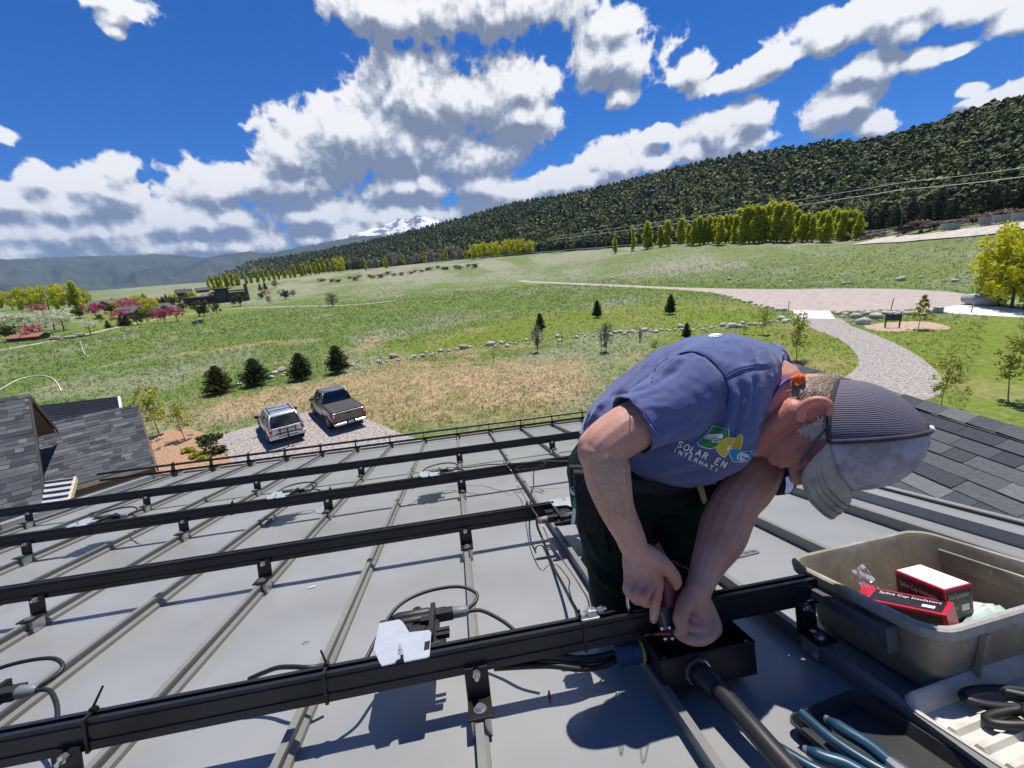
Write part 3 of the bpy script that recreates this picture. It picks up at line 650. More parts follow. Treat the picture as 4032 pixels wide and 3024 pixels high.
slab('fascia', [P1 + eW * .01, P1 + eW * .04, P1 + eW * .04 + dn1b * 2.62, P1 + eW * .01 + dn1b * 2.62], .2, M_fasc, wing)
slab('fascia', [P1 + eW * .01, P1 + eW * .04, P1 + eW * .04 + dn1 * 4.6, P1 + eW * .01 + dn1 * 4.6], .14, M_fasc, wing)
gw = P1 - eW * .55                                             # gable wall
mb = MB(); t_ = [gw - UPz * .15, gw + dn1 * 4.4 - UPz * .15, gw + dn1b * 2.4 - UPz * .15]; bl = [np.array([t_[1][0], t_[1][1], G0 - .2]), np.array([t_[2][0], t_[2][1], G0 - .2])]
v = [t_[0], t_[1], bl[0], bl[1], t_[2]]; mb.add(v + [p - eW * .2 for p in v], [(0, 1, 2, 3, 4), (9, 8, 7, 6, 5)] + [(i, i + 5, (i + 1) % 5 + 5, (i + 1) % 5) for i in range(5)]); mb.build('gable_wall', M_wall2, wing)
slab('far_slope', [PA - eW * 2.6, PA, PA + dn2b * 2.0, PA - eW * 2.6 + dn2b * 2.0], .05, M_shin, wing)
slab('fascia', [PA + eW * .004, PA + eW * .05, PA + eW * .05 + dn2 * 3.03, PA + eW * .004 + dn2 * 3.03], .18, M_soff, wing)
slab('fascia', [PC - eW * 2.6 + dn2 * .02 + UPz * .01, PC + dn2 * .02 + UPz * .01, PC + dn2 * .06, PC - eW * 2.6 + dn2 * .06], .16, M_soff, wing)
w0 = PC - nW * .45 - eW * .35 - UPz * .05
mb = MB(); b_ = np.array([w0[0], w0[1], G0 - .2]); l_ = PA - nW * .0 - eW * .35 - UPz * .15
v = [w0, w0 - eW * 2.2, np.array([*(b_ - eW * 2.2)[:2], G0 - .2]), b_]; mb.add(v + [p - nW * .2 for p in v], [(0, 1, 2, 3), (7, 6, 5, 4), (0, 4, 5, 1), (1, 5, 6, 2), (2, 6, 7, 3), (3, 7, 4, 0)]); mb.build('wall', mat('brown siding', (.21, .135, .085), .8, var=.1), wing)
v = [w0, l_, np.array([l_[0], l_[1], G0 - .2]), b_]; mb = MB(); mb.add(v + [p - eW * .2 for p in v], [(0, 1, 2, 3), (7, 6, 5, 4), (0, 4, 5, 1), (1, 5, 6, 2), (2, 6, 7, 3), (3, 7, 4, 0)]); mb.build('wall', MATS['tan stucco'], wing)
wf = mb = MB(); c = w0 - eW * 1.1 - UPz * .62 + nW * .02; mb.box(c, eW * .36, nW * .02, UPz * .14); mb.build('window', mat('dark window glass', (.02, .022, .025), .08, spec=.8, var=.05), wing)
# ribbed metal roof behind, and the little one in the corner
def ribbed(name, pts, ribs, along, mt, owner, rib=.05):
    """pts: four corners; ribs run from edge 0-3 to edge 1-2"""
    pts = [np.array(p, float) for p in pts]; n_ = np.cross(pts[1] - pts[0], pts[3] - pts[0]); n_ /= np.linalg.norm(n_); n_ = n_ if n_[2] > 0 else -n_
    ro = slab(name, pts, .05, mt, owner)
    for i in range(ribs):
        t = (i + .5) / ribs; a = pts[0] * (1 - t) + pts[3] * t; b = pts[1] * (1 - t) + pts[2] * t; w = (pts[3] - pts[0]) / np.linalg.norm(pts[3] - pts[0]) * rib / 2
        mb = MB(); mb.box((a + b) / 2 + n_ * .022, (b - a) / 2, w, n_ * .022); mb.build('rib', M_fasc, ro)
    return ro
mr_ = [CW + d * ray(x, y) for x, y, d in ((150, 1598, 18.3), (463, 1563, 18.5), (470, 1604, 17.4), (160, 1664, 16.6))]
mr_[3] = mr_[0] + (mr_[2] - mr_[1]) * 1.6; mr_[2] = mr_[1] + (mr_[2] - mr_[1]) * 1.6
ribbed('metal_roof', mr_, 11, None, mat('pale grey steel roof', (.44, .47, .52), .35, var=.04), wing, .055)
slab('trim', [mr_[1] + UPz * .03, mr_[1] + (mr_[1] - mr_[0]) * .035 + UPz * .03, mr_[2] + (mr_[1] - mr_[0]) * .035 + UPz * .03, mr_[2] + UPz * .03], .12, mat('off white trim', (.72, .68, .62), .6, var=.05), wing)
lr_ = [CW + d * ray(x, y) for x, y, d in ((178, 1895, 10.6), (292, 1880, 10.9), (262, 1990, 9.6), (160, 2006, 9.3))]
ribbed('metal_roof', lr_, 5, None, MATS['pale grey steel roof'], wing, .05)
slab('trim', [lr_[1] + UPz * .03, lr_[1] + (lr_[1] - lr_[0]) * .10 + UPz * .03, lr_[2] + (lr_[1] - lr_[0]) * .10 + UPz * .03, lr_[2] + UPz * .03], .12, mat('bare wood trim', (.62, .50, .36), .7, var=.15, scale=8), wing)
mr2 = [CW + d * ray(x, y) for x, y, d in ((-260, 2105, 7.0), (185, 2000, 7.6), (130, 2075, 6.9), (-260, 2230, 6.2))]
ribbed('metal_roof', mr2, 4, None, MATS['pale grey steel roof'], wing, .03)

# ================================================================== mounting rails
RAILV = [.878, 1.786, 2.693, 3.661]; RAILR = [1.262, 1.52, 1.95, 2.05]; RAILL = [-3.2, -3.2, -3.2, -3.07]
RT = .165                                                      # top of the rails above the pans
prof = [(-.016, -.062), (.016, -.062), (.016, -.045), (.013, -.043), (.013, -.036), (.016, -.034), (.016, -.012), (.0135, -.010), (.0135, -.006), (.016, -.004), (.016, 0), (.006, 0), (.006, -.009), (-.006, -.009), (-.006, 0), (-.016, 0), (-.016, -.004), (-.0135, -.006), (-.0135, -.010), (-.016, -.012), (-.016, -.034), (-.013, -.036), (-.013, -.043), (-.016, -.045)]
wh = ['nearest the camera, under the worker\'s hands', 'second from the camera, behind the worker\'s knees', 'third from the camera, with three power boxes on it', 'farthest from the camera, closest to the eave']
for v_, l_, r_, w_ in zip(RAILV, RAILL, RAILR, wh):
    o_ = MB(); o_.prism([(v_ + p[0] - .016, RT + p[1]) for p in prof], RF(l_, 0, 0), RF(0, 1, 0), RF(0, 0, 1), RF(r_ - l_, 0, 0))
    r_o = empty('mounting_rail', RF((l_ + r_) / 2, v_, RT), 'long black aluminium solar rail ' + w_, 'rail', 'solar mounting rails')
    KIDS[r_o.name] = []; o_.build('rail_body', M_blk, r_o)
    mb = MB(); mb.prism([(v_ + p[0] - .016, RT + p[1]) for p in [(-.0155, -.0615), (.0155, -.0615), (.0155, -.002), (-.0155, -.002)]], RF(r_, 0, 0), RF(0, 1, 0), RF(0, 0, 1), RF(.003, 0, 0)); mb.build('end_cap', M_plast, r_o)
    if l_ > -3.1:
        mb = MB(); mb.prism([(v_ + p[0] - .016, RT + p[1]) for p in [(-.0155, -.0615), (.0155, -.0615), (.0155, -.002), (-.0155, -.002)]], RF(l_, 0, 0), RF(0, 1, 0), RF(0, 0, 1), RF(-.003, 0, 0)); mb.build('end_cap', M_plast, r_o)
# L-feet on seam clamps
def hexbolt(mb, c, ax, r, h):
    ax = ax / np.linalg.norm(ax); x = np.cross(ax, [0.3, .9, .1]); x /= np.linalg.norm(x); y = np.cross(ax, x)
    mb.prism([(math.cos(i * math.pi / 3) * r, math.sin(i * math.pi / 3) * r) for i in range(6)], c, x, y, ax * h)
    return mb
def l_foot(u, v, label):
    t = empty('rail_foot', RF(u, v, 0), label, 'bracket', 'rail feet on the seams')
    vf = v - .036                                              # upright plate on the camera side of the rail
    mb = MB(); mb.prism([(-.026, .046), (.026, .046), (.026, .120), (.006, .120), (.006, .098), (-.006, .098), (-.006, .120), (-.026, .120)], RF(u, vf - .006, 0), RF(1, 0, 0), RF(0, 0, 1), RF(0, .005, 0)); mb.build('foot_plate', M_blk2, t, bevel=.0008)
    mb = MB(); mb.box(RF(u, vf - .034, .049), RF(.026, 0, 0), RF(0, .030, 0), RF(0, 0, .0028)); mb.build('foot_base', M_blk2, t, bevel=.0006)
    mb = MB(); c = RF(u, vf - .034, 0)
    for s_ in (-1, 1): mb.box(RF(u + s_ * .0135, vf - .030, .024), RF(.0075, 0, 0), RF(0, .024, 0), RF(0, 0, .0215))
    mb.box(RF(u, vf - .030, .0445), RF(.021, 0, 0), RF(0, .024, 0), RF(0, 0, .002)); mb.build('seam_clamp', M_alu, t, bevel=.0015)
    mb = MB(); hexbolt(mb, RF(u, vf - .040, .052), WR @ np.array([0, 0, 1.]), .0095, .008); mb.tube([RF(u, vf - .040, .0515), RF(u, vf - .040, .0535)], .014, 14); mb.build('bolt', M_zinc, t)
    mb = MB(); hexbolt(mb, RF(u, vf - .006, .108), WR @ np.array([0, -1., 0]), .009, .009); mb.tube([RF(u, vf - .012, .108), RF(u, vf - .026, .107)], .0048, 8); mb.build('bolt', M_zinc, t)
    return t
names = ['nearest rail', 'second rail', 'third rail', 'farthest rail']
spots = [(0, (-1, 1, 3)), (1, (-5, -3, -1, 1)), (2, (-7, -5, -3, -1, 1)), (3, (-7, -5, -3, -1, 1, 3))]
ordw = {-7: 'first from left roof edge', -5: 'second from left roof edge', -3: 'third from left roof edge', -1: 'fourth from left roof edge', 1: 'in line with the nearest power box', 3: 'last before the worker and tote'}
for ri, ks in spots:
    for k in ks: l_foot(k * S, RAILV[ri], 'black rail foot, %s, %s' % (names[ri], ordw[k]))
# ------------------------------------------------------------------ snow guard along the eave
sg = empty('snow_guard', RF(-.3, 5.36, 0), 'two bar snow guard clamped to the seams along the eave', 'snow guard')
for w_, n_ in ((.135, 'pipe'), (.062, 'pipe')):
    mb = MB(); mb.tube([RF(-8.95 * S if w_ > .1 else -8.9 * S, 5.36, w_), RF(6.2 * S, 5.36, w_)], .0135, 12); mb.build(n_, M_blk, sg, smooth=True, auto=40)
for k in range(-7, 6):
    mb = MB(); u = k * S
    mb.prism([(5.30, .03), (5.39, .03), (5.385, .15), (5.375, .165), (5.35, .165), (5.335, .15), (5.32, .09)], RF(u - .012, 0, 0), RF(0, 1, 0), RF(0, 0, 1), RF(.006, 0, 0)); mb.box(RF(u, 5.335, .028), RF(.024, 0, 0), RF(0, .035, 0), RF(0, 0, .024))
    mb.build('guard_bracket', M_blk2, sg, bevel=.001)
NEAR1 = {o.name for o in COL.objects}
# ================================================================== vegetation and far things
ORD = ['first', 'second', 'third', 'fourth', 'fifth', 'sixth', 'seventh', 'eighth', 'ninth', 'tenth', 'eleventh', 'twelfth', 'thirteenth', 'fourteenth', 'fifteenth', 'sixteenth', 'seventeenth', 'eighteenth', 'nineteenth', 'twentieth', 'twenty first', 'twenty second', 'twenty third', 'twenty fourth', 'twenty fifth', 'twenty sixth', 'twenty seventh', 'twenty eighth', 'twenty ninth', 'thirtieth', 'thirty first', 'thirty second', 'thirty third', 'thirty fourth']
def hit(px, py, rmax=3000.):
    """where the line of sight through a pixel of the photograph meets the terrain"""
    d = ray(px, py); h = math.hypot(d[0], d[1]); rs = np.geomspace(12, rmax, 900); t = rs / h
    x, y, z = CW[0] + d[0] * t, CW[1] + d[1] * t, CW[2] + d[2] * t
    below = np.nonzero(z < terrain(x, y))[0]; i = below[0] if len(below) else len(rs) - 1
    return np.array([x[i], y[i], float(terrain(x[i], y[i]))])
def spot(px, py, ytop=None):
    """base point and height of something standing at a pixel"""
    p = hit(px, py); dep = float((RW @ (p - CW))[2]); return p, (0 if ytop is None else (py - ytop) * dep / F / .97)
M_bark = mat('bark', (.16, .12, .09), .9, var=.25, scale=10, bump=.4)
M_bark2 = mat('pale bark', (.33, .30, .25), .9, var=.25, scale=8)
LF = dict(
    poplar=leafmat('poplar leaf', (.38, .42, .020), (.68, .68, .06), .55), willow=leafmat('willow leaf', (.40, .42, .015), (.66, .63, .03), .5),
    pink=leafmat('pink blossom', (.36, .045, .10), (.62, .16, .27)), white=leafmat('white blossom', (.55, .56, .34), (.82, .82, .66)),
    juniper=leafmat('juniper', (.028, .050, .014), (.085, .115, .030), .1), spruce=leafmat('spruce needles', (.010, .024, .008), (.055, .085, .022), .05),
    young=leafmat('young leaf', (.16, .20, .02), (.42, .42, .06)), fresh=leafmat('fresh leaf', (.26, .28, .02), (.50, .46, .05)), bare=leafmat('bare twigs', (.16, .14, .10), (.36, .33, .27), .1),
    shrub=leafmat('sage shrub', (.16, .15, .11), (.34, .31, .25), .1), redtwig=leafmat('red brush', (.16, .09, .06), (.30, .22, .16), .1))
def limbs(mb, h, r, n, spread, lo=.3, hi=.9, rise=.5, seed=0, lean=0.):
    rs = random.Random(seed); tr = [np.array([lean * t * h + .03 * h * math.sin(t * 4 + seed), .02 * h * math.cos(t * 5 + seed), t * h]) for t in np.linspace(0, 1, 6)]
    mb.tube(tr, [r * (1 - .85 * t) for t in np.linspace(0, 1, 6)], 6)
    for i in range(n):
        t = lo + (hi - lo) * (i + rs.random()) / n; a = i * 2.4 + rs.random(); b = np.array([lean * t * h, 0, t * h]); L_ = spread * rs.uniform(.6, 1.1) * (1.15 - t * .6)
        e = b + np.array([math.cos(a) * L_, math.sin(a) * L_, L_ * rise * rs.uniform(.6, 1.5)]); m_ = (b + e) / 2 + np.array([0, 0, -.08 * L_])
        mb.tube([b, m_, e], [r * .42 * (1 - .6 * t), r * .28 * (1 - .5 * t), r * .08], 4)
    return mb
TEMPL = {}
def tree_template(kind, h, seed):
    """one mesh pair (trunk, crown) per kind; trees of a kind share them"""
    key = (kind, seed)
    if key in TEMPL: return TEMPL[key]
    r_ = np.random.default_rng(seed); rs = random.Random(seed); mb = MB(); H = 10.
    if kind in ('poplar', 'willow'):
        w = 1.9 if kind == 'poplar' else 3.6; limbs(mb, H * .9, .2, 12, w * .9, .12, .9, 1.4 if kind == 'poplar' else .8, seed)
        if kind == 'poplar': cs = [(rs.gauss(0, .55) * min(1, (1.15 - t) * 1.6), rs.gauss(0, .55) * min(1, (1.15 - t) * 1.6), .7 + t * 8.9) for t in np.linspace(.06, 1, 34)]; rad = [(.95 * (1.05 - .55 * (c[2] / 10) ** 2) * rs.uniform(.6, 1.2), .9 * rs.uniform(.6, 1.1), 1.0) for c in cs]
        else: cs = [(rs.uniform(-1, 1) * 3.0, rs.uniform(-1, 1) * 3.0, rs.uniform(1.2, 9)) for _ in range(44)]; cs = [c for c in cs if (c[0] ** 2 + c[1] ** 2) / 10 + ((c[2] - 5) / 5) ** 2 < 1.25]; rad = [(rs.uniform(.7, 1.4),) * 3 for _ in cs]
        v, f = leaves(cs, rad, 2400, .36, r_, 1.5)
    elif kind in ('pink', 'white'):
        limbs(mb, H * .7, .3, 10, 4.2, .15, .9, .7, seed)
        cs = [(rs.gauss(0, 2.3), rs.gauss(0, 2.3), rs.uniform(3.6, 9.0)) for _ in range(34)]; rad = [(rs.uniform(.9, 1.7), rs.uniform(.9, 1.7), rs.uniform(.6, 1.1)) for _ in cs]
        v, f = leaves(cs, rad, 1500, .5, r_, 1.2)
    elif kind == 'juniper':
        limbs(mb, H * .8, .35, 10, 3.6, .1, .8, .8, seed)
        cs = [(rs.gauss(0, 2.0), rs.gauss(0, 2.0), rs.uniform(2.6, 8.6)) for _ in range(30)]; rad = [(rs.uniform(.9, 1.6),) * 3 for _ in cs]; v, f = leaves(cs, rad, 1500, .5, r_, 1.4)
    elif kind in ('spruce', 'pine'):
        mb.tube([(0, 0, 0), (0, 0, H * .97)], [.22, .03], 6); vv = []
        n_br = 190 if kind == 'spruce' else 130
        pts = []
        for i in range(n_br):
            t = (i + .5) / n_br; z = H * (.06 + .93 * t); a = i * 2.39996 + rs.random() * .5; wmax = (4.4 if kind == 'spruce' else 2.7) * (1.02 - t) ** (.62 if kind == 'spruce' else .85) * rs.uniform(.6, 1.15) + .15
            up_ = .25 + .5 * t
            b = np.array([math.cos(a), math.sin(a), 0]); e = np.array([0, 0, z]) + b * wmax + np.array([0, 0, wmax * up_ * .6])
            mb.tube([(0, 0, z), e], [.06 * (1.1 - t), .015], 3, cap=False)
            for q in np.linspace(.22, 1.0, 8): pts.append((np.array([0, 0, z]) * (1 - q) + e * q, b, wmax * .17 + .13))
        # needle sprays: a fan of narrow blades off every twig
        C = np.array([p[0] for p in pts]); Bd = np.array([p[1] for p in pts]); Sz = np.array([p[2] for p in pts]); k_ = 5
        C = np.repeat(C, k_, 0); Bd = np.repeat(Bd, k_, 0); Sz = np.repeat(Sz, k_)[:, None] * r_.uniform(.7, 1.3, (len(C), 1)); n_ = len(C)
        dv = Bd * .75 + r_.normal(size=(n_, 3)) * .62 + np.array([0, 0, .35]); dv /= np.linalg.norm(dv, axis=1, keepdims=True); sd_ = np.cross(dv, r_.normal(size=(n_, 3))); sd_ /= np.linalg.norm(sd_, axis=1, keepdims=True)
        v = np.stack([C, C + dv * Sz * .5 + sd_ * Sz * .16, C + dv * Sz * 1.1, C + dv * Sz * .5 - sd_ * Sz * .16], 1).reshape(-1, 3); f = np.arange(4 * n_).reshape(n_, 4)
    elif kind == 'young':
        limbs(mb, H * .96, .10, 22, 2.3, .33, .95, 1.1, seed, .02)
        cs = [(rs.gauss(0, 1.05) * (1.2 - .6 * t), rs.gauss(0, 1.05) * (1.2 - .6 * t), 3.4 + 6.3 * t) for t in np.linspace(0, 1, 36)]; rad = [(rs.uniform(.35, .75),) * 3 for _ in cs]; v, f = leaves(cs, rad, 750, .30, r_, 1.7)
    elif kind == 'larch':
        limbs(mb, H * .97, .11, 26, 3.6, .2, .96, .35, seed, .02); v = []
        cs = []
        for i in range(90): 
            t = rs.random(); a = rs.random() * 6.3; w = 3.3 * (1 - t) * rs.random() ** .5; cs.append((math.cos(a) * w, math.sin(a) * w, 2.2 + 7 * t + w * .2))
        v, f = leaves(cs, [(.5, .5, .25)] * 90, 800, .34, r_, 2.2)
    else:                                      # bare saplings, brush
        hh = {'bare': 1., 'shrub': .6, 'redtwig': .6}[kind]
        for i in range(26):
            a = rs.random() * 6.3; s_ = rs.random() * 3.0; mb.tube([(0, 0, 0), (math.cos(a) * s_ * .3, math.sin(a) * s_ * .3, 4 * hh), (math.cos(a) * s_, math.sin(a) * s_, rs.uniform(7, 10) * hh)], [.10, .06, .02], 3, cap=False)
        cs = [(rs.gauss(0, 1.5), rs.gauss(0, 1.5), rs.uniform(2.4, 9.2) * hh) for _ in range(30)]; v, f = leaves(cs, [(1.1, 1.1, 1.)] * 30, 420, .34, r_, 6.)
    tm = mb.mesh('trunk'); tm.materials.append(M_bark2 if kind in ('poplar', 'bare', 'young') else M_bark)
    co = np_mesh('crown', v, f, LF[{'pine': 'spruce', 'larch': 'fresh'}.get(kind, kind)]); cm = co.data; bpy.data.objects.remove(co)
    TEMPL[key] = (tm, cm); return TEMPL[key]
def plant(name, kind, p, h, seed, label, cat='tree', group=None, wide=1., mt=None, rz=None):
    tm, cm = tree_template(kind, 10, seed); t = empty(name, p, label, cat, group); s_ = h / 10.; t.scale = (s_ * wide, s_ * wide, s_); t.rotation_euler = (0, 0, random.uniform(0, 6.3) if rz is None else rz)
    for n_, m_ in (('trunk', tm), ('crown', cm)):
        o = bpy.data.objects.new(n_, m_); COL.objects.link(o); o.parent = t
        if mt and n_ == 'crown': o.material_slots[0].link = 'OBJECT'; o.material_slots[0].material = mt
    return t
# ------------------------------------------------------------------ the wooded hill, one mass
def forest():
    tm = []
    for k_ in range(7):
        r_ = np.random.default_rng(50 + k_); H = 1.0; n_ = 62; t = r_.random(n_) ** .8; rad = (.36 if k_ < 4 else .24) * (1.04 - t) ** .55 + .03
        a = r_.random(n_) * 6.283; q = np.sqrt(r_.random(n_)) * .35 + .65; p = np.stack([np.cos(a) * rad * q, np.sin(a) * rad * q, .10 + t * .86], 1)
        nn = np.stack([np.cos(a), np.sin(a), .55 + .5 * r_.random(n_)], 1) + r_.normal(size=(n_, 3)) * .35; nn /= np.linalg.norm(nn, axis=1, keepdims=True)
        x = np.cross(nn, r_.normal(size=(n_, 3))); x /= np.linalg.norm(x, axis=1, keepdims=True); y = np.cross(nn, x); sz = r_.uniform(.09, .17, (n_, 1))
        tm.append(np.stack([p - x * sz, p - y * sz * .8, p + x * sz, p + y * sz * .8], 1))      # n,4,3
    az = np.radians(np.arange(-27, 66, .05)); out = []; tone = []
    r_ = np.random.default_rng(99); pos = []
    for a in np.radians(np.arange(-27.5, 66, .26)):
        ad = math.degrees(a); rb, rr = float(ip(ad, AZ_, RB_)), float(ip(ad, SKA, RR_)); r = rb + r_.random() * 6
        rb = min(rb, rr * .95)
        while r < rr + 14:
            pos.append((a + r_.normal() * R(.13), r, rr)); r += max(4.2, r * .0105) * r_.uniform(.7, 1.5)
    pos = np.array(pos); x = CW[0] + pos[:, 1] * np.sin(pos[:, 0]); y = CW[1] + pos[:, 1] * np.cos(pos[:, 0])
    keep = fbm(x / 40, y / 40, 31) > .36 - .1 * r_.random(len(x)); keep |= pos[:, 1] > pos[:, 2] - 25
    x, y = x[keep], y[keep]; r = pos[keep, 1]; z = terrain(x, y); n_ = len(x)
    h = r_.uniform(4.5, 11.0, n_) * np.clip(r / 420, .8, 1.7) ** .5; sp = (fbm(x / 60, y / 60, 77) > .5).astype(int)
    vs = np.empty((n_, 62, 4, 3), np.float32); rot = r_.random(n_) * 6.28; kk = r_.integers(0, 7, n_)
    for k_ in range(7):
        m_ = kk == k_; T = tm[k_][None] * np.stack([h[m_] * 1.05, h[m_] * 1.05, h[m_]], 1)[:, None, None, :]; c, s_ = np.cos(rot[m_])[:, None, None], np.sin(rot[m_])[:, None, None]
        vs[m_, ..., 0] = T[..., 0] * c - T[..., 1] * s_; vs[m_, ..., 1] = T[..., 0] * s_ + T[..., 1] * c; vs[m_, ..., 2] = T[..., 2]
    vs += np.stack([x, y, z - .3], 1)[:, None, None, :].astype(np.float32)
    tone = np.repeat((r_.random(n_) * .6 + fbm(x / 30, y / 30, 13) * .6 - .1).astype(np.float32), 62 * 4)
    M = bpy.data.materials.new('hill pines'); M.use_nodes = True; N = M.node_tree.nodes; L = M.node_tree.links; b = N['Principled BSDF']; b.inputs['Roughness'].default_value = .7; b.inputs['Specular IOR Level'].default_value = .2
    at = N.new('ShaderNodeAttribute'); at.attribute_name = 'tone'; ge = N.new('ShaderNodeNewGeometry'); ma = N.new('ShaderNodeMath'); ma.operation = 'MULTIPLY_ADD'; L.new(ge.outputs['Random Per Island'], ma.inputs[0]); ma.inputs[1].default_value = .4; L.new(at.outputs['Fac'], ma.inputs[2])
    rp = N.new('ShaderNodeValToRGB'); e = rp.color_ramp.elements; e[0].color = (.010, .022, .008, 1); e[1].color = (.20, .22, .05, 1); q = e.new(.5); q.color = (.042, .066, .020, 1); q = e.new(.8); q.color = (.095, .125, .034, 1); L.new(ma.outputs[0], rp.inputs[0]); L.new(rp.outputs[0], b.inputs['Base Color'])
    o = np_mesh('hillside_forest', vs.reshape(-1, 3), np.arange(n_ * 62 * 4).reshape(-1, 4), M); at_ = o.data.attributes.new('tone', 'FLOAT', 'POINT'); at_.data.foreach_set('value', tone)
    tag(o, 'dense dark pine and juniper wood covering the long hillside', 'forest', kind='stuff'); return n_
nforest = forest()
# pines that stand out singly: along the foot of the hill and on its skyline
for i, (px, py) in enumerate([(3420, 858), (3480, 850), (3590, 838), (3650, 832), (3760, 818), (3830, 815), (3905, 826), (3950, 842), (4010, 838), (3880, 815), (3700, 825), (3340, 868), (3380, 862), (3530, 842)]):
    p = on(math.degrees(math.atan2(*(ray(px, py)[:2]))), float(ip(math.degrees(math.atan2(*(ray(px, py)[:2]))), AZ_, RB_)) - 14 + 6 * (i % 3)); plant('pine_tree', 'pine', p, random.uniform(9, 13), 3 + i % 2, 'dark pine standing singly at the foot of the wooded hill', 'tree', 'pines at the foot of the hill', 1.25)
# ------------------------------------------------------------------ poplar grove along the hill foot
gz = [(50, 420, 260), (205, 420, 230), (325, 415, 190), (350, 412, 235), (443, 410, 235), (505, 405, 200), (625, 380, 170)]
xs = list(np.linspace(690, 2160, 34)); tops = np.interp(xs, [690, 760, 860, 950, 1090, 1180, 1240, 1330, 1440, 1540, 1600, 1700, 1790, 1900, 2000, 2060, 2160], [180, 150, 140, 120, 100, 60, 10, 30, 20, -5, 20, 90, 70, 30, 40, 30, 60])
gz += [(x, float(np.interp(x, [690, 2160], [372, 285])) + random.uniform(-12, 16), t + random.uniform(-6, 30)) for x, t in zip(xs, tops)]
for i, (x, b, t) in enumerate(gz):
    px, pb, pt = 2400 + x * .452, 800 + b * .452, 800 + t * .452
    # the grove follows a line at a chosen distance, so that neighbours stand side by side
    ad = math.degrees(math.atan2(*(ray(px, pb)[:2]))); r = float(np.interp(ad, [22, 30, 40, 47], [212, 205, 186, 172])) + random.uniform(-7, 7) if i > 6 else float(np.interp(ad, [20, 30], [225, 215]))
    p = on(ad, r, -.2); dep = float((RW @ (p - CW))[2]); h = (pb - pt) * dep / F / .97
    lab = ['slender poplar standing alone, farthest left of the poplar grove', 'second slender poplar left of the grove'][i] if i in (0, 1) else (['broad bushy poplar left of the poplar grove', 'slimmer stem at the right side of the bushy poplar'][i - 2] if i in (2, 3) else (['small poplar right of the bushy poplar', 'small poplar nearest the grove on its left'][i - 4] if i in (4, 5) else ('first poplar of the grove, darker at its foot' if i == 6 else ORD[i - 7] + ' poplar from the left in the dense grove at the hill foot')))
    plant('poplar_tree', 'poplar', p, max(6, h), 11 + i % 4, lab, 'tree', 'poplar grove at the hill foot', 1.25 if i > 1 else .8)
for i, x in enumerate([240, 275, 312, 335, 385, 430, 465, 478, 540, 582, 632, 680, 722, 762, 800, 850, 892, 930, 985, 1010, 1052, 1092, 1122, 1160, 1200, 1240, 1282, 1312]):
    px, pb, pt = 700 + x * .4973, 850 + np.interp(x, [240, 1312], [535, 445]) * .4973, 850 + (np.interp(x, [240, 300, 600, 1312], [425, 410, 415, 322]) + random.uniform(-6, 22)) * .4973
    ad = math.degrees(math.atan2(*(ray(px, pb)[:2]))); p = on(ad, float(np.interp(ad, [-26, -12], [330, 440])), -.2); dep = float((RW @ (p - CW))[2]); h = (pb - pt) * dep / F
    plant('poplar_tree', 'poplar', p, h, 11 + i % 4, ORD[i] + ' poplar from the left in the long even row left of centre', 'tree', 'long poplar row', 1.15)
for i, (px, pb, pt) in enumerate([(1870, 1020, 955), (1910, 1018, 952), (1955, 1015, 948), (2000, 1012, 946), (2045, 1010, 942), (2085, 1006, 950), (1340, 1068, 1010)]):
    ad = math.degrees(math.atan2(*(ray(px, pb)[:2]))); p = on(ad, 330 if i < 6 else 420, -.3); dep = float((RW @ (p - CW))[2])
    plant('willow_tree', 'willow', p, (pb - pt) * dep / F, 21 + i % 2, ORD[i] + ' willow from the left in the bright clump below the hill' if i < 6 else 'lone small willow at the right end of the poplar row', 'tree', 'willow clump' if i < 6 else None, 1.0)
for i in range(16):                            # leafless grey trees between row and clump
    px = 1430 + i * 27 + random.uniform(-8, 8); ad = math.degrees(math.atan2(*(ray(px, 1030)[:2]))); p = on(ad, 370 + 12 * (i % 3), -.3)
    plant('bare_tree', 'bare' if i % 3 else 'poplar', p, random.uniform(7, 13), 31 + i % 2 if i % 3 else 11, 'grey half leafless tree between the poplar row and willow clump', 'tree', 'half leafless trees')
for i in range(46):                            # rusty brush bands in the field
    if i < 26: p = on(-14 + i * .72 + random.uniform(-.4, .4), 300 - i * 1.2 + random.uniform(-8, 8))
    else: p = on(45 + (i - 26) * .75 + random.uniform(-.3, .3), 172 - (i - 26) * 1.0 + random.uniform(-5, 5))
    plant('brush_shrub', 'redtwig', p, random.uniform(2.5, 4.2), 41 + i % 2, 'rusty brown brush in the band across the far field' if i < 26 else 'rusty brown brush between the highway and dirt turnout', 'shrub', 'field brush' if i < 26 else 'roadside brush', 1.9)
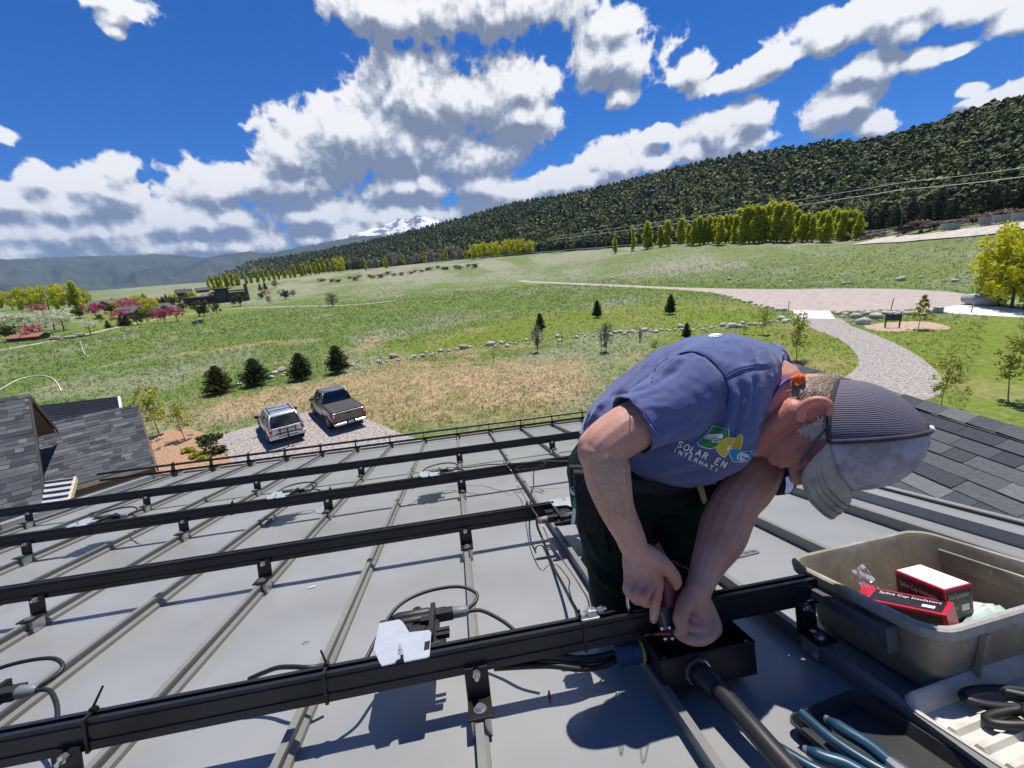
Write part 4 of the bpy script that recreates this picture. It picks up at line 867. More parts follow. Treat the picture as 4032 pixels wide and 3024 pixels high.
# left: willows, blossom, junipers (pixels of a 2.212x crop)
def z6(x, y): return x * .452, 1000 + y * .452
for i, (x, b, t, w) in enumerate([(20, 480, 330, 1.), (110, 490, 320, 1.1), (200, 500, 315, 1.), (285, 500, 290, .9), (330, 490, 300, .9), (430, 500, 280, 1.), (520, 500, 285, 1.), (620, 510, 265, 1.1), (700, 510, 255, 1.1), (770, 470, 310, .7)]):
    p, h = spot(*z6(x, b), z6(x, t)[1]); plant('willow_tree', 'willow' if i % 2 else 'poplar', p, h, 21 + i % 2 if i % 2 else 12, ORD[i] + ' yellow green tree from the left edge behind the white blossom', 'tree', 'trees at far left', w)
for i, (x, b, t) in enumerate([(960, 330, 240), (1080, 330, 225), (1150, 335, 215), (1240, 330, 205), (1290, 440, 260), (1420, 290, 190), (1480, 285, 190), (1600, 280, 185), (1660, 300, 200), (1040, 330, 250)]):
    px, pb = z6(x, b); ad = math.degrees(math.atan2(*(ray(px, pb)[:2]))); p = on(ad, 235 if b < 400 else 175, -.2); dep = float((RW @ (p - CW))[2]); h = (b - t) * .452 * dep / F
    plant('willow_tree', 'poplar' if i % 2 else 'willow', p, h, 13 if i % 2 else 22, ORD[sorted([960, 1080, 1150, 1240, 1290, 1420, 1480, 1600, 1660, 1040]).index(x)] + ' pale spring green tree from the left among the distant houses', 'tree', 'trees among the houses', 1.1)
for i, (x, b, t) in enumerate([(880, 440, 365), (1010, 450, 345), (1055, 440, 340), (900, 300, 255), (1000, 300, 255), (1350, 310, 250), (1390, 300, 255), (1220, 300, 255), (1720, 270, 225), (1770, 262, 215), (860, 300, 258)]):
    px, pb = z6(x, b); ad = math.degrees(math.atan2(*(ray(px, pb)[:2]))); p = on(ad, 150 if b > 400 else 240, -.2); dep = float((RW @ (p - CW))[2])
    plant('spruce_tree', 'pine', p, (b - t) * .452 * dep / F, 3 + i % 2, ORD[sorted([880, 1010, 1055, 900, 1000, 1350, 1390, 1220, 1720, 1770, 860]).index(x)] + ' dark conifer from the left beside the distant houses', 'tree', 'conifers among the houses', 1.5)
for i, (x, b, t, w) in enumerate([(350, 560, 445, 1.), (840, 560, 435, 1.), (1060, 620, 490, .9), (1130, 500, 395, 1.2), (1240, 540, 405, 1.3), (1440, 600, 480, .9), (1545, 590, 465, .95), (310, 740, 620, 1.1), (1840, 430, 345, 1.), (1725, 430, 370, 1.), (1380, 600, 500, .8)]):
    p, h = spot(*z6(x, b), z6(x, t)[1]); lab = ['dark pink crabapple behind the white blossom', 'dark pink crabapple right of the far left willows', 'pink crabapple with a leaning trunk by the lane', 'tall pink crabapple behind the middle crabapples', 'large bright pink crabapple in the middle of the group', 'pink crabapple left of the rightmost pale one', 'pale pink crabapple on the lawn, right of the group', 'dull red crabapple below the white blossom', 'bright pink crabapple beside the dark modern house', 'pale pink crabapple below the dark modern house', 'small pale pink crabapple on the lawn'][i]
    plant('crabapple_tree', 'pink', p, h * 1.05, 51 + i % 2, lab, 'tree', 'pink crabapples', w)
for i, (x, b, t, w) in enumerate([(40, 640, 520, 1.2), (130, 640, 525, 1.2), (220, 630, 520, 1.1), (300, 640, 530, 1.1), (400, 640, 500, 1.1), (480, 660, 490, 1.0), (560, 665, 490, 1.0), (585, 530, 455, 1.)]):
    p, h = spot(*z6(x, b), z6(x, t)[1]); plant('blossom_tree', 'white', p, h * 1.05, 61 + i % 2, ORD[i] + ' white flowering tree from the left in the blossom row', 'tree', 'white blossom row', w)
p, h = spot(*z6(795, 705), z6(795, 560)[1]); plant('blossom_tree', 'white', p, h, 61, 'pale yellow flowering tree alone below the lane', 'tree')
for i, (x, b, t, w) in enumerate([(700, 560, 465, 1.2), (1205, 620, 520, 1.1), (975, 520, 440, 1.), (1740, 545, 415, 1.), (1780, 540, 445, .9), (1890, 520, 430, .9), (1520, 450, 365, 1.2), (1610, 440, 370, 1.2), (1590, 500, 425, 1.1), (2095, 455, 355, 1.1), (1425, 440, 375, 1.1), (880, 590, 530, 1.), (95, 760, 610, 1.), (1370, 490, 415, 1.), (1490, 460, 400, 1.), (1340, 480, 430, 1.)]):
    p, h = spot(*z6(x, b), z6(x, t)[1]); lab = {3: 'dark juniper left of the pair beside the lawn edge', 4: 'dark juniper right of the pair beside the lawn edge', 5: 'small juniper alone right of the juniper pair', 9: 'dark juniper alone below the modern house', 1: 'round juniper in front of the bright pink crabapple', 0: 'dark juniper between white blossom and pink crabapple', 12: 'olive juniper at the far left edge below the white blossom'}.get(i, 'round dark green juniper among the crabapples and houses')
    plant('juniper_tree', 'juniper', p, h * 1.08, 71 + i % 2, lab, 'tree', 'junipers on the left', w)
def z8(x, y): return 700 + x * .4973, 850 + y * .4973
for x, b, t, kind, lab in [(858, 662, 585, 'juniper', 'round juniper by the lane in mid field'), (665, 660, 605, 'juniper', 'round juniper beside the small pink tree'), (705, 640, 590, 'pink', 'small pink tree beside the round juniper'), (728, 695, 635, 'bare', 'pale bare sapling below the small pink tree'), (1228, 722, 615, 'bare', 'grey leafless bush standing alone in mid field'), (920, 640, 590, 'bare', 'brown bare bush right of the round juniper'), (655, 590, 540, 'pine', 'small dark conifer right of the modern house'), (695, 585, 530, 'pine', 'second small conifer right of the modern house'), (775, 570, 510, 'bare', 'grey bush right of the small conifers')]:
    p, h = spot(*z8(x, b), z8(x, t)[1]); plant({'juniper': 'juniper_tree', 'pink': 'crabapple_tree', 'bare': 'bare_bush', 'pine': 'pine_tree'}[kind], kind, p, h * 1.05, {'juniper': 71, 'pink': 51, 'bare': 31, 'pine': 3}[kind], lab, 'tree' if kind != 'bare' else 'bush', None, 1.15)
# ------------------------------------------------------------------ near garden trees
for i, (bx, by, tx, ty, w) in enumerate([(867, 1550, 856, 1438, 1.06), (1013, 1518, 1006, 1410, 1.1), (1190, 1494, 1176, 1386, .98), (1335, 1468, 1325, 1358, .9)]):
    p, h = spot(bx, by, ty); plant('spruce_tree', 'spruce', p, h * .95, 81 + i % 2, ['yellowish young spruce, leftmost of the four above the parked cars', 'young spruce, second from left of the four above the parked cars', 'loose young spruce, third from left above the parked cars', 'dense dark young spruce, rightmost of the four above the parked cars'][i], 'tree', 'young spruces', w, leafmat('yellowish spruce', (.03, .035, .008), (.12, .11, .025), .05) if i == 0 else None)
for bx, by, ty, lab in [(2128, 1303, 1240, 'small dark spruce in the meadow, leftmost of three'), (2352, 1252, 1190, 'small dark spruce in the meadow, middle of three'), (2640, 1238, 1168, 'small dark spruce in the meadow, rightmost of three'), (2703, 1336, 1278, 'small dark spruce just above the worker\'s back')]:
    p, h = spot(bx, by, ty); plant('spruce_tree', 'spruce', p, h * 1.05, 82, lab, 'tree', None, .62)
Y_ = [(3137, 1419, 1243, 'young', 1.0, 'young leafy tree left of the gravel driveway', None), (3003, 1318, 1222, 'young', 1.1, 'thin young yellow tree behind the swale boulders', 'fresh'), (2931, 1316, 1282, 'young', 1.6, 'small yellow shrub above the worker\'s back', 'fresh'), (2580, 1385, 1340, 'young', 1.7, 'small yellow green shrub left of the worker\'s back', 'fresh'),
      (3710, 1604, 1402, 'young', .95, 'young leafy tree between driveway and shingle roof', None), (3959, 1578, 1338, 'young', 1.0, 'young tree with a leaning trunk at the right edge', None), (623, 1716, 1528, 'young', 1.15, 'thin yellow leaved tree in the mulch bed, left one', 'fresh'), (725, 1733, 1585, 'young', 1.1, 'thin yellow leaved tree in the mulch bed, right one', 'fresh'), (3619, 1297, 1162, 'larch', .9, 'young larch on the round mulch island', None),
      (2117, 1388, 1284, 'bare', .55, 'bare sapling tied to stakes below the leftmost meadow spruce', None), (2386, 1386, 1278, 'bare', .7, 'leafless small tree with a white trunk guard', None), (2521, 1345, 1295, 'bare', .4, 'thin leafless sapling right of the white trunk guard', None), (4020, 1330, 1230, 'young', .8, 'yellow green young tree cut by the right edge', 'fresh')]
for i, (bx, by, ty, kind, w, lab, mt) in enumerate(Y_):
    p, h = spot(bx, by, ty); plant('young_tree' if kind != 'bare' else 'bare_sapling', kind, p, h * 1.04, 91 + i % 3, lab, 'tree', None, w, LF[mt] if mt else None)
for i, (px, pb, w) in enumerate([(3930, 1205, 1.0), (3985, 1215, 1.1), (4040, 1222, 1.2), (4110, 1220, 1.2)]):
    p, h = spot(px, pb, 895 + 8 * i); plant('willow_tree', 'willow', p, h, 23 + i % 2, ['yellow willow stem nearest the cul-de-sac at the right edge', 'tall yellow willow at the right edge behind the boulder', 'yellow willow cut by the right edge', 'yellow willow at the far right edge of the frame'][i], 'tree', 'yellow willows', .85)
# ------------------------------------------------------------------ boulders
M_rock = mat('pale granite', (.60, .57, .53), .85, col2=(.36, .34, .31), scale=5, detail=7, bump=.5); M_rock2 = mat('reddish sandstone', (.46, .30, .24), .85, var=.2, scale=5, bump=.4); M_rock3 = mat('grey boulder', (.26, .26, .27), .85, col2=(.42, .42, .42), scale=1.5, detail=7, bump=.5)
def rock_mesh(seed):
    bm = bmesh.new(); bmesh.ops.create_icosphere(bm, subdivisions=2, radius=1.); r_ = np.random.default_rng(seed); o_ = r_.random(3) * 50; st = np.array([1, r_.uniform(.65, .9), r_.uniform(.5, .75)])
    for v in bm.verts:
        c = np.array(v.co); k_ = 1 + .45 * (float(fbm(np.array([c[0] * 1.3 + o_[0]]), np.array([c[1] * 1.3 + c[2] * 1.7 + o_[1]]), seed)[0]) - .5); v.co = Vector(c * k_ * st)
    me_ = bpy.data.meshes.new('boulder'); bm.to_mesh(me_); bm.free(); me_.polygons.foreach_set('use_smooth', np.ones(len(me_.polygons), bool)); return me_
ROCKS = [rock_mesh(s) for s in range(6)]
for i, me_ in enumerate(ROCKS): me_.materials.append(M_rock if i < 5 else M_rock2)
def boulder(p, s_, label, group=None, k=None, mt=None, name='boulder', sc=None):
    o = bpy.data.objects.new(name, ROCKS[random.randrange(5) if k is None else k]); COL.objects.link(o); o.location = (p[0], p[1], p[2] + s_ * .28); o.scale = (s_,) * 3 if sc is None else sc; o.rotation_euler = (random.uniform(-.2, .2), random.uniform(-.2, .2), random.uniform(0, 6.3)); tag(o, label, 'boulder', group)
    if mt: o.material_slots[0].link = 'OBJECT'; o.material_slots[0].material = mt
    return o
line = [(830, 1548), (1000, 1502), (1150, 1470), (1300, 1446), (1450, 1432), (1560, 1420), (1700, 1395), (1840, 1370), (1940, 1362), (2090, 1348), (2200, 1332), (2330, 1325), (2420, 1312), (2560, 1305), (2700, 1300), (2830, 1291), (2900, 1284), (3000, 1272), (3100, 1266), (3140, 1262)]
LX = [q[0] for q in line]; LY = [q[1] for q in line]
for i in range(150):
    x = 820 + (3145 - 820) * (i + random.random()) / 150; 
    if random.random() < .25 and x < 1550: continue
    y = np.interp(x, LX, LY) + random.gauss(0, 5.); s_ = random.choice([.13, .16, .2, .24, .3, .38]) * (1.15 if x > 2500 else .95); p = gnd(x, y, G0)
    boulder(p, s_, 'pale rounded boulder in the stone lined swale across the meadow', 'swale boulders')
for x, y, s_, k, lab in [(1828, 1372, .62, 5, 'large reddish boulder in the stone lined swale'), (1933, 1360, .55, 1, 'large white boulder right of the reddish boulder'), (1110, 1462, .55, 5, 'reddish boulder in the swale above the third spruce'), (1552, 1408, .6, 5, 'long reddish boulder right of the rightmost spruce'), (3078, 1262, .55, 0, 'round tan boulder at the swale end by the driveway'), (2880, 1290, .6, 2, 'broad pale boulder in the swale beside the driveway lawn')]:
    boulder(gnd(x, y, G0), s_, lab, None, k)
for x, y, s_, lab in [(3330, 1240, .35, None), (3300, 1236, .4, None), (3345, 1232, .35, None), (3320, 1250, .3, None), (3370, 1252, .6, 'flat pale boulder right of the gravel driveway'), (3400, 1276, .7, 'rounded boulder at the left end of the mulch island'), (3416, 1240, .5, None), (3448, 1252, .65, 'large grey white boulder beside the mulch island'), (3480, 1236, .4, None)] + [(3500 + i * 17, 1236 + (i % 3) * 3 - i * .2, .34 + .1 * (i % 2), None) for i in range(10)] + [(2822 + i * 22, 1162 + i * 5.2 + (i % 2) * 3, .3 + .12 * (i % 3 == 0), None) for i in range(13)]:
    boulder(gnd(x, y, G0), s_, lab or 'pale rock edging the lawn by the cul-de-sac', None if lab else 'lawn edge rocks')
boulder(gnd(3868, 1200, G0), 1.5, 'big squarish grey boulder beside the concrete driveway', None, 3, M_rock3, sc=(2.0, 1.4, 1.5))
for i in range(46):                            # stones scattered over the rising field
    a = random.uniform(4, 55); r0_ = float(ip(a, AZ_, R0_)); r1_ = float(ip(a, AZ_, R1_)); t = random.choice([.02, .05, .75, .85, .9, .97]); p = on(a, r0_ + 3 + (r1_ - r0_) * t + random.uniform(-3, 3)); boulder(p, random.uniform(.3, .75), 'scattered pale stone on the rising field beyond the road', 'field stones')
# ------------------------------------------------------------------ stakes, sign, utility boxes, hoses
M_post = mat('dark steel stake', (.045, .04, .035), .7, var=.2); M_wpost = mat('grey marker', (.38, .37, .36), .7, var=.1)
for i, (bx, by, tx, ty) in enumerate([(938, 1528, 925, 1473), (951, 1535, 934, 1466), (1137, 1508, 1122, 1455), (1257, 1476, 1245, 1420), (1288, 1479, 1276, 1422), (1945, 1437, 1941, 1376), (2213, 1359, 2213, 1308), (2368, 1390, 2368, 1330), (2116, 1388, 2113, 1345), (1704, 1422, 1699, 1385), (1715, 1420, 1711, 1383), (1497, 1436, 1489, 1398), (1504, 1438, 1499, 1402), (2519, 1348, 2521, 1300)]):
    p, h = spot(bx, by, ty); t = MB(); t.prism([(-.02, -.02), (.02, -.02), (.02, -.012), (-.012, -.012), (-.012, .02), (-.02, .02)], p, (1, 0, 0), (0, 1, 0), (0, 0, h)); t.box(p + np.array([0, 0, h - .04]), (.03, 0, 0), (0, .012, 0), (0, 0, .02))
    tag(t.build('fence_stake', M_post), ['thin dark stake left of the second spruce', 'second stake left of the second spruce', 'dark stake left of the third spruce', 'dark stake right of the third spruce', 'dark stake just left of the rightmost spruce', 'short dark post standing alone in the near meadow', 'thin stake between the two bare saplings', 'stake beside the leafless tree with white guard', 'stake beside the leftmost bare sapling', 'left of two stakes by the swale boulders', 'right of two stakes by the swale boulders', 'left stake by the reddish swale boulder', 'right stake by the reddish swale boulder', 'stake right of the white trunk guard'][i], 'stake', 'garden stakes')
p, h = spot(2386, 1340, 1306); g_ = MB(); q = P(2386, 1320, float((RW @ (p - CW))[2]) * .985); pp, _ = spot(2386, 1386); g_.tube([pp + np.array([0, 0, .9]), pp + np.array([0, 0, 1.6])], [.10, .08], 10); tag(g_.build('trunk_guard', mat('white plastic tube', (.75, .75, .74), .5)), 'white plastic guard round the trunk of a leafless tree', 'tree guard')
sb = gnd(3488, 1290, G0); sign = empty('site_sign', sb, 'small black board sign on two legs by the mulch island', 'sign'); ex = np.array([.55, -.35, 0]); ex /= np.linalg.norm(ex); ey = np.array([.35, .55, 0]); ey /= np.linalg.norm(ey)
mb = MB(); mb.box(sb + ex * .45 + UPz * .95, ex * .62, ey * .03, UPz * .30); mb.build('board', M_dark, sign, bevel=.01)
for s_ in (-.08, .98): mb = MB(); mb.box(sb + ex * s_ + UPz * .33, ex * .05, ey * .05, UPz * .36); mb.build('leg', M_dark, sign)
for bx, by, ty, lab in [(3508, 1222, 1178, 'leaning grey marker post beside the cul-de-sac'), (3824, 1231, 1192, 'thin grey marker post on the concrete driveway edge'), (2540, 1133, 1102, 'thin marker rod at the left end of the road'), (3104, 1222, 1188, 'thin marker rod left of the concrete apron')]:
    p, h = spot(bx, by, ty); mb = MB(); ln = np.array([.10, .02, 0]) * (1 if 'leaning' in lab else .1) * h; mb.tube([p, p + UPz * h + ln], [.05, .045], 8); mb.tube([p + UPz * h * .9 + ln * .9, p + UPz * h * 1.0 + ln], [.055, .055], 8); tag(mb.build('marker_post', M_wpost), lab, 'post')
M_ubox = mat('green utility steel', (.16, .24, .19), .6, var=.1)
for x, b, t, w, lab in [(1706, 612, 585, .55, 'pale green utility box on the lawn, left of two'), (1745, 602, 572, .75, 'dark green utility box on the lawn, right of two')]:
    p, h = spot(*z6(x, b), z6(x, t)[1]); u_ = empty('utility_box', p, lab, 'utility box'); mb = MB(); mb.abox(p + np.array([-w, -w * .7, 0]), p + np.array([w, w * .7, h * .9])); mb.build('cabinet', M_ubox, u_, bevel=.04); mb = MB(); mb.abox(p + np.array([-w * 1.06, -w * .76, h * .9]), p + np.array([w * 1.06, w * .76, h])); mb.build('lid', M_ubox, u_, bevel=.03)
p, _ = spot(3693, 1232); u_ = empty('utility_box', p, 'small grey utility box by the concrete driveway rocks', 'utility box'); mb = MB(); mb.abox(p + np.array([-.3, -.3, 0]), p + np.array([.3, .3, .55])); mb.build('cabinet', M_wpost, u_, bevel=.04); mb = MB(); mb.abox(p + np.array([-.34, -.34, .55]), p + np.array([.34, .34, .62])); mb.build('lid', M_wpost, u_, bevel=.03)
M_hose = mat('white irrigation hose', (.78, .77, .72), .5, var=.05)
h1 = [gnd(x, y, G0 + .08) for x, y in [(-60, 1572), (0, 1534), (60, 1500), (110, 1484), (160, 1479), (200, 1487), (225, 1508), (243, 1541)]]; mb = MB(); mb.tube(spline(h1, 8), .055, 6); tag(mb.build('irrigation_hose', M_hose), 'white hose arching over the grass above the left roof', 'hose')
h2 = [gnd(x, y, G0 + .08) for x, y in [(314, 1343), (325, 1375), (336, 1395), (350, 1406)]]; mb = MB(); mb.tube(spline(h2, 6), .05, 6); tag(mb.build('irrigation_hose', M_hose), 'short white hose lying in the grass below the flowering trees', 'hose')
# garden plants on the near mulch bed
for i, (x, y, s_) in enumerate([(810, 1735, .5), (820, 1752, .55), (850, 1728, .4), (838, 1790, .55), (860, 1782, .5), (742, 1780, .35), (775, 1800, .4), (800, 1812, .35)]):
    p = gnd(x, y, G0); v, f = leaves([(p[0], p[1], p[2] + s_ * .35)], [(s_, s_ * .8, s_ * .4)], 160, .13); o = np_mesh('garden_plant', v, f, LF['juniper'] if i < 5 else LF['fresh']); tag(o, 'low green juniper clump on the mulch bed' if i < 5 else 'small yellow green seedling on the mulch bed', 'plant', 'mulch bed junipers' if i < 5 else 'mulch bed seedlings')
p = gnd(812, 1800, G0); mb = MB(); mb.tube([p, p + UPz * .5], .025, 8); mb.tube([p + UPz * .5, p + UPz * .56, p + UPz * .60], [.12, .10, .02], 10); tag(mb.build('path_light', mat('bronze', (.20, .12, .06), .5, metal=.5)), 'small bronze path light on the mulch bed', 'lamp')
# ------------------------------------------------------------------ houses in the distance
M_hroof = mat('dark slate roof', (.055, .06, .068), .7, var=.1); M_hwall = mat('dark timber wall', (.075, .07, .065), .8, var=.15); M_hwall2 = mat('grey siding', (.20, .20, .20), .8, var=.1); M_hglass = mat('house glass', (.03, .04, .05), .1, var=.05, spec=.8); M_brown = mat('brown timber', (.16, .10, .07), .8, var=.15)
def far_house(px, pb, wpx, hpx, kind, label, wall, roofm, r=None, yaw=0.):
    ad = math.degrees(math.atan2(*(ray(px, pb)[:2]))); p = on(ad, r); dep = float((RW @ (p - CW))[2]); k_ = dep / F; W_, H_ = wpx * k_ * .93, hpx * k_
    a = R(ad + yaw); ex = np.array([math.cos(a), -math.sin(a), 0]); ey = np.array([math.sin(a), math.cos(a), 0]); t = empty('distant_house', p - UPz * .4, label, 'house', 'houses across the meadow'); D_ = W_ * .5
    def bx(name, x0, x1, y0, y1, z0, z1, mt, par=t):
        mb = MB(); mb.box(p + ex * (x0 + x1) / 2 + ey * (y0 + y1) / 2 + UPz * (z0 + z1) / 2, ex * (x1 - x0) / 2, ey * (y1 - y0) / 2, UPz * (z1 - z0) / 2); return mb.build(name, mt, par)
    def gable(x0, x1, y0, y1, z, rise, along, mt, ov=.5):
        mb = MB(); 
        if along == 'x':
            m_ = (y0 + y1) / 2; pr = [(y0 - ov, z - .2), (m_, z + rise), (y1 + ov, z - .2), (y1 + ov, z - .5), (m_, z + rise - .35), (y0 - ov, z - .5)]; mb.prism(pr, p + ex * (x0 - ov), ey, UPz, ex * (x1 - x0 + 2 * ov))
        else:
            m_ = (x0 + x1) / 2; pr = [(x0 - ov, z - .2), (m_, z + rise), (x1 + ov, z - .2), (x1 + ov, z - .5), (m_, z + rise - .35), (x0 - ov, z - .5)]; mb.prism(pr, p + ey * (y0 - ov), ex, UPz, ey * (y1 - y0 + 2 * ov))
        ro = mb.build('roof', mt, t)
        if along == 'x': mb = MB(); mb.prism([(y0, z - .3), ((y0 + y1) / 2, z + rise - .4), (y1, z - .3)], p + ex * (x0 + .05), ey, UPz, ex * (x1 - x0 - .1)); mb.build('gable', wall, t)
        else: mb = MB(); mb.prism([(x0, z - .3), ((x0 + x1) / 2, z + rise - .4), (x1, z - .3)], p + ey * (y0 + .05), ex, UPz, ey * (y1 - y0 - .1)); mb.build('gable', wall, t)
        return ro
    def win(x0, x1, z0, z1, y):
        wo = bx('window', x0, x1, y - .12, y + .1, z0, z1, M_hglass); bx('frame', (x0 + x1) / 2 - .06, (x0 + x1) / 2 + .06, y - .16, y - .1, z0, z1, wall, wo)
    if kind == 'modern':
        bx('wall', -W_ * .5, -W_ * .05, 0, D_ * .6, -.5, H_ * .40, wall); bx('roof', -W_ * .52, -W_ * .03, -.8, D_ * .65, H_ * .40, H_ * .47, roofm)
        bx('wall', -W_ * .05, W_ * .45, 0, D_ * .6, -.5, H_ * .55, wall); bx('roof', -W_ * .08, W_ * .46, -.9, D_ * .65, H_ * .62, H_ * .70, roofm)
        bx('wall', -W_ * .02, W_ * .16, -.4, D_ * .5, H_ * .3, H_ * .80, wall); bx('roof', -W_ * .05, W_ * .22, -1.0, D_ * .55, H_ * .80, H_ * .88, roofm)
        ch = bx('chimney', W_ * .44, W_ * .49, .4, 2.2, -.4, H_ * 1.0, M_brown); bx('cap', W_ * .435, W_ * .495, .3, 2.3, H_ * 1.0, H_ * 1.03, M_dark, ch)
        for x0, x1, z0, z1 in [(-.44, -.36, .10, .30), (-.30, -.20, .12, .30), (-.16, -.09, .10, .3), (.0, .12, .55, .74), (.02, .10, .10, .3), (.17, .23, .12, .5), (.26, .33, .1, .5), (.35, .42, .1, .5)]: win(W_ * x0, W_ * x1, H_ * z0, H_ * z1, -.4 if z0 > .5 else 0)
    else:
        zz = H_ * .55; bx('wall', -W_ * .5, W_ * .5, 0, D_, -.6, zz, wall); gable(-W_ * .5, W_ * .5, 0, D_, zz, H_ * .42, 'x', roofm)
        if kind != 'plain':
            bx('wall', -W_ * .30, -W_ * .02, -2.2, D_ * .5, -.6, zz * .95, wall); gable(-W_ * .30, -W_ * .02, -2.2, D_ * .5, zz * .95, H_ * .36, 'y', roofm, .4)
            bx('wall', W_ * .22, W_ * .46, -1.6, D_ * .5, -.6, zz * .9, wall); gable(W_ * .22, W_ * .46, -1.6, D_ * .5, zz * .9, H_ * .32, 'y', roofm, .4)
        for x0, x1, yy in [(-.46, -.38, 0), (-.24, -.10, -2.2 if kind != 'plain' else 0), (.04, .16, 0), (.28, .40, -1.6 if kind != 'plain' else 0)]: win(W_ * x0, W_ * x1, zz * .3, zz * .75, yy)
        dd = bx('door', W_ * .17, W_ * .20, -.1, .1, 0, zz * .7, M_brown); bx('handle', W_ * .173, W_ * .176, -.16, -.1, zz * .3, zz * .34, M_zinc, dd)
        bx('chimney', W_ * .1, W_ * .14, D_ * .45, D_ * .55, zz, H_ * 1.08, M_brown)
far_house(855, 1166, 235, 62, 'modern', 'low dark modern house with flat roofs and a chimney', M_hwall, M_hroof, 215, 8)
far_house(570, 1180, 160, 46, 'gabled', 'dark grey gabled house behind the pink crabapples', M_hwall2, M_hroof, 180, -6)
far_house(415, 1152, 115, 34, 'gabled', 'brown roofed timber house behind the far left willows', M_brown, mat('brown shingle roof', (.13, .10, .085), .8, var=.1), 255, 0)
far_house(716, 1134, 52, 30, 'plain', 'small dark gabled house between the far trees', M_hwall, M_hroof, 290, 10)
far_house(790, 1120, 46, 20, 'plain', 'small grey house left of the poplar row', M_hwall2, M_hroof, 315, 0)
far_house(540, 1128, 36, 22, 'plain', 'tiny dark house among the pale spring trees', M_brown, M_hroof, 290, 0)
p, h = spot(*z6(205, 760), z6(205, 705)[1]); sh = empty('timber_shed', p, 'low rusty roofed shed at the far left below the blossom', 'shed'); mb = MB(); mb.abox(p + np.array([-3.0, 0, -.3]), p + np.array([3.0, 3, h * .6])); mb.build('wall', M_brown, sh); mb = MB(); mb.prism([(-.5, h * .55), (1.5, h), (3.5, h * .55), (3.5, h * .45), (1.5, h * .9), (-.5, h * .45)], p + np.array([-3.4, 0, 0]), (0, 1, 0), (0, 0, 1), (6.8, 0, 0)); mb.build('roof', mat('rusty roof', (.34, .14, .09), .8, var=.2), sh)
for i, (x, b, w) in enumerate([(545, 745, 1.9), (690, 728, 1.3)]):
    p, _ = spot(*z6(x, b)); ws = empty('stone_pile', p, ['long pile of tan stone slabs at the field edge, left one', 'short pile of tan stone slabs at the field edge, right one'][i], 'stone pile')
    for j in range(5): mb = MB(); c = p + np.array([random.uniform(-w, w), random.uniform(-.4, .4), .18 + .22 * (j % 3)]); mb.box(c, (random.uniform(.6, .9), .1, 0), (-.08, .5, 0), (0, 0, .13)); mb.build('slab', [M_rock, M_rock2][j % 2], ws, bevel=.03)
# ------------------------------------------------------------------ highway guard rail, pole and wires, junk by the turnout
M_gal = mat('weathered galvanised rail', (.62, .62, .60), .5, var=.08)
gl_ = spline([np.array([*polar(a, r), 0]) for a, r in [(-2, 462), (6, 373), (14, 308), (22, 262), (30, 239), (38, 216), (45, 199.5), (52, 181), (58, 167.5), (66, 160)]], 14); gl_ = [np.array([q[0], q[1], float(terrain(q[0], q[1])) + .55]) for q in gl_]
gr = empty('guard_rail', gl_[len(gl_) // 2], 'pale guard rail running along the highway below the hill', 'guard rail'); mb = MB(); mb.loft([[q + UPz * .75, q + UPz * .62 + np.array([.06, -.06, 0]), q + UPz * .55, q + UPz * .48 + np.array([.06, -.06, 0]), q + UPz * .35, q + UPz * .5 + np.array([-.03, .03, 0])] for q in gl_]); mb.build('beam', M_gal, gr)
for q in gl_[::2]: mb = MB(); mb.abox(q + np.array([-.09, .05, -.9]), q + np.array([.09, .23, .72])); mb.build('post', M_bark, gr)
pb_ = on(49.1, 172); pole = empty('utility_pole', pb_, 'dark wooden utility pole beside the dirt turnout', 'pole'); ptop = pb_ + UPz * 13.5; mb = MB(); mb.tube([pb_ - UPz * .5, ptop], [.17, .11], 10); mb.build('pole_shaft', M_bark, pole)
ca = np.array([.75, .66, 0]); mb = MB(); mb.box(ptop - UPz * .7, ca * 1.2, np.array([-.66, .75, 0]) * .05, UPz * .06); mb.build('cross_arm', M_bark, pole)
for s_ in (-1.1, -.4, .4, 1.1): mb = MB(); mb.tube([ptop - UPz * .64 + ca * s_, ptop - UPz * .5 + ca * s_, ptop - UPz * .4 + ca * s_], [.04, .06, .03], 8); mb.build('insulator', M_wpost, pole)
far_p = on(14, 330) + UPz * 11; near_p = on(66, 135) + UPz * 11.5
for i, (s_, th_, lab) in enumerate([(-1.1, .05, 'pale power line strung past the pole, upper one'), (.9, .075, 'thick pale power line strung past the pole, lower one'), (.3, .03, 'thin dark wire strung below the power lines')]):
    dz = UPz * (-.4 if i == 0 else (-2.2 if i == 1 else -3.4)); pts = []
    for A_, B_ in ((near_p, ptop), (ptop, far_p)):
        for t in np.linspace(0, 1, 14)[(0 if A_ is near_p else 1):]: pts.append(A_ * (1 - t) + B_ * t + dz + ca * s_ * .6 - UPz * 6.0 * t * (1 - t) * .5)
    mb = MB(); mb.tube(pts, th_, 4); tag(mb.build('power_line', M_gal if i < 2 else M_rub), lab, 'wire')
M_rust = mat('rusty iron', (.13, .055, .035), .85, col2=(.05, .035, .03), scale=1.5); rp_ = on(50, 160)
eA = np.array([.75, -.66, 0]); eB = np.array([.66, .75, 0])
tr = empty('rusty_trailer', rp_, 'rusty flat trailer with low sides by the turnout', 'trailer'); mb = MB(); mb.box(rp_ + UPz * 1.1, eA * 3.4, eB * 1.1, UPz * .12); mb.build('bed', M_rust, tr); mb = MB(); mb.box(rp_ + UPz * 1.6 - eA * 1.6, eA * 1.7, eB * .06, UPz * .55); mb.build('side_board', M_rust, tr); mb = MB(); mb.box(rp_ + UPz * 1.35 + eA * 1.8, eA * 1.4, eB * 1.0, UPz * .3); mb.build('load', M_brown, tr)
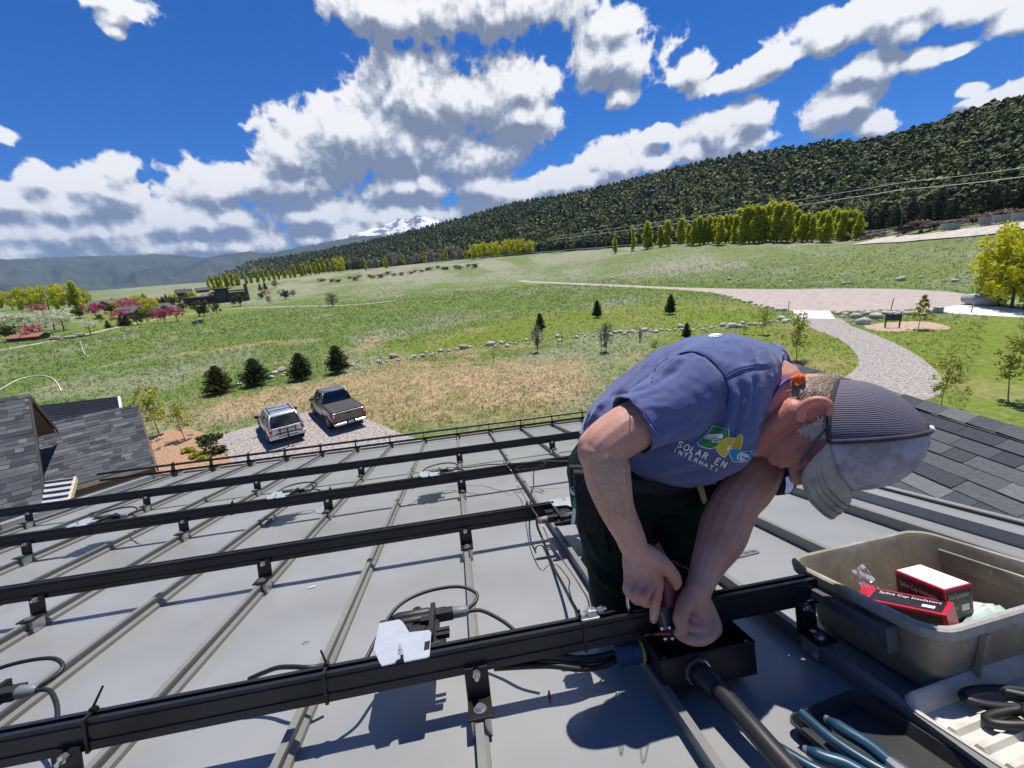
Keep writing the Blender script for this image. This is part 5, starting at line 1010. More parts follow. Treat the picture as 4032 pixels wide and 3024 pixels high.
for s_ in (-1.8, 1.5): mb = MB(); c = rp_ + eA * s_ - eB * 1.0 + UPz * .45; mb.tube([c, c + eB * .25], .45, 14); mb.build('wheel', M_rub, tr)
for i, (a, r, w, lab) in enumerate([(52.5, 152, 1.5, 'pale grey dumpster by the turnout, nearest the trailer'), (54.6, 147, .9, 'small grey bin right of the dumpster'), (55.6, 144, 1.4, 'pale grey dumpster in the middle of the turnout row'), (56.6, 141, 1.2, 'pale grey dumpster at the right of the turnout row')]):
    q = on(a, r); d_ = empty('dumpster', q, lab, 'dumpster'); mb = MB(); mb.prism([(-w, .2), (w, .2), (w * 1.1, 1.5), (-w * 1.1, 1.7)], q - eB * .7, eA, UPz, eB * 1.4); mb.build('bin_body', M_wpost, d_, bevel=.03); mb = MB(); mb.box(q + UPz * 1.68, eA * w * 1.1, eB * .75, UPz * .05); mb.build('lid', M_gal, d_)
    for s_ in (-.7, .7): mb = MB(); c = q + eA * w * s_ - eB * .6 + UPz * .12; mb.tube([c, c + eB * .12], .12, 10); mb.build('wheel', M_rub, d_)
# ------------------------------------------------------------------ grass that stands up
def grass(name, n, r0, r1, want, hgt, mt, label, seed, az=(-58, 56), blades=4, wid=.035):
    r_ = np.random.default_rng(seed); rr = np.sqrt(r_.random(n) * (r1 ** 1.0 - r0 ** 1.0) + r0 ** 1.0) ** 2 if False else r0 * (r1 / r0) ** r_.random(n); a = np.radians(r_.uniform(az[0], az[1], n)); x, y = CW[0] + rr * np.sin(a), CW[1] + rr * np.cos(a)
    d, l, s_, w_ = masks(x, y); keep = r_.random(n) < want(d, l, s_, x, y)
    for s in SHEETS: keep &= ~inpoly(x, y, s)
    x, y, rr = x[keep], y[keep], rr[keep]; m_ = len(x); z = terrain(x, y) - .01; sc = np.clip(rr / 45, .8, 2.6)
    b = np.repeat(np.stack([x, y, z], 1), blades, 0); k_ = len(b); b[:, :2] += r_.normal(size=(k_, 2)) * .06 * np.repeat(sc, blades)[:, None]; ang = r_.random(k_) * 6.28; s2 = np.repeat(sc, blades)
    w = np.stack([np.cos(ang), np.sin(ang), 0 * ang], 1) * (wid * s2 / 2)[:, None]; h = hgt * r_.uniform(.5, 1.3, k_) * np.sqrt(s2); tip = b + np.stack([r_.normal(size=k_) * .45 * h, r_.normal(size=k_) * .45 * h, h], 1)
    v = np.stack([b - w, b + w, tip], 1).reshape(-1, 3); o = np_mesh(name, v, np.arange(3 * k_).reshape(k_, 3), mt); tag(o, label, 'grass', kind='stuff')
def poly_of(o): 
    return [(v.co.x, v.co.y) for v in o.data.vertices]
SHEETS = [poly_of(o) for o in (road, drive, pad, bed, bed2, apron, apron2)]
GR = leafmat('meadow blade', (.05, .10, .02), (.20, .25, .06), .4); GS = leafmat('straw blade', (.30, .22, .11), (.62, .50, .32), .3); GL = leafmat('lawn blade', (.09, .16, .015), (.28, .32, .05), .4); GG = leafmat('sage blade', (.15, .18, .11), (.42, .40, .28), .3)
grass('meadow_grass', 42000, 24, 150, lambda d, l, s_, x, y: (1 - d * .8) * (1 - l * .5), .20, GR, 'rough green meadow grass', 1)
grass('straw_grass', 30000, 22, 60, lambda d, l, s_, x, y: d * .95 + .10, .20, GS, 'dry straw coloured grass', 2)
grass('lawn_grass', 16000, 22, 90, lambda d, l, s_, x, y: l + .12, .10, GL, 'short bright lawn grass', 3)
grass('sage_grass', 26000, 60, 240, lambda d, l, s_, x, y: s_ * .9 + .05, .30, GG, 'grey green sage and bunch grass', 4)
NEAR2 = {o.name for o in COL.objects}
# ================================================================== solar hardware on the roof
M_plate = mat('brushed steel plate', (.66, .69, .74), .30, metal=.55, var=.04, scale=30, bump=.02)
M_boot = mat('grey connector boot', (.17, .18, .20), .5, var=.1)
M_cop = mat('bare copper wire', (.60, .28, .17), .3, metal=.9, var=.1, scale=40)
M_silver = mat('bright nickel', (.80, .80, .80), .2, metal=.9, var=.05)
def text_mesh(body, size):
    cu = bpy.data.curves.new('t', 'FONT'); cu.body = body; cu.size = size; cu.align_x = 'LEFT'; cu.resolution_u = 3
    o = bpy.data.objects.new('t', cu); COL.objects.link(o); dg = bpy.context.evaluated_depsgraph_get(); me = bpy.data.meshes.new_from_object(o.evaluated_get(dg)); bpy.data.objects.remove(o); return me
def lettering(name, body, size, o, ex, ey, mt, parent, maxw=None):
    """flat printed words lying in the plane o, ex, ey"""
    me = text_mesh(body, size); ex, ey = np.array(ex, float), np.array(ey, float); ex /= np.linalg.norm(ex); ey /= np.linalg.norm(ey); o = np.array(o, float) - org(parent)
    co = np.empty(len(me.vertices) * 3); me.vertices.foreach_get('co', co); co = co.reshape(-1, 3); sx = 1.
    if maxw and len(co) and co[:, 0].max() > 0: sx = maxw / co[:, 0].max()
    co = o + co[:, :1] * sx * ex + co[:, 1:2] * ey; me.vertices.foreach_set('co', co.ravel()); me.update()
    ob = link(name, me, mt, parent); KIDS.setdefault(parent.name, []).append(ob); return ob
PLATE = [(260, 700), (475, 660), (515, 690), (585, 800), (800, 775), (824, 800), (806, 1055), (780, 1070), (530, 1120), (522, 1085), (520, 1040), (490, 1045), (488, 1080), (445, 1100), (430, 1130), (285, 1163), (262, 1130), (195, 985)]
PLUV = [roofpt(1400 + x * .36166, 2200 + y * .36166, .168)[:2] - np.array([.245, .878]) for x, y in PLATE]
def inverter(u, v, label, flip=1, loops=True):
    """power box hung from the rail by a bright plate; flip -1 puts the box on the camera side"""
    t = empty('power_optimizer', RF(u, v, .14), label, 'microinverter', 'power boxes on the rails')
    def Q(a, b, w): return RF(u + a * (1 if flip > 0 else -1), v + (b if flip > 0 else -b - .032), w)
    X, Y, Z = RF(1, 0, 0) * (1 if flip > 0 else -1), RF(0, 1, 0) * flip, RF(0, 0, 1)
    mb = MB(); mb.prism([tuple(q) for q in PLUV], Q(0, 0, .1655), X, Y, Z * .0025); pl = mb.build('bracket_plate', M_plate, t)
    mb = MB(); hexbolt(mb, Q(.0, -.012, .168), Z, .006, .007); mb.tube([Q(.0, -.012, .175), Q(.0, -.012, .186)], .0033, 8); mb.build('bolt', M_silver, pl)
    mb = MB(); mb.prism([(.052, -.022), (.064, -.020), (.064, .012), (.052, .010)], Q(0, 0, .1682), X, Y, Z * .0004); mb.build('slot', M_blk, pl)
    b = MB(); b.prism([(-.055, .03), (.070, .03), (.078, .04), (.078, .18), (.07, .19), (-.05, .19), (-.058, .18)], Q(0, 0, .128), X, Y, Z * .020); body = b.build('body', M_plast, t, bevel=.002)
    for x, y in ((-.058, .17), (.075, .185), (.078, .035)):
        mb = MB(); mb.box(Q(x, y, .140), X * .020, Y * .011, Z * .007); e_ = mb.build('mounting_ear', M_plast, body, bevel=.0015); mb = MB(); mb.box(Q(x, y, .1475), X * .007, Y * .004, Z * .0008); mb.build('slot', M_dark, body)
    for y, r_ in ((.165, .014), (.140, .011)):
        mb = MB(); mb.tube([Q(-.045, y, .152), Q(-.03, y, .152), Q(.05, y, .152), Q(.058, y, .152)], [r_ * .6, r_, r_, r_ * .7], 14); mb.build('capacitor_hump', M_plast, body, smooth=True, auto=40)
    mb = MB(); mb.box(Q(.062, .115, .156), X * .006, Y * .075, Z * .010); mb.build('rib', M_plast, body, bevel=.001)
    for x0, y0, w_, h_, z_ in ((-.03, .085, .022, .014, .150), (.025, .085, .020, .022, .151), (-.005, .118, .018, .010, .151), (.045, .13, .012, .016, .158), (.03, .055, .018, .012, .151)):
        mb = MB(); mb.box(Q(x0, y0, z_), X * w_, Y * h_, Z * .004); mb.build('relief', M_plast, body, bevel=.001)
    mb = MB(); mb.tube([Q(.02, .175, .160), Q(.02, .175, .164)], .011, 16); mb.tube([Q(.02, .175, .164), Q(.02, .175, .1645)], .004, 10); mb.build('boss', M_blk2, body)
    mb = MB(); mb.box(Q(.093, .148, .150), X * .022, Y * .014, Z * .012); cn = mb.build('connector', M_plast, t, bevel=.002)
    mb = MB(); mb.tube([Q(.113, .148, .150), Q(.118, .148, .150), Q(.150, .147, .149), Q(.156, .147, .149)], [.012, .015, .013, .009], 12); mb.build('boot', M_boot, cn, smooth=True, auto=50)
    for y in (.075, .055): mb = MB(); mb.box(Q(.090, y, .150), X * .016, Y * .006, Z * .006); mb.build('socket', M_plast, t, bevel=.001)
    if loops:
        c1 = [Q(.150, .150, .150), Q(.176, .165, .160), Q(.178, .19, .172), Q(.13, .215, .185), Q(.04, .215, .185), Q(-.03, .18, .175), Q(-.07, .10, .150), Q(-.10, .03, .125), Q(-.14, -.005, .105)]
        c2 = [Q(.150, .144, .149), Q(.19, .135, .148), Q(.24, .09, .135), Q(.28, .04, .118), Q(.32, .01, .108)]
        for c in (c1, c2): mb = MB(); mb.tube(spline(c, 7), .0048, 8); mb.build('lead', M_rub, t, smooth=True, auto=60)
    return t
inverter(.245, RAILV[0], 'black power box with a bright steel plate on the nearest rail')
def ufor(px, py, ri): return roofpt(px, py, .168)[0]
inverter(ufor(20, 2640, 0) - .02, RAILV[0], 'black power box cut by the left picture edge on the nearest rail')
inverter(ufor(310, 2065, 2), RAILV[2], 'leftmost black power box on the third rail')
inverter(ufor(1095, 1950, 2), RAILV[2], 'middle black power box on the third rail')
inverter(ufor(1690, 1866, 2), RAILV[2], 'black power box on the third rail, left of the taped cables')
inverter(ufor(2200, 1975, 1) + .03, RAILV[1], 'black power box beside the worker\'s tool belt on the second rail', -1, False)
inverter(ufor(2275, 1795, 2) + .1, RAILV[2], 'black power box half hidden behind the worker on the third rail', -1, False)
# cables read off the roof: pixel x, pixel y, height above the pans
def cab(pts, r, name, mt, label, cat='cable', n=6, parent=None):
    mb = MB(); mb.tube(spline([RF(*roofpt(x, y, w)) for x, y, w in pts], n), r, 8); o = mb.build(name, mt, parent, smooth=True, auto=60)
    if parent is None: tag(o, label, cat)
    return o
def a6(x, y): return 1600 + x * .36166, 1650 + y * .36166
def a7(x, y): return 2200 + x * .36166, 2200 + y * .36166
cab([(980, 2674, .09), (1030, 2652, .10), (1090, 2630, .115), (1150, 2626, .125), (1220, 2628, .125), (1290, 2618, .115)], .0055, 'trunk_cable', M_rub, 'black cable humped above the nearest rail')
cab([(*a6(1080, 490), .172), (*a6(1140, 560), .15), (*a6(1190, 640), .10), (*a6(1210, 720), .06), (*a6(1260, 800), .05), (*a6(1300, 870), .09), (*a6(1360, 960), .16), (*a6(1440, 1080), .172), (*a6(1500, 1200), .15), (*a6(1560, 1330), .09), (*a6(1640, 1440), .05), (*a6(1710, 1550), .035), (*a6(1780, 1650), .035), (*a7(120, 130), .06), (*a7(190, 230), .09), (*a7(250, 330), .12), (*a7(310, 430), .16), (*a7(335, 540), .182)], .0022, 'ground_wire', M_cop, 'bare copper ground wire snaking from the third rail to the nearest', 'wire')
cab([(*a6(1500, 500), .17), (*a6(1420, 515), .15), (*a6(1385, 600), .11), (*a6(1385, 720), .07), (*a6(1360, 800), .05), (*a6(1350, 900), .09), (*a6(1365, 980), .13), (*a6(1430, 1055), .15)], .0042, 'trunk_cable', M_rub, 'black cable hanging from the third rail to the second')
cab([(*a6(1415, 1080), .13), (*a6(1430, 1180), .08), (*a6(1480, 1300), .03), (*a6(1530, 1430), .012), (*a6(1580, 1560), .012), (*a6(1620, 1650), .02), (*a7(60, 310), .05), (*a7(130, 450), .08), (*a7(190, 560), .11), (*a7(225, 640), .125)], .0050, 'trunk_cable', M_rub, 'black cable running from the second rail down to the nearest')
cab([(*a6(440, 530), .13), (*a6(640, 530), .12), (*a6(860, 500), .14), (*a6(1040, 490), .168), (*a6(1250, 480), .17), (*a6(1480, 460), .17), (*a6(1760, 460), .16)], .0042, 'trunk_cable', M_rub, 'black cable taped along the top of the third rail')
cab([(*a6(1260, 500), .17), (*a6(1195, 530), .15), (*a6(1200, 555), .14), (*a6(1300, 545), .14), (*a6(1480, 520), .15), (*a6(1510, 480), .17), (*a6(1440, 455), .172), (*a6(1280, 475), .172)], .0042, 'coiled_cable', M_rub, 'small coil of black cable tied on the third rail')
# cable ties round the rails
def tie(u, ri, label, tail=(.01, .0, .03)):
    v = RAILV[ri] - .016; mb = MB(); r = .018; h = .0325
    for c, ex, ez in ((RF(u, v - r, RT - .031), RF(0, .0012, 0), RF(0, 0, h + .002)), (RF(u, v + r, RT - .031), RF(0, .0012, 0), RF(0, 0, h + .002)), (RF(u, v, RT + .0025), RF(0, r, 0), RF(0, 0, .0012)), (RF(u, v, RT - .0645), RF(0, r, 0), RF(0, 0, .0012))): mb.box(c, RF(.0032, 0, 0), ex, ez)
    mb.box(RF(u, v + .008, RT + .006), RF(.005, 0, 0), RF(0, .005, 0), RF(0, 0, .004)); p = RF(u, v + .008, RT + .009); mb.tube([p, p + RF(*tail)], [.0028, .0022], 5); tag(mb.build('cable_tie', M_plast), label, 'cable tie', 'cable ties')
tie(ufor(375, 2790, 0), 0, 'black cable tie on the nearest rail, left one', (.016, .01, .035)); tie(ufor(1290, 2612, 0), 0, 'black cable tie on the nearest rail left of the steel plate', (-.008, .0, .030)); tie(ufor(2285, 2430, 0), 0, 'black cable tie beside the copper lug on the nearest rail', (.0, .004, .01))
tie(ufor(935, 1968, 2), 2, 'black cable tie on the third rail left of the middle box', (.012, .01, .02)); tie(ufor(1300, 1925, 2), 2, 'black cable tie on the third rail right of the middle box', (.002, 0, .012)); tie(ufor(1622, 1880, 2), 2, 'black cable tie on the third rail left of the third box', (0, 0, .012)); tie(ufor(2075, 1988, 1), 1, 'black cable tie on the second rail near the power box', (0, 0, .012))
# ground lugs and T bolt on the rails
def lug(u, ri, label):
    v = RAILV[ri] - .016; t = empty('ground_lug', RF(u, v, RT), label, 'ground lug', 'ground lugs'); mb = MB(); mb.box(RF(u, v, RT + .004), RF(.022, 0, 0), RF(0, .013, 0), RF(0, 0, .003)); mb.box(RF(u + .006, v, RT + .014), RF(.011, 0, 0), RF(0, .010, 0), RF(0, 0, .008)); mb.build('lug_body', M_alu, t, bevel=.002)
    mb = MB(); hexbolt(mb, RF(u + .022, v, RT + .014), RF(1, 0, .2), .008, .012); mb.tube([RF(u + .034, v, RT + .016), RF(u + .042, v, RT + .018)], .004, 8); mb.build('screw', M_silver, t); mb = MB(); hexbolt(mb, RF(u - .014, v, RT + .007), RF(0, 0, 1), .008, .008); mb.build('bolt', M_silver, t)
lug(ufor(2318, 2424, 0), 0, 'bright ground lug clamping the copper wire on the nearest rail'); lug(ufor(1990, 1838, 2), 2, 'bright ground lug at the start of the copper wire on the third rail')
ub = ufor(2490, 2390, 0); tb = empty('tee_bolt', RF(ub, RAILV[0] - .016, RT), 'upright threaded bolt with square nut on the nearest rail', 'bolt'); mb = MB(); mb.tube([RF(ub - .012, RAILV[0] - .016, RT - .004), RF(ub - .012, RAILV[0] - .016, RT + .062)], .0038, 10)
for i in range(12): mb.tube([RF(ub - .012, RAILV[0] - .016, RT + .012 + i * .004), RF(ub - .012, RAILV[0] - .016, RT + .0138 + i * .004)], .0045, 10)
mb.build('thread', M_silver, tb); mb = MB(); mb.box(RF(ub + .012, RAILV[0] - .016, RT + .003), RF(.018, 0, 0), RF(0, .012, 0), RF(0, 0, .003)); mb.build('nut', M_blk, tb, bevel=.001)
cab([(*a7(330, 560), .186), (*a7(395, 590), .18), (*a7(440, 660), .15), (*a7(470, 760), .12), (*a7(530, 850), .09), (*a7(620, 880), .075), (*a7(700, 885), .072)], .0022, 'ground_wire', M_cop, 'short copper wire from the lug into the blue fitting', 'wire')
# ------------------------------------------------------------------ junction box, fitting, conduit
JU0, JU1, JV0, JV1, JW0, JW1 = .806, 1.027, .768, .945, .024, .098
jb = empty('junction_box', RF((JU0 + JU1) / 2, (JV0 + JV1) / 2, JW0), 'open black steel junction box under the nearest rail', 'junction box')
th = .003
for n_, lo_, hi_ in (('box_floor', (JU0, JV0, JW0), (JU1, JV1, JW0 + th)), ('box_side', (JU0, JV0, JW0 + th), (JU0 + th, JV1, JW1)), ('box_side', (JU1 - th, JV0, JW0 + th), (JU1, JV1, JW1)), ('box_side', (JU0 + th, JV0, JW0 + th), (JU1 - th, JV0 + th, JW1)), ('box_side', (JU0 + th, JV1 - th, JW0 + th), (JU1 - th, JV1, JW1))):
    mb = MB(); lo_, hi_ = np.array(lo_), np.array(hi_); c, h_ = (lo_ + hi_) / 2, (hi_ - lo_) / 2; mb.box(RF(*c), RF(h_[0], 0, 0), RF(0, h_[1], 0), RF(0, 0, h_[2])); mb.build(n_, M_blk2, jb)
for a, b in (((JU0, JV0), (JU1, JV0)), ((JU0, JV0), (JU0, JV1)), ((JU1, JV0), (JU1, JV1))):
    mb = MB(); mb.tube([RF(*a, JW1), RF(*b, JW1)], .0032, 8); mb.build('rolled_rim', M_blk, jb)
for u, v in ((JU0 + .012, JV0 + .012), (JU1 - .012, JV0 + .012), (JU0 + .012, JV1 - .02)): mb = MB(); hexbolt(mb, RF(u, v, JW1 - .006), RF(0, 0, 1), .0045, .004); mb.build('screw', M_zinc, jb)
M_blue = mat('blue nylon', (.035, .075, .16), .45, var=.1); M_yel = mat('yellow gasket', (.62, .50, .04), .5)
gv, gw = .868, .062; gl = empty('cable_gland', RF(JU0, gv, gw), 'blue nylon cable gland with yellow gasket on the box', 'cable gland'); mb = MB(); mb.prism([(math.cos(i * math.pi / 4 + .4) * .0265, math.sin(i * math.pi / 4 + .4) * .0265) for i in range(8)], RF(JU0 - .074, gv, gw), RF(0, 1, 0), RF(0, 0, 1), RF(.040, 0, 0)); mb.build('dome_nut', M_blue, gl, bevel=.002)
mb = MB(); mb.tube([RF(JU0 - .034, gv, gw), RF(JU0 - .012, gv, gw)], .0275, 18); mb.build('collar', M_blue, gl, bevel=.001); mb = MB(); mb.tube([RF(JU0 - .012, gv, gw), RF(JU0 - .007, gv, gw)], .030, 20); mb.build('gasket', M_yel, gl); mb = MB(); mb.tube([RF(JU0 - .007, gv, gw), RF(JU0 - .0005, gv, gw)], .031, 20); mb.build('lock_ring', M_plast, gl)
for i, (dy, dz) in enumerate(((0, .012), (.010, -.004), (-.010, -.006))):
    mb = MB(); mb.tube(spline([RF(JU0 - .06, gv + dy * .6, gw + dz * .6), RF(JU0 - .11, gv + dy - .004, gw - .004 + dz), RF(JU0 - .17, gv - .018 + dy, gw + .012 + dz), RF(JU0 - .24, gv - .012 + dy, gw + .03 + dz), RF(JU0 - .36, gv - .006, gw + .034 + dz * .3)], 6), .0068, 8); tag(mb.build('feeder_cable', M_rub, None, smooth=True, auto=60), ['black feeder cable into the blue gland, upper one', 'black feeder cable into the blue gland, rear one', 'black feeder cable into the blue gland, lower front one'][i], 'cable')
cd = empty('flexible_conduit', RF(.885, JV0, .058), 'thick black flexible conduit running from the box toward the camera', 'conduit'); M_cond = mat('black conduit', (.020, .020, .021), .38, var=.15, scale=8); path = [RF(.893, JV0 - .035, .058), RF(.898, .70, .058), RF(.905, .62, .050), RF(.915, .54, .038), RF(.93, .45, .028), RF(.95, .32, .024), RF(.96, .12, .024)]
mb = MB(); mb.tube(spline(path, 8), .0195, 18); mb.build('conduit_tube', M_cond, cd, smooth=True, auto=60); mb = MB(); mb.prism([(math.cos(i * math.pi / 4) * .027, math.sin(i * math.pi / 4) * .027) for i in range(8)], RF(.887, JV0 - .022, .058), RF(1, 0, 0), RF(0, 0, 1), RF(0, .018, 0)); mb.build('fitting_nut', M_blk2, cd, bevel=.002); mb = MB(); mb.tube([RF(.8875, JV0 - .018, .058), RF(.894, JV0 - .052, .058), RF(.896, JV0 - .06, .058)], [.027, .026, .021], 18); mb.build('compression_nut', M_cond, cd, smooth=True, auto=40); mb = MB(); mb.tube([RF(.887, JV0 - .004, .058), RF(.887, JV0 - .0005, .058)], .030, 20); mb.build('washer', M_zinc, cd)
# odds and ends on the pans
sl = empty('slotted_strap', RF(*roofpt(2920, 2184, .002)), 'small slotted steel strap lying on the roof right of the worker', 'strap'); c = roofpt(2915, 2186, .003); e1 = roofpt(2968, 2174, .003) - c; e1 /= np.linalg.norm(e1); e2 = np.array([-e1[1], e1[0], 0]); mb = MB(); L_, W_ = .075, .016; mb.prism([(L_ * .8 * math.copysign(1, math.cos(a)) * min(1, abs(math.cos(a)) * 2) + W_ * math.cos(a), W_ * math.sin(a)) for a in np.linspace(0, 2 * math.pi, 24, endpoint=False)], RF(*c), WR @ e1, WR @ e2, RF(0, 0, .003)); mb.build('strap_plate', mat('dull steel', (.28, .28, .28), .4, metal=.6), sl)
for x in (-.05, -.012, .026, .055): mb = MB(); mb.box(RF(*(c + e1 * x)) + RF(0, 0, .0032), WR @ e1 * .010, WR @ e2 * .004, RF(0, 0, .0004)); mb.build('slot', M_dark, sl)
cab([(2161, 2722, .004), (2163, 2736, .006), (2165, 2750, .004)], .003, 'wire_scrap', mat('red insulation', (.35, .03, .03), .5), 'tiny red wire scrap lying in the rail shadow', 'scrap')
cab([(1190, 2536, .003), (1202, 2528, .006), (1216, 2527, .003)], .0012, 'dry_twig', M_bark, 'tiny dry twig on the roof left of the plate', 'twig')
cab([(2412, 2745, .003), (2420, 2744, .003), (2433, 2722, .004), (2449, 2748, .003)], .0009, 'scratch_wire', M_alu, 'bent scrap of bright wire on the roof', 'scrap')
mb = MB(); q0 = roofpt(1222, 2314, .0015); mb.prism([(-.014, -.002), (-.004, -.004), (.010, -.001), (.020, .007), (.018, .013), (.006, .010), (-.002, .004)], RF(*q0), RF(1, 0, 0), RF(0, 1, 0), RF(0, 0, .001)); tag(mb.build('bird_dropping', mat('white lime', (.75, .74, .70), .8)), 'white bird dropping on a roof panel', 'dropping')

# ================================================================== tote with connector boxes
def tote_mat():
    """grey tub, mud caked toward the bottom and in streaks"""
    M = bpy.data.materials.new('muddy grey plastic'); M.use_nodes = True; N = M.node_tree.nodes; L = M.node_tree.links; b = N['Principled BSDF']; b.inputs['Roughness'].default_value = .6
    tc = N.new('ShaderNodeTexCoord'); sp = N.new('ShaderNodeSeparateXYZ'); L.new(tc.outputs['Generated'], sp.inputs[0])
    def nz(sc, det, st=None):
        n = N.new('ShaderNodeTexNoise'); n.inputs['Scale'].default_value = sc; n.inputs['Detail'].default_value = det; n.inputs['Roughness'].default_value = .65; src = tc.outputs['Object']
        if st: mp = N.new('ShaderNodeMapping'); mp.inputs['Scale'].default_value = st; L.new(src, mp.inputs[0]); src = mp.outputs[0]
        L.new(src, n.inputs['Vector']); return n.outputs[0]
    r1 = N.new('ShaderNodeValToRGB'); e = r1.color_ramp.elements; e[0].position = .3; e[0].color = (.17, .145, .10, 1); e[1].position = .7; e[1].color = (.34, .30, .21, 1); L.new(nz(11, 8), r1.inputs[0])
    r2 = N.new('ShaderNodeValToRGB'); e = r2.color_ramp.elements; e[0].position = .35; e[0].color = (.27, .26, .235, 1); e[1].position = .62; e[1].color = (.42, .41, .38, 1); L.new(nz(16, 7, (1, 1, .25)), r2.inputs[0])
    m1 = N.new('ShaderNodeMath'); m1.operation = 'MULTIPLY_ADD'; L.new(nz(7, 6), m1.inputs[0]); m1.inputs[1].default_value = .9; L.new(sp.outputs[2], m1.inputs[2])
    mr_ = N.new('ShaderNodeMapRange'); L.new(m1.outputs[0], mr_.inputs[0]); mr_.inputs[1].default_value = 1.12; mr_.inputs[2].default_value = 1.30
    mx = N.new('ShaderNodeMix'); mx.data_type = 'RGBA'; L.new(mr_.outputs[0], mx.inputs[0]); L.new(r1.outputs[0], mx.inputs[6]); L.new(r2.outputs[0], mx.inputs[7])
    sc_ = N.new('ShaderNodeValToRGB'); e = sc_.color_ramp.elements; e[0].position = .66; e[0].color = (0, 0, 0, 1); e[1].position = .70; e[1].color = (.55, .55, .55, 1); L.new(nz(34, 3, (1, 1, .5)), sc_.inputs[0])
    m2 = N.new('ShaderNodeMix'); m2.data_type = 'RGBA'; L.new(sc_.outputs[0], m2.inputs[0]); L.new(mx.outputs[2], m2.inputs[6]); m2.inputs[7].default_value = (.62, .60, .56, 1); L.new(m2.outputs[2], b.inputs['Base Color'])
    bp = N.new('ShaderNodeBump'); bp.inputs['Strength'].default_value = .15; bp.inputs['Distance'].default_value = .004; L.new(nz(30, 4), bp.inputs['Height']); L.new(bp.outputs[0], b.inputs['Normal']); return M
M_tote = tote_mat()
M_tote_in = M_tote
def RFp(o, a, b): return o + a
ang = R(4.0); E1 = np.array([math.cos(ang), math.sin(ang), 0]); E2 = np.array([-math.sin(ang), math.cos(ang), 0]); TO = np.array([1.283, .585, 0])
def T(a, b, w): return RF(*(TO + E1 * a + E2 * b + np.array([0, 0, w])))
TL, TW, TH_ = .455, .365, .172
def rrect(a0, a1, b0, b1, r, w, n=5):
    out = []
    for cx, cy, s_ in ((a1 - r, b1 - r, 0), (a0 + r, b1 - r, 1), (a0 + r, b0 + r, 2), (a1 - r, b0 + r, 3)):
        for k in range(n + 1): a = math.pi / 2 * (s_ + k / n); out.append(T(cx + r * math.cos(a), cy + r * math.sin(a), w))
    return out
tote = empty('tool_tote', T(TL / 2, TW / 2, 0), 'dirty grey plastic tote holding red boxes at the right', 'tote')
mb = MB(); ins = .038
mb.loft([rrect(ins + .02, TL - ins - .02, ins + .03, TW - ins - .02, .03, .004), rrect(ins, TL - ins, ins + .008, TW - ins, .035, .014), rrect(.016, TL - .016, .016, TW - .016, .04, TH_ - .030), rrect(.008, TL - .008, .008, TW - .008, .045, TH_ - .028), rrect(.0, TL, .0, TW, .05, TH_ - .022), rrect(-.002, TL + .002, -.002, TW + .002, .05, TH_ - .002), rrect(.002, TL - .002, .002, TW - .002, .05, TH_ + .002), rrect(.012, TL - .012, .012, TW - .012, .045, TH_ + .001), rrect(.016, TL - .016, .016, TW - .016, .043, TH_ - .010), rrect(ins + .004, TL - ins - .004, ins + .012, TW - ins - .004, .033, .018), rrect(ins + .02, TL - ins - .02, ins + .03, TW - ins - .02, .03, .010)]); mb.build('tub', M_tote, tote, smooth=True, auto=35)
for k_, (a, b) in enumerate(((.04, .25), (.16, .20))):
    pass
M_hand = mat('dark grey handle plastic', (.10, .105, .12), .5, var=.15)
mb = MB(); mb.prism([(.10, .118), (.30, .118), (.31, .128), (.30, .142), (.10, .142), (.09, .13)], T(-.022, 0, 0), (T(0, 1, 0) - T(0, 0, 0)), RF(0, 0, 1), (T(.016, 0, 0) - T(0, 0, 0))); hd = mb.build('handle', M_hand, tote, bevel=.003)
for b in (.095, .295): mb = MB(); mb.box(T(-.006, b, .115), T(.014, 0, 0) - T(0, 0, 0), T(0, .012, 0) - T(0, 0, 0), RF(0, 0, .028)); mb.build('hinge_lug', M_hand, hd, bevel=.003)
mb = MB(); mb.box(T(TL - .030, TW * .52, .125), T(.004, 0, 0) - T(0, 0, 0), T(0, .10, 0) - T(0, 0, 0), RF(0, 0, .022)); mb.build('inner_rib', M_tote, tote, bevel=.003)
for a in (.13, .33): mb = MB(); mb.box(T(a, .022, .085), T(.003, 0, 0) - T(0, 0, 0), T(0, .006, 0) - T(0, 0, 0), RF(0, -.018 / .085 * .06, .055)); mb.build('outer_rib', M_tote, tote, bevel=.001)
# boxes in the tote
M_red = mat('glossy red card', (.52, .015, .05), .4, var=.06, scale=6); M_bcard = mat('printed black card', (.022, .018, .018), .35, var=.2, scale=8); M_wcard = mat('white label card', (.86, .84, .85), .5, var=.03); M_white = mat('white ink', (.80, .80, .80), .5, var=.02)
def card_box(name, c, ax, ay, az, label):
    """printed carton: red shell, black panels and white words; half-edge vectors"""
    c, ax, ay, az = [np.array(q, float) for q in (c, ax, ay, az)]; t = empty(name, c - az, label, 'carton'); mb = MB(); mb.box(c, ax, ay, az); mb.build('shell', M_red, t, bevel=.0015); return t
bz = .152
bc = [roofpt(x, y, bz) for x, y in ((3518, 2246), (3628, 2220), (3836, 2298), (3710, 2324))]
cB = sum(bc) / 4; hx = (bc[2] - bc[1] + bc[3] - bc[0]) / 4; hy = (bc[1] - bc[0] + bc[2] - bc[3]) / 4; hx = WR @ hx; hy = WR @ hy; hz = RF(0, 0, .045)
nx, ny = hx / np.linalg.norm(hx), hy / np.linalg.norm(hy); hy = (ny - nx * np.dot(nx, ny)); hy = hy / np.linalg.norm(hy) * .040; hx = nx * min(np.linalg.norm(hx), .085); ny = hy / np.linalg.norm(hy); nz = RF(0, 0, 1)
cw = RF(*cB) - hz
b1 = card_box('connector_carton', cw, hx, hy, hz, 'upright red and black carton with a white top in the tote')
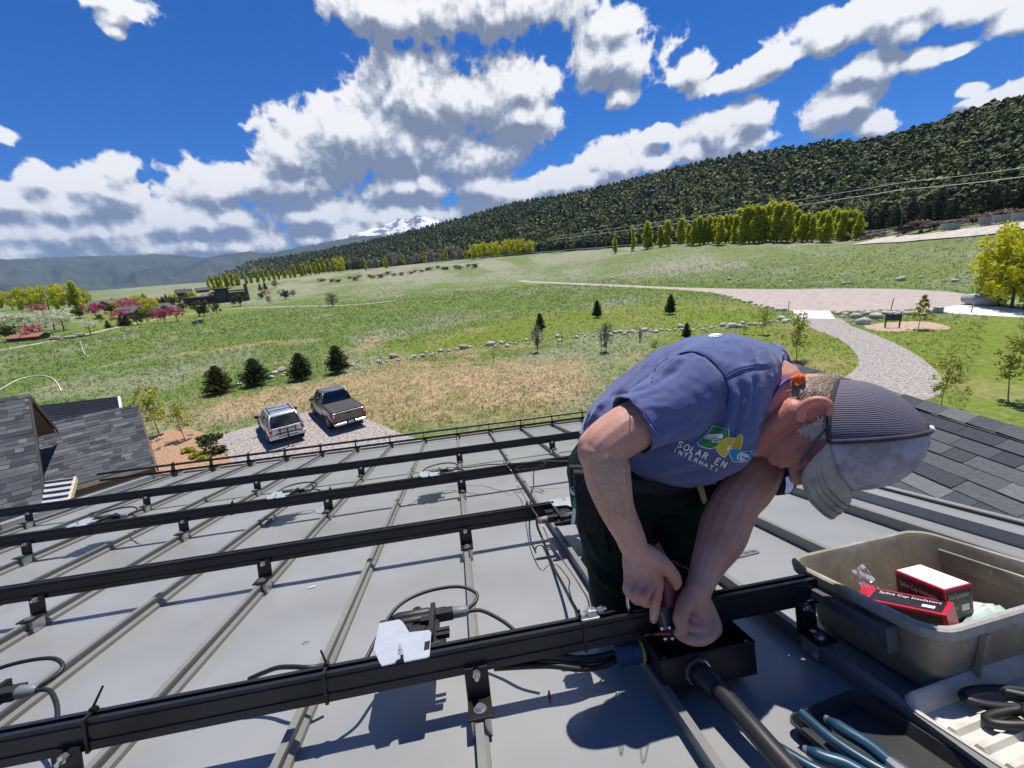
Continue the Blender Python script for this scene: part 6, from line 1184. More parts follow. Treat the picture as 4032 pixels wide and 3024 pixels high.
mb = MB(); mb.box(cw + hz + nz * .0006, hx * .95, hy * .90, nz * .0004); lt = mb.build('white_label', M_wcard, b1)
for sx, hh, ww, s_ in ((ny * -1, hx, .9, -1), (nx, hy, .84, 1)):
    ctr = cw + (-hy if s_ < 0 else hx); mb = MB(); mb.box(ctr + sx * .0006, hh * ww, sx * .0004, hz * .80); fp = mb.build('black_panel', M_bcard, b1)
    e_ = hh / np.linalg.norm(hh); start = ctr + sx * .0014 - hh * .80 + hz * (.30 if s_ < 0 else .45)
    lettering('words', 'Splice Cap Insulators', .016, start, e_, nz, M_white, fp, np.linalg.norm(hh) * 1.5); lettering('words', 'Item 10 007', .007, start - hz * .55, e_, nz, M_white, fp, np.linalg.norm(hh) * .6)
    if s_ > 0: mb = MB(); c_ = ctr + sx * .0012 + hh * .35 - hz * .1; mb.box(c_, hh * .28, sx * .0004, hz * .16); mb.build('printed_cap', M_white, fp)
lettering('words', 'SPLICE CAP INSULATORS', .008, cw + hz + nz * .0013 - hx * .6 - hy * .1, nx, ny, mat('grey ink', (.30, .30, .32), .6), b1, np.linalg.norm(hx) * 1.1); lettering('words', 'QTY 100', .007, cw + hz + nz * .0013 - hx * .3 + hy * .35, nx, ny, MATS['grey ink'], b1)
q = [RF(*roofpt(x, y, w)) for x, y, w in ((3462, 2312, .112), (3650, 2345, .122), (3712, 2428, .125), (3478, 2378, .112))]
c2 = sum(q) / 4; hx2 = (q[1] - q[0] + q[2] - q[3]) / 4; hy2 = (q[0] - q[3] + q[1] - q[2]) / 4; n2 = np.cross(hx2, hy2); n2 /= np.linalg.norm(n2); n2 = n2 if n2[2] > 0 else -n2; hy2 = np.cross(n2, hx2 / np.linalg.norm(hx2)); hy2 *= .034; hx2 = hx2 / np.linalg.norm(hx2) * .075
b2 = card_box('connector_carton', c2 - n2 * .028, hx2, hy2, n2 * .028, 'crumpled red and black carton lying tilted in the tote'); mb = MB(); mb.box(c2 + n2 * .0006, hx2 * .88, hy2 * .78, n2 * .0005); fp = mb.build('black_panel', M_bcard, b2)
e_ = hx2 / np.linalg.norm(hx2); f_ = hy2 / np.linalg.norm(hy2); lettering('words', 'Splice Cap Insulators', .014, c2 + n2 * .0016 - hx2 * .75 + hy2 * .28, e_, f_, M_white, fp, .115); mb = MB(); mb.box(c2 + n2 * .0014 + hx2 * .55 - hy2 * .35, hx2 * .15, hy2 * .18, n2 * .0004); mb.build('printed_cap', M_white, fp)
mb = MB(); sd2 = -hy2 / np.linalg.norm(hy2); mb.box(c2 - n2 * .028 - hy2 - f_ * .0006, hx2 * .88, f_ * .0004, n2 * .020); fp2 = mb.build('black_panel', M_bcard, b2); lettering('words', 'Splice Cap', .010, c2 - n2 * .034 - hy2 - f_ * .0013 + hx2 * .1, e_, n2, M_white, fp2)
mb = MB(); tp = c2 - hx2 * .98 - hy2 * .3; mb.add([tp, tp + f_ * .05, tp + f_ * .048 + n2 * .012 - e_ * .022, tp - n2 * .004 - e_ * .018], [(0, 1, 2, 3), (3, 2, 1, 0)]); mb.build('torn_flap', M_red, b2)
M_bag = mat('clear poly bag', (.78, .76, .75), .25, var=.1, scale=30, trans=.5, alpha=.55, bump=.5, bscale=40)
def crumple(name, c, ax, ay, az, mt, label, seed, amp=.35):
    r_ = np.random.default_rng(seed); n_ = 9; v = []; f = []
    for i in range(n_):
        for j in range(n_):
            a, b = i / (n_ - 1) * 2 - 1, j / (n_ - 1) * 2 - 1; v.append(np.array(c) + np.array(ax) * a + np.array(ay) * b + np.array(az) * ((1 - a * a) * (1 - b * b) * .9 + r_.normal() * amp))
    f = [(i * n_ + j, i * n_ + j + 1, (i + 1) * n_ + j + 1, (i + 1) * n_ + j) for i in range(n_ - 1) for j in range(n_ - 1)]; mb = MB(); mb.add(v, f); mb.add([p - np.array(az) * .25 for p in v], [q[::-1] for q in f]); tag(mb.build(name, mt), label, 'bag')
crumple('plastic_bag', RF(*roofpt(3420, 2300, .11)), RF(.030, .012, 0), RF(-.006, .018, .040), RF(-.004, -.010, .008), M_bag, 'crumpled clear plastic bag at the left end of the tote', 3, .4)
crumple('plastic_bag', RF(*roofpt(3900, 2440, .07)), RF(.07, .01, 0), RF(-.01, .06, 0), RF(0, 0, .02), mat('green striped poly bag', (.75, .80, .76), .3, col2=(.25, .45, .33), scale=14, stretch=(.3, 6, 1)), 'pale green striped plastic bag at the right of the tote', 5, .25)
# ------------------------------------------------------------------ lid with black handled snips, black tray with blue pliers
M_lid = mat('off white dirty plastic', (.56, .54, .48), .55, col2=(.27, .25, .20), scale=8, detail=7, contrast=(.3, .55))
la = R(6); LO = np.array([1.235, .36, .0]); A1 = np.array([math.cos(la), math.sin(la), 0]); A2 = np.array([-math.sin(la), math.cos(la), 0])
def TLd(a, b, w): return RF(*(LO + A1 * a + A2 * b + np.array([0, 0, w])))
def lrect(a0, a1, b0, b1, r, w, n=5):
    out = []
    for cx, cy, s_ in ((a1 - r, b1 - r, 0), (a0 + r, b1 - r, 1), (a0 + r, b0 + r, 2), (a1 - r, b0 + r, 3)):
        for k in range(n + 1): a = math.pi / 2 * (s_ + k / n); out.append(TLd(cx + r * math.cos(a), cy + r * math.sin(a), w))
    return out
lid = empty('tote_lid', TLd(.22, .1, 0), 'upturned off white tote lid at the lower right corner', 'lid'); mb = MB(); mb.loft([lrect(.012, .50, .012, .24, .03, .004), lrect(0, .51, 0, .252, .04, .012), lrect(-.004, .514, -.004, .256, .042, .046), lrect(.0, .51, .0, .252, .04, .048), lrect(.006, .504, .006, .246, .036, .044), lrect(.018, .49, .018, .234, .026, .016), lrect(.03, .48, .03, .22, .02, .0135)]); mb.build('lid_tray', M_lid, lid, smooth=True, auto=35)
for b in (.06, .10, .14, .18): mb = MB(); mb.prism([(0, 0), (.005, .010), (.015, .010), (.020, 0)], TLd(.04, b, .013), TLd(0, 1, 0) - TLd(0, 0, 0), RF(0, 0, 1), TLd(.40, 0, 0) - TLd(0, 0, 0)); mb.build('lid_rib', M_lid, lid)
def snips(a, b, rot, label, dw=0.):
    """black loop-handled snips"""
    o = TLd(a, b, .034 + dw); t = empty('snips', o, label, 'snips', 'black handled snips'); ca_, sa_ = math.cos(rot), math.sin(rot); ex = WR @ (A1 * ca_ + A2 * sa_); ey = WR @ (-A1 * sa_ + A2 * ca_); ez = RF(0, 0, 1)
    for s_ in (-1, 1):
        lp = [o + ex * (-.02 - .075 * math.cos(k)) * 1. + ey * s_ * (.022 + .020 * math.sin(k)) + ez * .006 * math.sin(k + s_) for k in np.linspace(-1.6, 4.6, 14)]; mb = MB(); mb.tube(spline(lp, 3), .0085, 10); mb.tube(spline([o + ex * -.01 + ey * s_ * .04, o + ex * .03 + ey * s_ * .018, o + ex * .06 + ey * s_ * .006], 4), [.0085] * 9, 8); mb.build('handle', M_plast, t, smooth=True, auto=60)
    for s_ in (-1, 1): mb = MB(); mb.prism([(.055, -.010 * s_), (.085, -.008 * s_), (.15, 0), (.085, .012 * s_), (.055, .010 * s_)], o + ez * .003 * s_, ex, ey, ez * .003); mb.build('blade', M_zinc, t)
    mb = MB(); mb.tube([o + ex * .072 - ez * .006, o + ex * .072 + ez * .010], .007, 12); mb.build('pivot', M_silver, t)
snips(.20, .165, R(-18), 'black handled snips on the lid, uppermost pair'); snips(.235, .085, R(-30), 'black handled snips on the lid, lower pair', .002); snips(.33, .125, R(15), 'black handled snips on the lid, cut by the right edge', .014)
tray = empty('tool_tray', RF(1.10, .56, 0), 'shallow black tray in the shadow at the bottom', 'tray'); ta = R(8); B1 = np.array([math.cos(ta), math.sin(ta), 0]); B2 = np.array([-math.sin(ta), math.cos(ta), 0]); BO = np.array([1.030, .40, 0.])
def TT(a, b, w): return RF(*(BO + B1 * a + B2 * b + np.array([0, 0, w])))
def trect(a0, a1, b0, b1, r, w, n=4):
    out = []
    for cx, cy, s_ in ((a1 - r, b1 - r, 0), (a0 + r, b1 - r, 1), (a0 + r, b0 + r, 2), (a1 - r, b0 + r, 3)):
        for k in range(n + 1): a = math.pi / 2 * (s_ + k / n); out.append(TT(cx + r * math.cos(a), cy + r * math.sin(a), w))
    return out
mb = MB(); mb.loft([trect(.01, .18, .01, .24, .015, .002), trect(0, .19, 0, .25, .02, .028), trect(.003, .187, .003, .247, .018, .028), trect(.013, .177, .013, .237, .012, .006)]); mb.build('tray_shell', M_plast, tray, smooth=True, auto=30)
M_grip = mat('blue vinyl grip', (.012, .055, .095), .35, var=.15, scale=12)
def pliers(px, label):
    t = empty('pliers', RF(*roofpt(*px[0][:2], px[0][2])), label, 'pliers', 'blue handled pliers'); a = [RF(*roofpt(*q)) for q in px]
    mb = MB(); s_ = spline(a, 8); n_ = len(s_); mb.tube(s_, [.007 + .0045 * min(1, 6 * k / n_) for k in range(n_)], 10); g_ = mb.build('grip', M_grip, t, smooth=True, auto=60); mb = MB(); d = a[0] - a[1]; d /= np.linalg.norm(d); mb.tube([a[0], a[0] + d * .006], [.0078, .006], 10); mb.build('grip_end', M_alu, g_)
    d = a[-1] - a[-2]; d /= np.linalg.norm(d); mb = MB(); mb.tube([a[-1] - d * .01, a[-1] + d * .03, a[-1] + d * .07, a[-1] + d * .12], [.010, .014, .016, .005], 8); mb.build('jaw', M_zinc, t); sd_ = np.cross(d, RF(0, 0, 1)); mb = MB(); mb.tube(spline([a[-1] + d * .05, a[-1] + sd_ * .028, a[-1] - d * .06 + sd_ * .045, a[-1] - d * .12 + sd_ * .046], 6), .0095, 10); mb.build('grip', M_grip, t, smooth=True, auto=60)
    lettering('words', 'KLEIN TOOLS', .008, (a[1] + a[2]) / 2 + RF(0, 0, .0118) - (a[2] - a[1]) * .25, (a[2] - a[1]), np.cross(RF(0, 0, 1), a[2] - a[1]), M_wpost, g_, .045) if False else None
pliers([(3262, 2836, .05), (3330, 2880, .05), (3420, 2935, .048), (3500, 3000, .045)], 'blue handled pliers lying over the black tray, upper pair'); pliers([(3178, 2955, .040), (3250, 2985, .040), (3330, 3010, .040), (3420, 3060, .038)], 'blue handled pliers lying over the black tray, lower pair')
NEAR3 = {o.name for o in COL.objects}
# ================================================================== parked vehicles
M_sil = mat('silver car paint', (.58, .60, .63), .28, metal=.55, var=.02, coat=.6); M_gun = mat('bronze grey car paint', (.13, .125, .12), .30, metal=.5, var=.03, coat=.6)
M_cgl = mat('tinted car glass', (.010, .012, .015), .05, var=.02, spec=.9); M_tyre = mat('tyre rubber', (.018, .018, .018), .85, var=.15); M_rim = mat('alloy wheel', (.45, .46, .47), .3, metal=.7, var=.05); M_tail = mat('red tail lamp', (.42, .015, .015), .15, var=.05, coat=.5); M_lclear = mat('clear lamp', (.80, .78, .76), .15, var=.02); M_trim = mat('black car trim', (.02, .02, .02), .55, var=.1); M_chrome = mat('chrome bumper', (.78, .79, .80), .14, metal=.95, var=.02); M_cover = mat('vinyl bed cover', (.055, .052, .050), .8, var=.12, scale=3); M_plate2 = mat('licence plate', (.72, .74, .78), .5, var=.02); M_plateb = mat('licence plate print', (.05, .12, .35), .5, var=.02)
def vehicle(name, rl, rr_, fl, label, kind):
    rl, rr_, fl = [np.array(q) for q in (rl, rr_, fl)]; c = (rl + rr_) / 2; fx = fl - rl; fx[2] = 0; fx /= np.linalg.norm(fx); fy = np.array([-fx[1], fx[0], 0]); c[2] = G0 + .012
    suv = kind == 'suv'; WB = 2.79 if suv else 3.57; hw = .93 if suv else .99; paint = M_sil if suv else M_gun
    c = c + fx * .30
    t = empty(name, c, label, 'car' if suv else 'truck')
    def Q(x, y, z): return c + fx * x + fy * y + UPz * z
    def ring(x, zb, zm, zt, wb, wm, wt, bow=0.):
        h = [(wb * .85, zb), (wb, zb + .06), (wm, zm - .12), (wm, zm + .10), (wt + .015, zt - .05), (wt - .03, zt)]; return [Q(x + bow * (1 - abs(y) / hw) * 0, y, z) for y, z in h] + [Q(x, -y, z) for y, z in h[::-1]]
    if suv:
        st = [(-1.02, .50, .72, 1.03, .72, .78, .74), (-.96, .42, .72, 1.06, .84, .90, .84), (-.6, .36, .75, 1.08, .88, .93, .87), (0, .34, .75, 1.08, .88, .935, .88), (1.6, .34, .75, 1.07, .88, .935, .88), (2.2, .34, .75, 1.07, .88, .935, .86), (2.9, .34, .75, 1.02, .86, .93, .80), (3.45, .36, .70, .96, .80, .90, .74), (3.72, .42, .66, .86, .66, .78, .62), (3.79, .48, .64, .80, .5, .66, .5)]
    else:
        st = [(-1.16, .62, .85, 1.16, .90, .96, .93), (-1.10, .56, .85, 1.20, .94, .985, .95), (-.6, .50, .86, 1.21, .94, .99, .96), (1.0, .46, .86, 1.21, .94, .99, .96), (1.18, .44, .86, 1.24, .93, .99, .94), (3.2, .44, .86, 1.22, .93, .99, .92), (3.9, .46, .84, 1.17, .92, .98, .86), (4.45, .50, .80, 1.10, .88, .95, .80), (4.62, .56, .76, 1.0, .76, .86, .70)]
    mb = MB(); mb.loft([ring(*s_) for s_ in st]); body = mb.build('body', paint, t, smooth=True, auto=32)
    # greenhouse
    if suv: base = [(-.93, .80), (-.2, .86), (1.2, .86), (2.05, .82)]; top = [(-.62, .62), (-.2, .66), (1.0, .66), (1.30, .62)]; zb, zt = 1.06, 1.70
    else: base = [(1.12, .86), (1.6, .88), (2.7, .88), (3.35, .82)]; top = [(1.34, .66), (1.6, .70), (2.5, .70), (2.72, .64)]; zb, zt = 1.20, 1.86
    def rr2(pts, z): return [Q(x, y, z) for x, y in pts] + [Q(x, -y, z) for x, y in pts[::-1]]
    mid = [((b[0] + a[0]) / 2, (b[1] + a[1]) / 2 + .025) for a, b in zip(base, top)]
    mb = MB(); mb.loft([rr2(base, zb), rr2(mid, (zb + zt) / 2), rr2(top, zt)]); mb.build('glasshouse', M_cgl, t, smooth=True, auto=25)
    tp2 = [(x + (-.07 if i == 0 else (.06 if i == 3 else 0)), y + .035) for i, (x, y) in enumerate(top)]
    mb = MB(); mb.loft([rr2(tp2, zt - .05), rr2([(x, y + .02) for x, y in top], zt + .025), rr2([(x * .94 + .02, y * .86) for x, y in top], zt + .055)]); roof = mb.build('roof', paint, t, smooth=True, auto=40)
    for s_ in (1, -1):
        idx = (0, 1, 2, 3) if suv else (0, 2, 3)
        for i in idx:
            b, m_, a = base[i], mid[i], top[i]; w = .05 if i in (0, 3) else .035
            mb = MB(); mb.tube([Q(b[0], s_ * (b[1] + .005), zb - .03), Q(m_[0], s_ * (m_[1] + .008), (zb + zt) / 2), Q(a[0], s_ * (a[1] + .006), zt)], [w * 1.3, w, w], 6); mb.build('pillar', paint, t, smooth=True)
        # doors, handles, mirrors, mouldings
        for x0, x1 in ((.62, 1.55), (1.57, 2.2)) if suv else ((1.2, 2.1), (2.12, 3.15)):
            mb = MB(); mb.box(Q((x0 + x1) / 2, s_ * (hw + .002), .80), fx * (x1 - x0) / 2, fy * .006, UPz * .26); d_ = mb.build('door', paint, t, bevel=.004); mb = MB(); mb.box(Q(x0 + .16, s_ * (hw + .02), .98), fx * .09, fy * .016, UPz * .016); mb.build('handle', paint if suv else M_chrome, d_, bevel=.004)
        mb = MB(); xm = 1.92 if suv else 2.95; zm = zb + .06; mb.ball(Q(xm, s_ * (hw + .12), zm), .07, .14, .11, 10, 7, axes=(fx, fy, UPz)); mi = mb.build('mirror', M_trim if suv else paint, t, smooth=True); mb = MB(); mb.tube([Q(xm, s_ * (hw - .06), zm - .04), Q(xm, s_ * (hw + .06), zm - .02)], .03, 6); mb.build('mirror_arm', M_trim, mi)
        mb = MB(); mb.box(Q(WB / 2 + .1, s_ * (hw - .01), .40 if suv else .47), fx * (WB / 2 - .48), fy * .06, UPz * .035); mb.build('running_board', M_trim, t, bevel=.01)
        for xw in (0, WB):
            r_ = .39 if suv else .41
            mb = MB(); mb.prism([(math.cos(a) * (r_ + .07), math.sin(a) * (r_ + .07)) for a in np.linspace(-.3, math.pi + .3, 18)], Q(xw, s_ * (hw - .02), r_), fx, UPz, fy * s_ * .035); mb.build('wheel_arch', M_trim if suv else paint, t)
            mb = MB(); mb.prism([(math.cos(a) * (r_ + .035), math.sin(a) * (r_ + .035)) for a in np.linspace(-.3, math.pi + .3, 18)], Q(xw, s_ * (hw - .02), r_), fx, UPz, fy * s_ * .037); mb.build('wheel_well', M_tyre, t)
            mb = MB(); y0, y1 = s_ * (hw - .20), s_ * (hw + .03); pr = [(y0, r_ - .02), (y0 + s_ * .02, r_), (y1 - s_ * .02, r_), (y1, r_ - .03), (y1, r_ * .66), (y1 - s_ * .03, r_ * .62), (y1 - s_ * .05, .0)]
            rings = [[Q(xw + math.cos(a) * q[1], q[0], r_ + math.sin(a) * q[1]) for a in np.linspace(0, 2 * math.pi, 24, endpoint=False)] for q in pr[:6]]; mb.loft(rings); tw = mb.build('tyre', M_tyre, t, smooth=True, auto=40)
            mb = MB(); mb.tube([Q(xw, y1 - s_ * .05, r_), Q(xw, y1 - s_ * .02, r_)], r_ * .62, 20)
            for k in range(6): a = k * math.pi / 3; mb.box(Q(xw + math.cos(a) * r_ * .33, y1 - s_ * .012, r_ + math.sin(a) * r_ * .33), fx * math.cos(a) * r_ * .3 + UPz * math.sin(a) * r_ * .3, (-fx * math.sin(a) + UPz * math.cos(a)) * .035, fy * .01)
            mb.build('rim', M_rim, tw)
    rx = st[0][0] - .01
    if suv:
        mb = MB(); mb.prism([(-.60, 1.08), (.60, 1.08), (.52, 1.58), (-.52, 1.58)], Q(-.955, 0, 0), fy, UPz + fx * .52 * 0, fx * .01) if False else None
        wb_ = [Q(-.955, .70, 1.10), Q(-.955, -.70, 1.10), Q(-.70, -.58, 1.60), Q(-.70, .58, 1.60)]; n_ = np.cross(wb_[1] - wb_[0], wb_[3] - wb_[0]); n_ /= np.linalg.norm(n_); n_ = n_ if np.dot(n_, fx) < 0 else -n_
        mb = MB(); mb.add([q + n_ * .012 for q in wb_] + [q - n_ * .02 for q in wb_], [(0, 1, 2, 3), (7, 6, 5, 4), (0, 4, 5, 1), (1, 5, 6, 2), (2, 6, 7, 3), (3, 7, 4, 0)]); mb.build('rear_window', M_cgl, t)
        mb = MB(); mb.box(Q(-.72, 0, 1.68), fx * .13, fy * .60, UPz * .022); mb.build('spoiler', paint, t, bevel=.01)
        mb = MB(); mb.loft([[Q(x, y, z) for y, z in ((-.92, .42), (.92, .42), (.94, .66), (-.94, .66))] for x in (-.90, -1.06)] + [[Q(-1.12, y, z) for y, z in ((-.80, .45), (.80, .45), (.82, .63), (-.82, .63))]]); mb.build('bumper', paint, t, bevel=.03)
        for s_ in (1, -1): mb = MB(); mb.box(Q(-.985, s_ * .80, .92), fx * .05, fy * .075, UPz * .17); tl_ = mb.build('tail_lamp', M_tail, t, bevel=.02); mb = MB(); mb.box(Q(-1.03, s_ * .80, 1.02), fx * .012, fy * .05, UPz * .045); mb.build('clear_lens', M_lclear, tl_)
        for s_ in (1, -1):
            mb = MB(); mb.tube([Q(-.5, s_ * .58, zt + .09), Q(1.0, s_ * .58, zt + .09)], .022, 8); rk = mb.build('roof_rail', M_trim, t)
            for x in (-.45, .95): mb = MB(); mb.box(Q(x, s_ * .58, zt + .055), fx * .05, fy * .02, UPz * .035); mb.build('rail_foot_pad', M_trim, rk)
        for x in (-.05, .6): mb = MB(); mb.box(Q(x, 0, zt + .095), fx * .03, fy * .58, UPz * .012); mb.build('cross_bar', M_trim, t)
        # hitch bike rack, folded up
        rk = MB(); rk.tube([Q(-1.05, 0, .42), Q(-1.22, 0, .42), Q(-1.28, 0, .55), Q(-1.26, 0, 1.02)], .035, 8); bk = rk.build('bike_rack', M_trim, t)
        for z, w in ((1.0, .46), (.80, .62), (.62, .5)): mb = MB(); mb.tube([Q(-1.31, -w, z - .02), Q(-1.31, w, z + .02)], .028, 8); mb.build('rack_arm', M_trim, bk)
        for y in (-.4, .38): mb = MB(); mb.box(Q(-1.34, y, .9), fx * .02, fy * .03, UPz * .16); mb.build('rack_hook', M_trim, bk)
        mb = MB(); mb.box(Q(-1.0, .15, .80), fx * .01, fy * .2, UPz * .06); pl = mb.build('licence_plate', M_plate2, t)
        mb = MB(); mb.box(Q(-.99, 0, 1.04), fx * .008, fy * .07, UPz * .03); mb.build('badge', M_chrome, t); mb = MB(); mb.tube([Q(-.96, .1, 1.14), Q(-.90, -.35, 1.22)], .010, 5); mb.build('rear_wiper', M_trim, t)
    else:
        mb = MB(); mb.box(Q(-.02, 0, 1.225), fx * 1.09, fy * .88, UPz * .022); cv = mb.build('bed_cover', M_cover, t, bevel=.01)
        for x in (-.45, .15): mb = MB(); mb.box(Q(x, 0, 1.25), fx * .012, fy * .86, UPz * .004); mb.build('cover_bow', M_cover, cv)
        for s_ in (1, -1): mb = MB(); mb.box(Q(-.02, s_ * .915, 1.225), fx * 1.12, fy * .035, UPz * .025); mb.build('bed_rail_cap', M_trim, t, bevel=.008)
        mb = MB(); mb.box(Q(-1.165, 0, .90), fx * .02, fy * .76, UPz * .29); tg = mb.build('tailgate', paint, t, bevel=.012); mb = MB(); mb.box(Q(-1.19, 0, 1.08), fx * .008, fy * .14, UPz * .045); mb.build('handle', M_trim, tg, bevel=.008)
        for s_ in (1, -1): mb = MB(); mb.box(Q(-1.15, s_ * .88, .90), fx * .045, fy * .08, UPz * .24); tl_ = mb.build('tail_lamp', M_tail, t, bevel=.015); mb = MB(); mb.box(Q(-1.198, s_ * .88, 1.02), fx * .004, fy * .055, UPz * .06); mb.build('clear_lens', M_lclear, tl_)
        mb = MB(); mb.loft([[Q(x, y, z) for y, z in ((-.94, .46), (.94, .46), (.95, .62), (-.95, .62))] for x in (-1.08, -1.26)] + [[Q(-1.34, y, z) for y, z in ((-.84, .48), (.84, .48), (.86, .60), (-.86, .60))]]); bp_ = mb.build('bumper', M_chrome, t, bevel=.025)
        mb = MB(); mb.box(Q(-1.33, 0, .555), fx * .014, fy * .26, UPz * .085); mb.build('plate_recess', M_trim, bp_); mb = MB(); mb.box(Q(-1.352, 0, .57), fx * .004, fy * .155, UPz * .072); pl = mb.build('licence_plate', M_plate2, t, label='white and blue licence plate'); mb = MB()
        for k in range(6): mb.box(Q(-1.358, -.105 + .042 * k, .57), fx * .001, fy * .012, UPz * .030)
        mb.build('plate_print', M_plateb, pl)
        wb_ = [Q(1.13, .76, 1.26), Q(1.13, -.76, 1.26), Q(1.32, -.62, 1.78), Q(1.32, .62, 1.78)]; mb = MB(); n_ = -fx; mb.add([q + n_ * .015 for q in wb_] + [q - n_ * .02 for q in wb_], [(0, 1, 2, 3), (7, 6, 5, 4), (0, 4, 5, 1), (1, 5, 6, 2), (2, 6, 7, 3), (3, 7, 4, 0)]); mb.build('rear_window', M_cgl, t)
        mb = MB(); mb.box(Q(1.36, 0, 1.865), fx * .03, fy * .16, UPz * .022); mb.build('brake_lamp', M_tail, t)
    return t
vehicle('parked_suv', gnd(1060, 1748, G0), gnd(1203, 1719, G0), gnd(1024, 1688, G0), 'silver SUV with a folded bike rack parked on the gravel, left vehicle', 'suv')
vehicle('parked_pickup', gnd(1304.5, 1690, G0), gnd(1431, 1664.7, G0), gnd(1243, 1634, G0), 'bronze grey pickup truck with covered bed parked right of the SUV', 'truck')
NEAR4 = {o.name for o in COL.objects}
# ================================================================== the worker
# depth of each limb along its line of sight; radii grow with it so that the outline stays put
def GM(d): return d
HS = 1.258
def Pm(x, y, d): return P(x, y, GM(d))
def organic(mb, voxel, it=3, fac=.6):
    """fuse closed shapes into one continuous skin"""
    me = mb.mesh('tmp'); o = bpy.data.objects.new('tmp', me); COL.objects.link(o)
    m1 = o.modifiers.new('r', 'REMESH'); m1.mode = 'VOXEL'; m1.voxel_size = voxel; m1.use_smooth_shade = True
    if it: m2 = o.modifiers.new('s', 'SMOOTH'); m2.factor = fac; m2.iterations = it
    dg = bpy.context.evaluated_depsgraph_get(); out = bpy.data.meshes.new_from_object(o.evaluated_get(dg)); bpy.data.objects.remove(o); return out
def coords(me):
    a = np.empty(len(me.vertices) * 3, np.float32); me.vertices.foreach_get('co', a); n = np.empty(len(me.vertices) * 3, np.float32); me.vertices.foreach_get('normal', n); return a.reshape(-1, 3).astype(float), n.reshape(-1, 3).astype(float)
def setco(me, co): me.vertices.foreach_set('co', co.astype(np.float32).ravel()); me.update()
def chain(mb, pts, n=14):
    """tapered limb: (px, py, depth, radius) or (point, radius); balls at the joints"""
    q = [(Pm(*p[:3]), p[3] * GM(p[2]) / p[2]) if len(p) == 4 else (np.array(p[0], float), p[1] * HS) for p in pts]
    c = spline([np.append(a, r) for a, r in q], 6) if len(q) > 2 else [np.append(a, r) for a, r in q]
    mb.tube([a[:3] for a in c], [max(.002, a[3]) for a in c], n)
    for a in (c[0], c[-1]): mb.ball(a[:3], a[3] * .995, n=n, m_=8)
    return mb
def ringloft(mb, rings, n=24, p=2.3):
    rs = []
    for (tx, ty, bx, by, d, b) in rings:
        t_, b_ = Pm(tx, ty, d), Pm(bx, by, d); b = b * GM(d) / d; c = (t_ + b_) / 2; A = (t_ - b_) / 2; vd = c - CW; vd = vd / np.linalg.norm(vd); vd = vd - A * np.dot(vd, A) / np.dot(A, A); vd /= np.linalg.norm(vd); ring = []
        for k in range(n):
            a = 2 * math.pi * k / n; ca, sa = math.cos(a), math.sin(a); ring.append(c + A * math.copysign(abs(ca) ** (2 / p), ca) + vd * b * math.copysign(abs(sa) ** (2 / p), sa))
        rs.append(ring)
    mb.loft(rs); return mb
def fold(me, lines, bvh=None):
    """press creases (negative) or raise ridges along pixel polylines dropped onto the cloth"""
    co, no = coords(me); bv = BVHTree.FromPolygons([tuple(c) for c in co], [tuple(p.vertices) for p in me.polygons]); disp = np.zeros(len(co))
    for pts, w, amp in lines:
        W = []
        for x, y in [tuple(q[:2]) for q in spline([np.array([a, b, 0.]) for a, b in pts], 5)] if len(pts) > 2 else pts:
            d = ray(x, y); h = bv.ray_cast(Vector(CW), Vector(d / np.linalg.norm(d)))
            if h[0] is not None: W.append(np.array(h[0]))
        best = np.full(len(co), 1e9); tt = np.zeros(len(co))
        for i in range(len(W) - 1):
            a, b = W[i], W[i + 1]; ab = b - a; L2 = ab @ ab + 1e-12; t = np.clip(((co - a) @ ab) / L2, 0, 1); dd = np.linalg.norm(co - (a + t[:, None] * ab), axis=1); m_ = dd < best; best[m_] = dd[m_]; tt[m_] = (i + t[m_]) / max(1, len(W) - 1)
        disp += amp * np.exp(-(best / w) ** 2) * np.clip(np.sin(np.pi * np.clip(tt * .94 + .03, 0, 1)) * 1.6, 0, 1)
    setco(me, co + no * disp[:, None])
def cutaway(me, planes):
    """open the cloth: cut at (point, normal, reach) and drop what lies beyond"""
    bm = bmesh.new(); bm.from_mesh(me)
    for pt, nrm, reach in planes:
        pt = Vector(pt); fs = [f for f in bm.faces if (f.calc_center_median() - pt).length < reach]; geom = list({e for f in fs for e in f.edges}) + list({v for f in fs for v in f.verts}) + fs
        bmesh.ops.bisect_plane(bm, geom=geom, plane_co=pt, plane_no=Vector(nrm), clear_outer=True)
    loose = [v for v in bm.verts if not v.link_faces]; bmesh.ops.delete(bm, geom=loose, context='VERTS'); bm.to_mesh(me); bm.free(); me.update()
person = empty('person', RF(.92, 1.15, 0), 'kneeling worker in blue T-shirt and grey cap crimping wires over the rail', 'person')
def adopt(name, me, mt, smooth=True, parent=person):
    co, _ = coords(me); setco(me, co - org(parent)); o = link(name, me, mt, parent, smooth); KIDS.setdefault(parent.name, []).append(o); return o
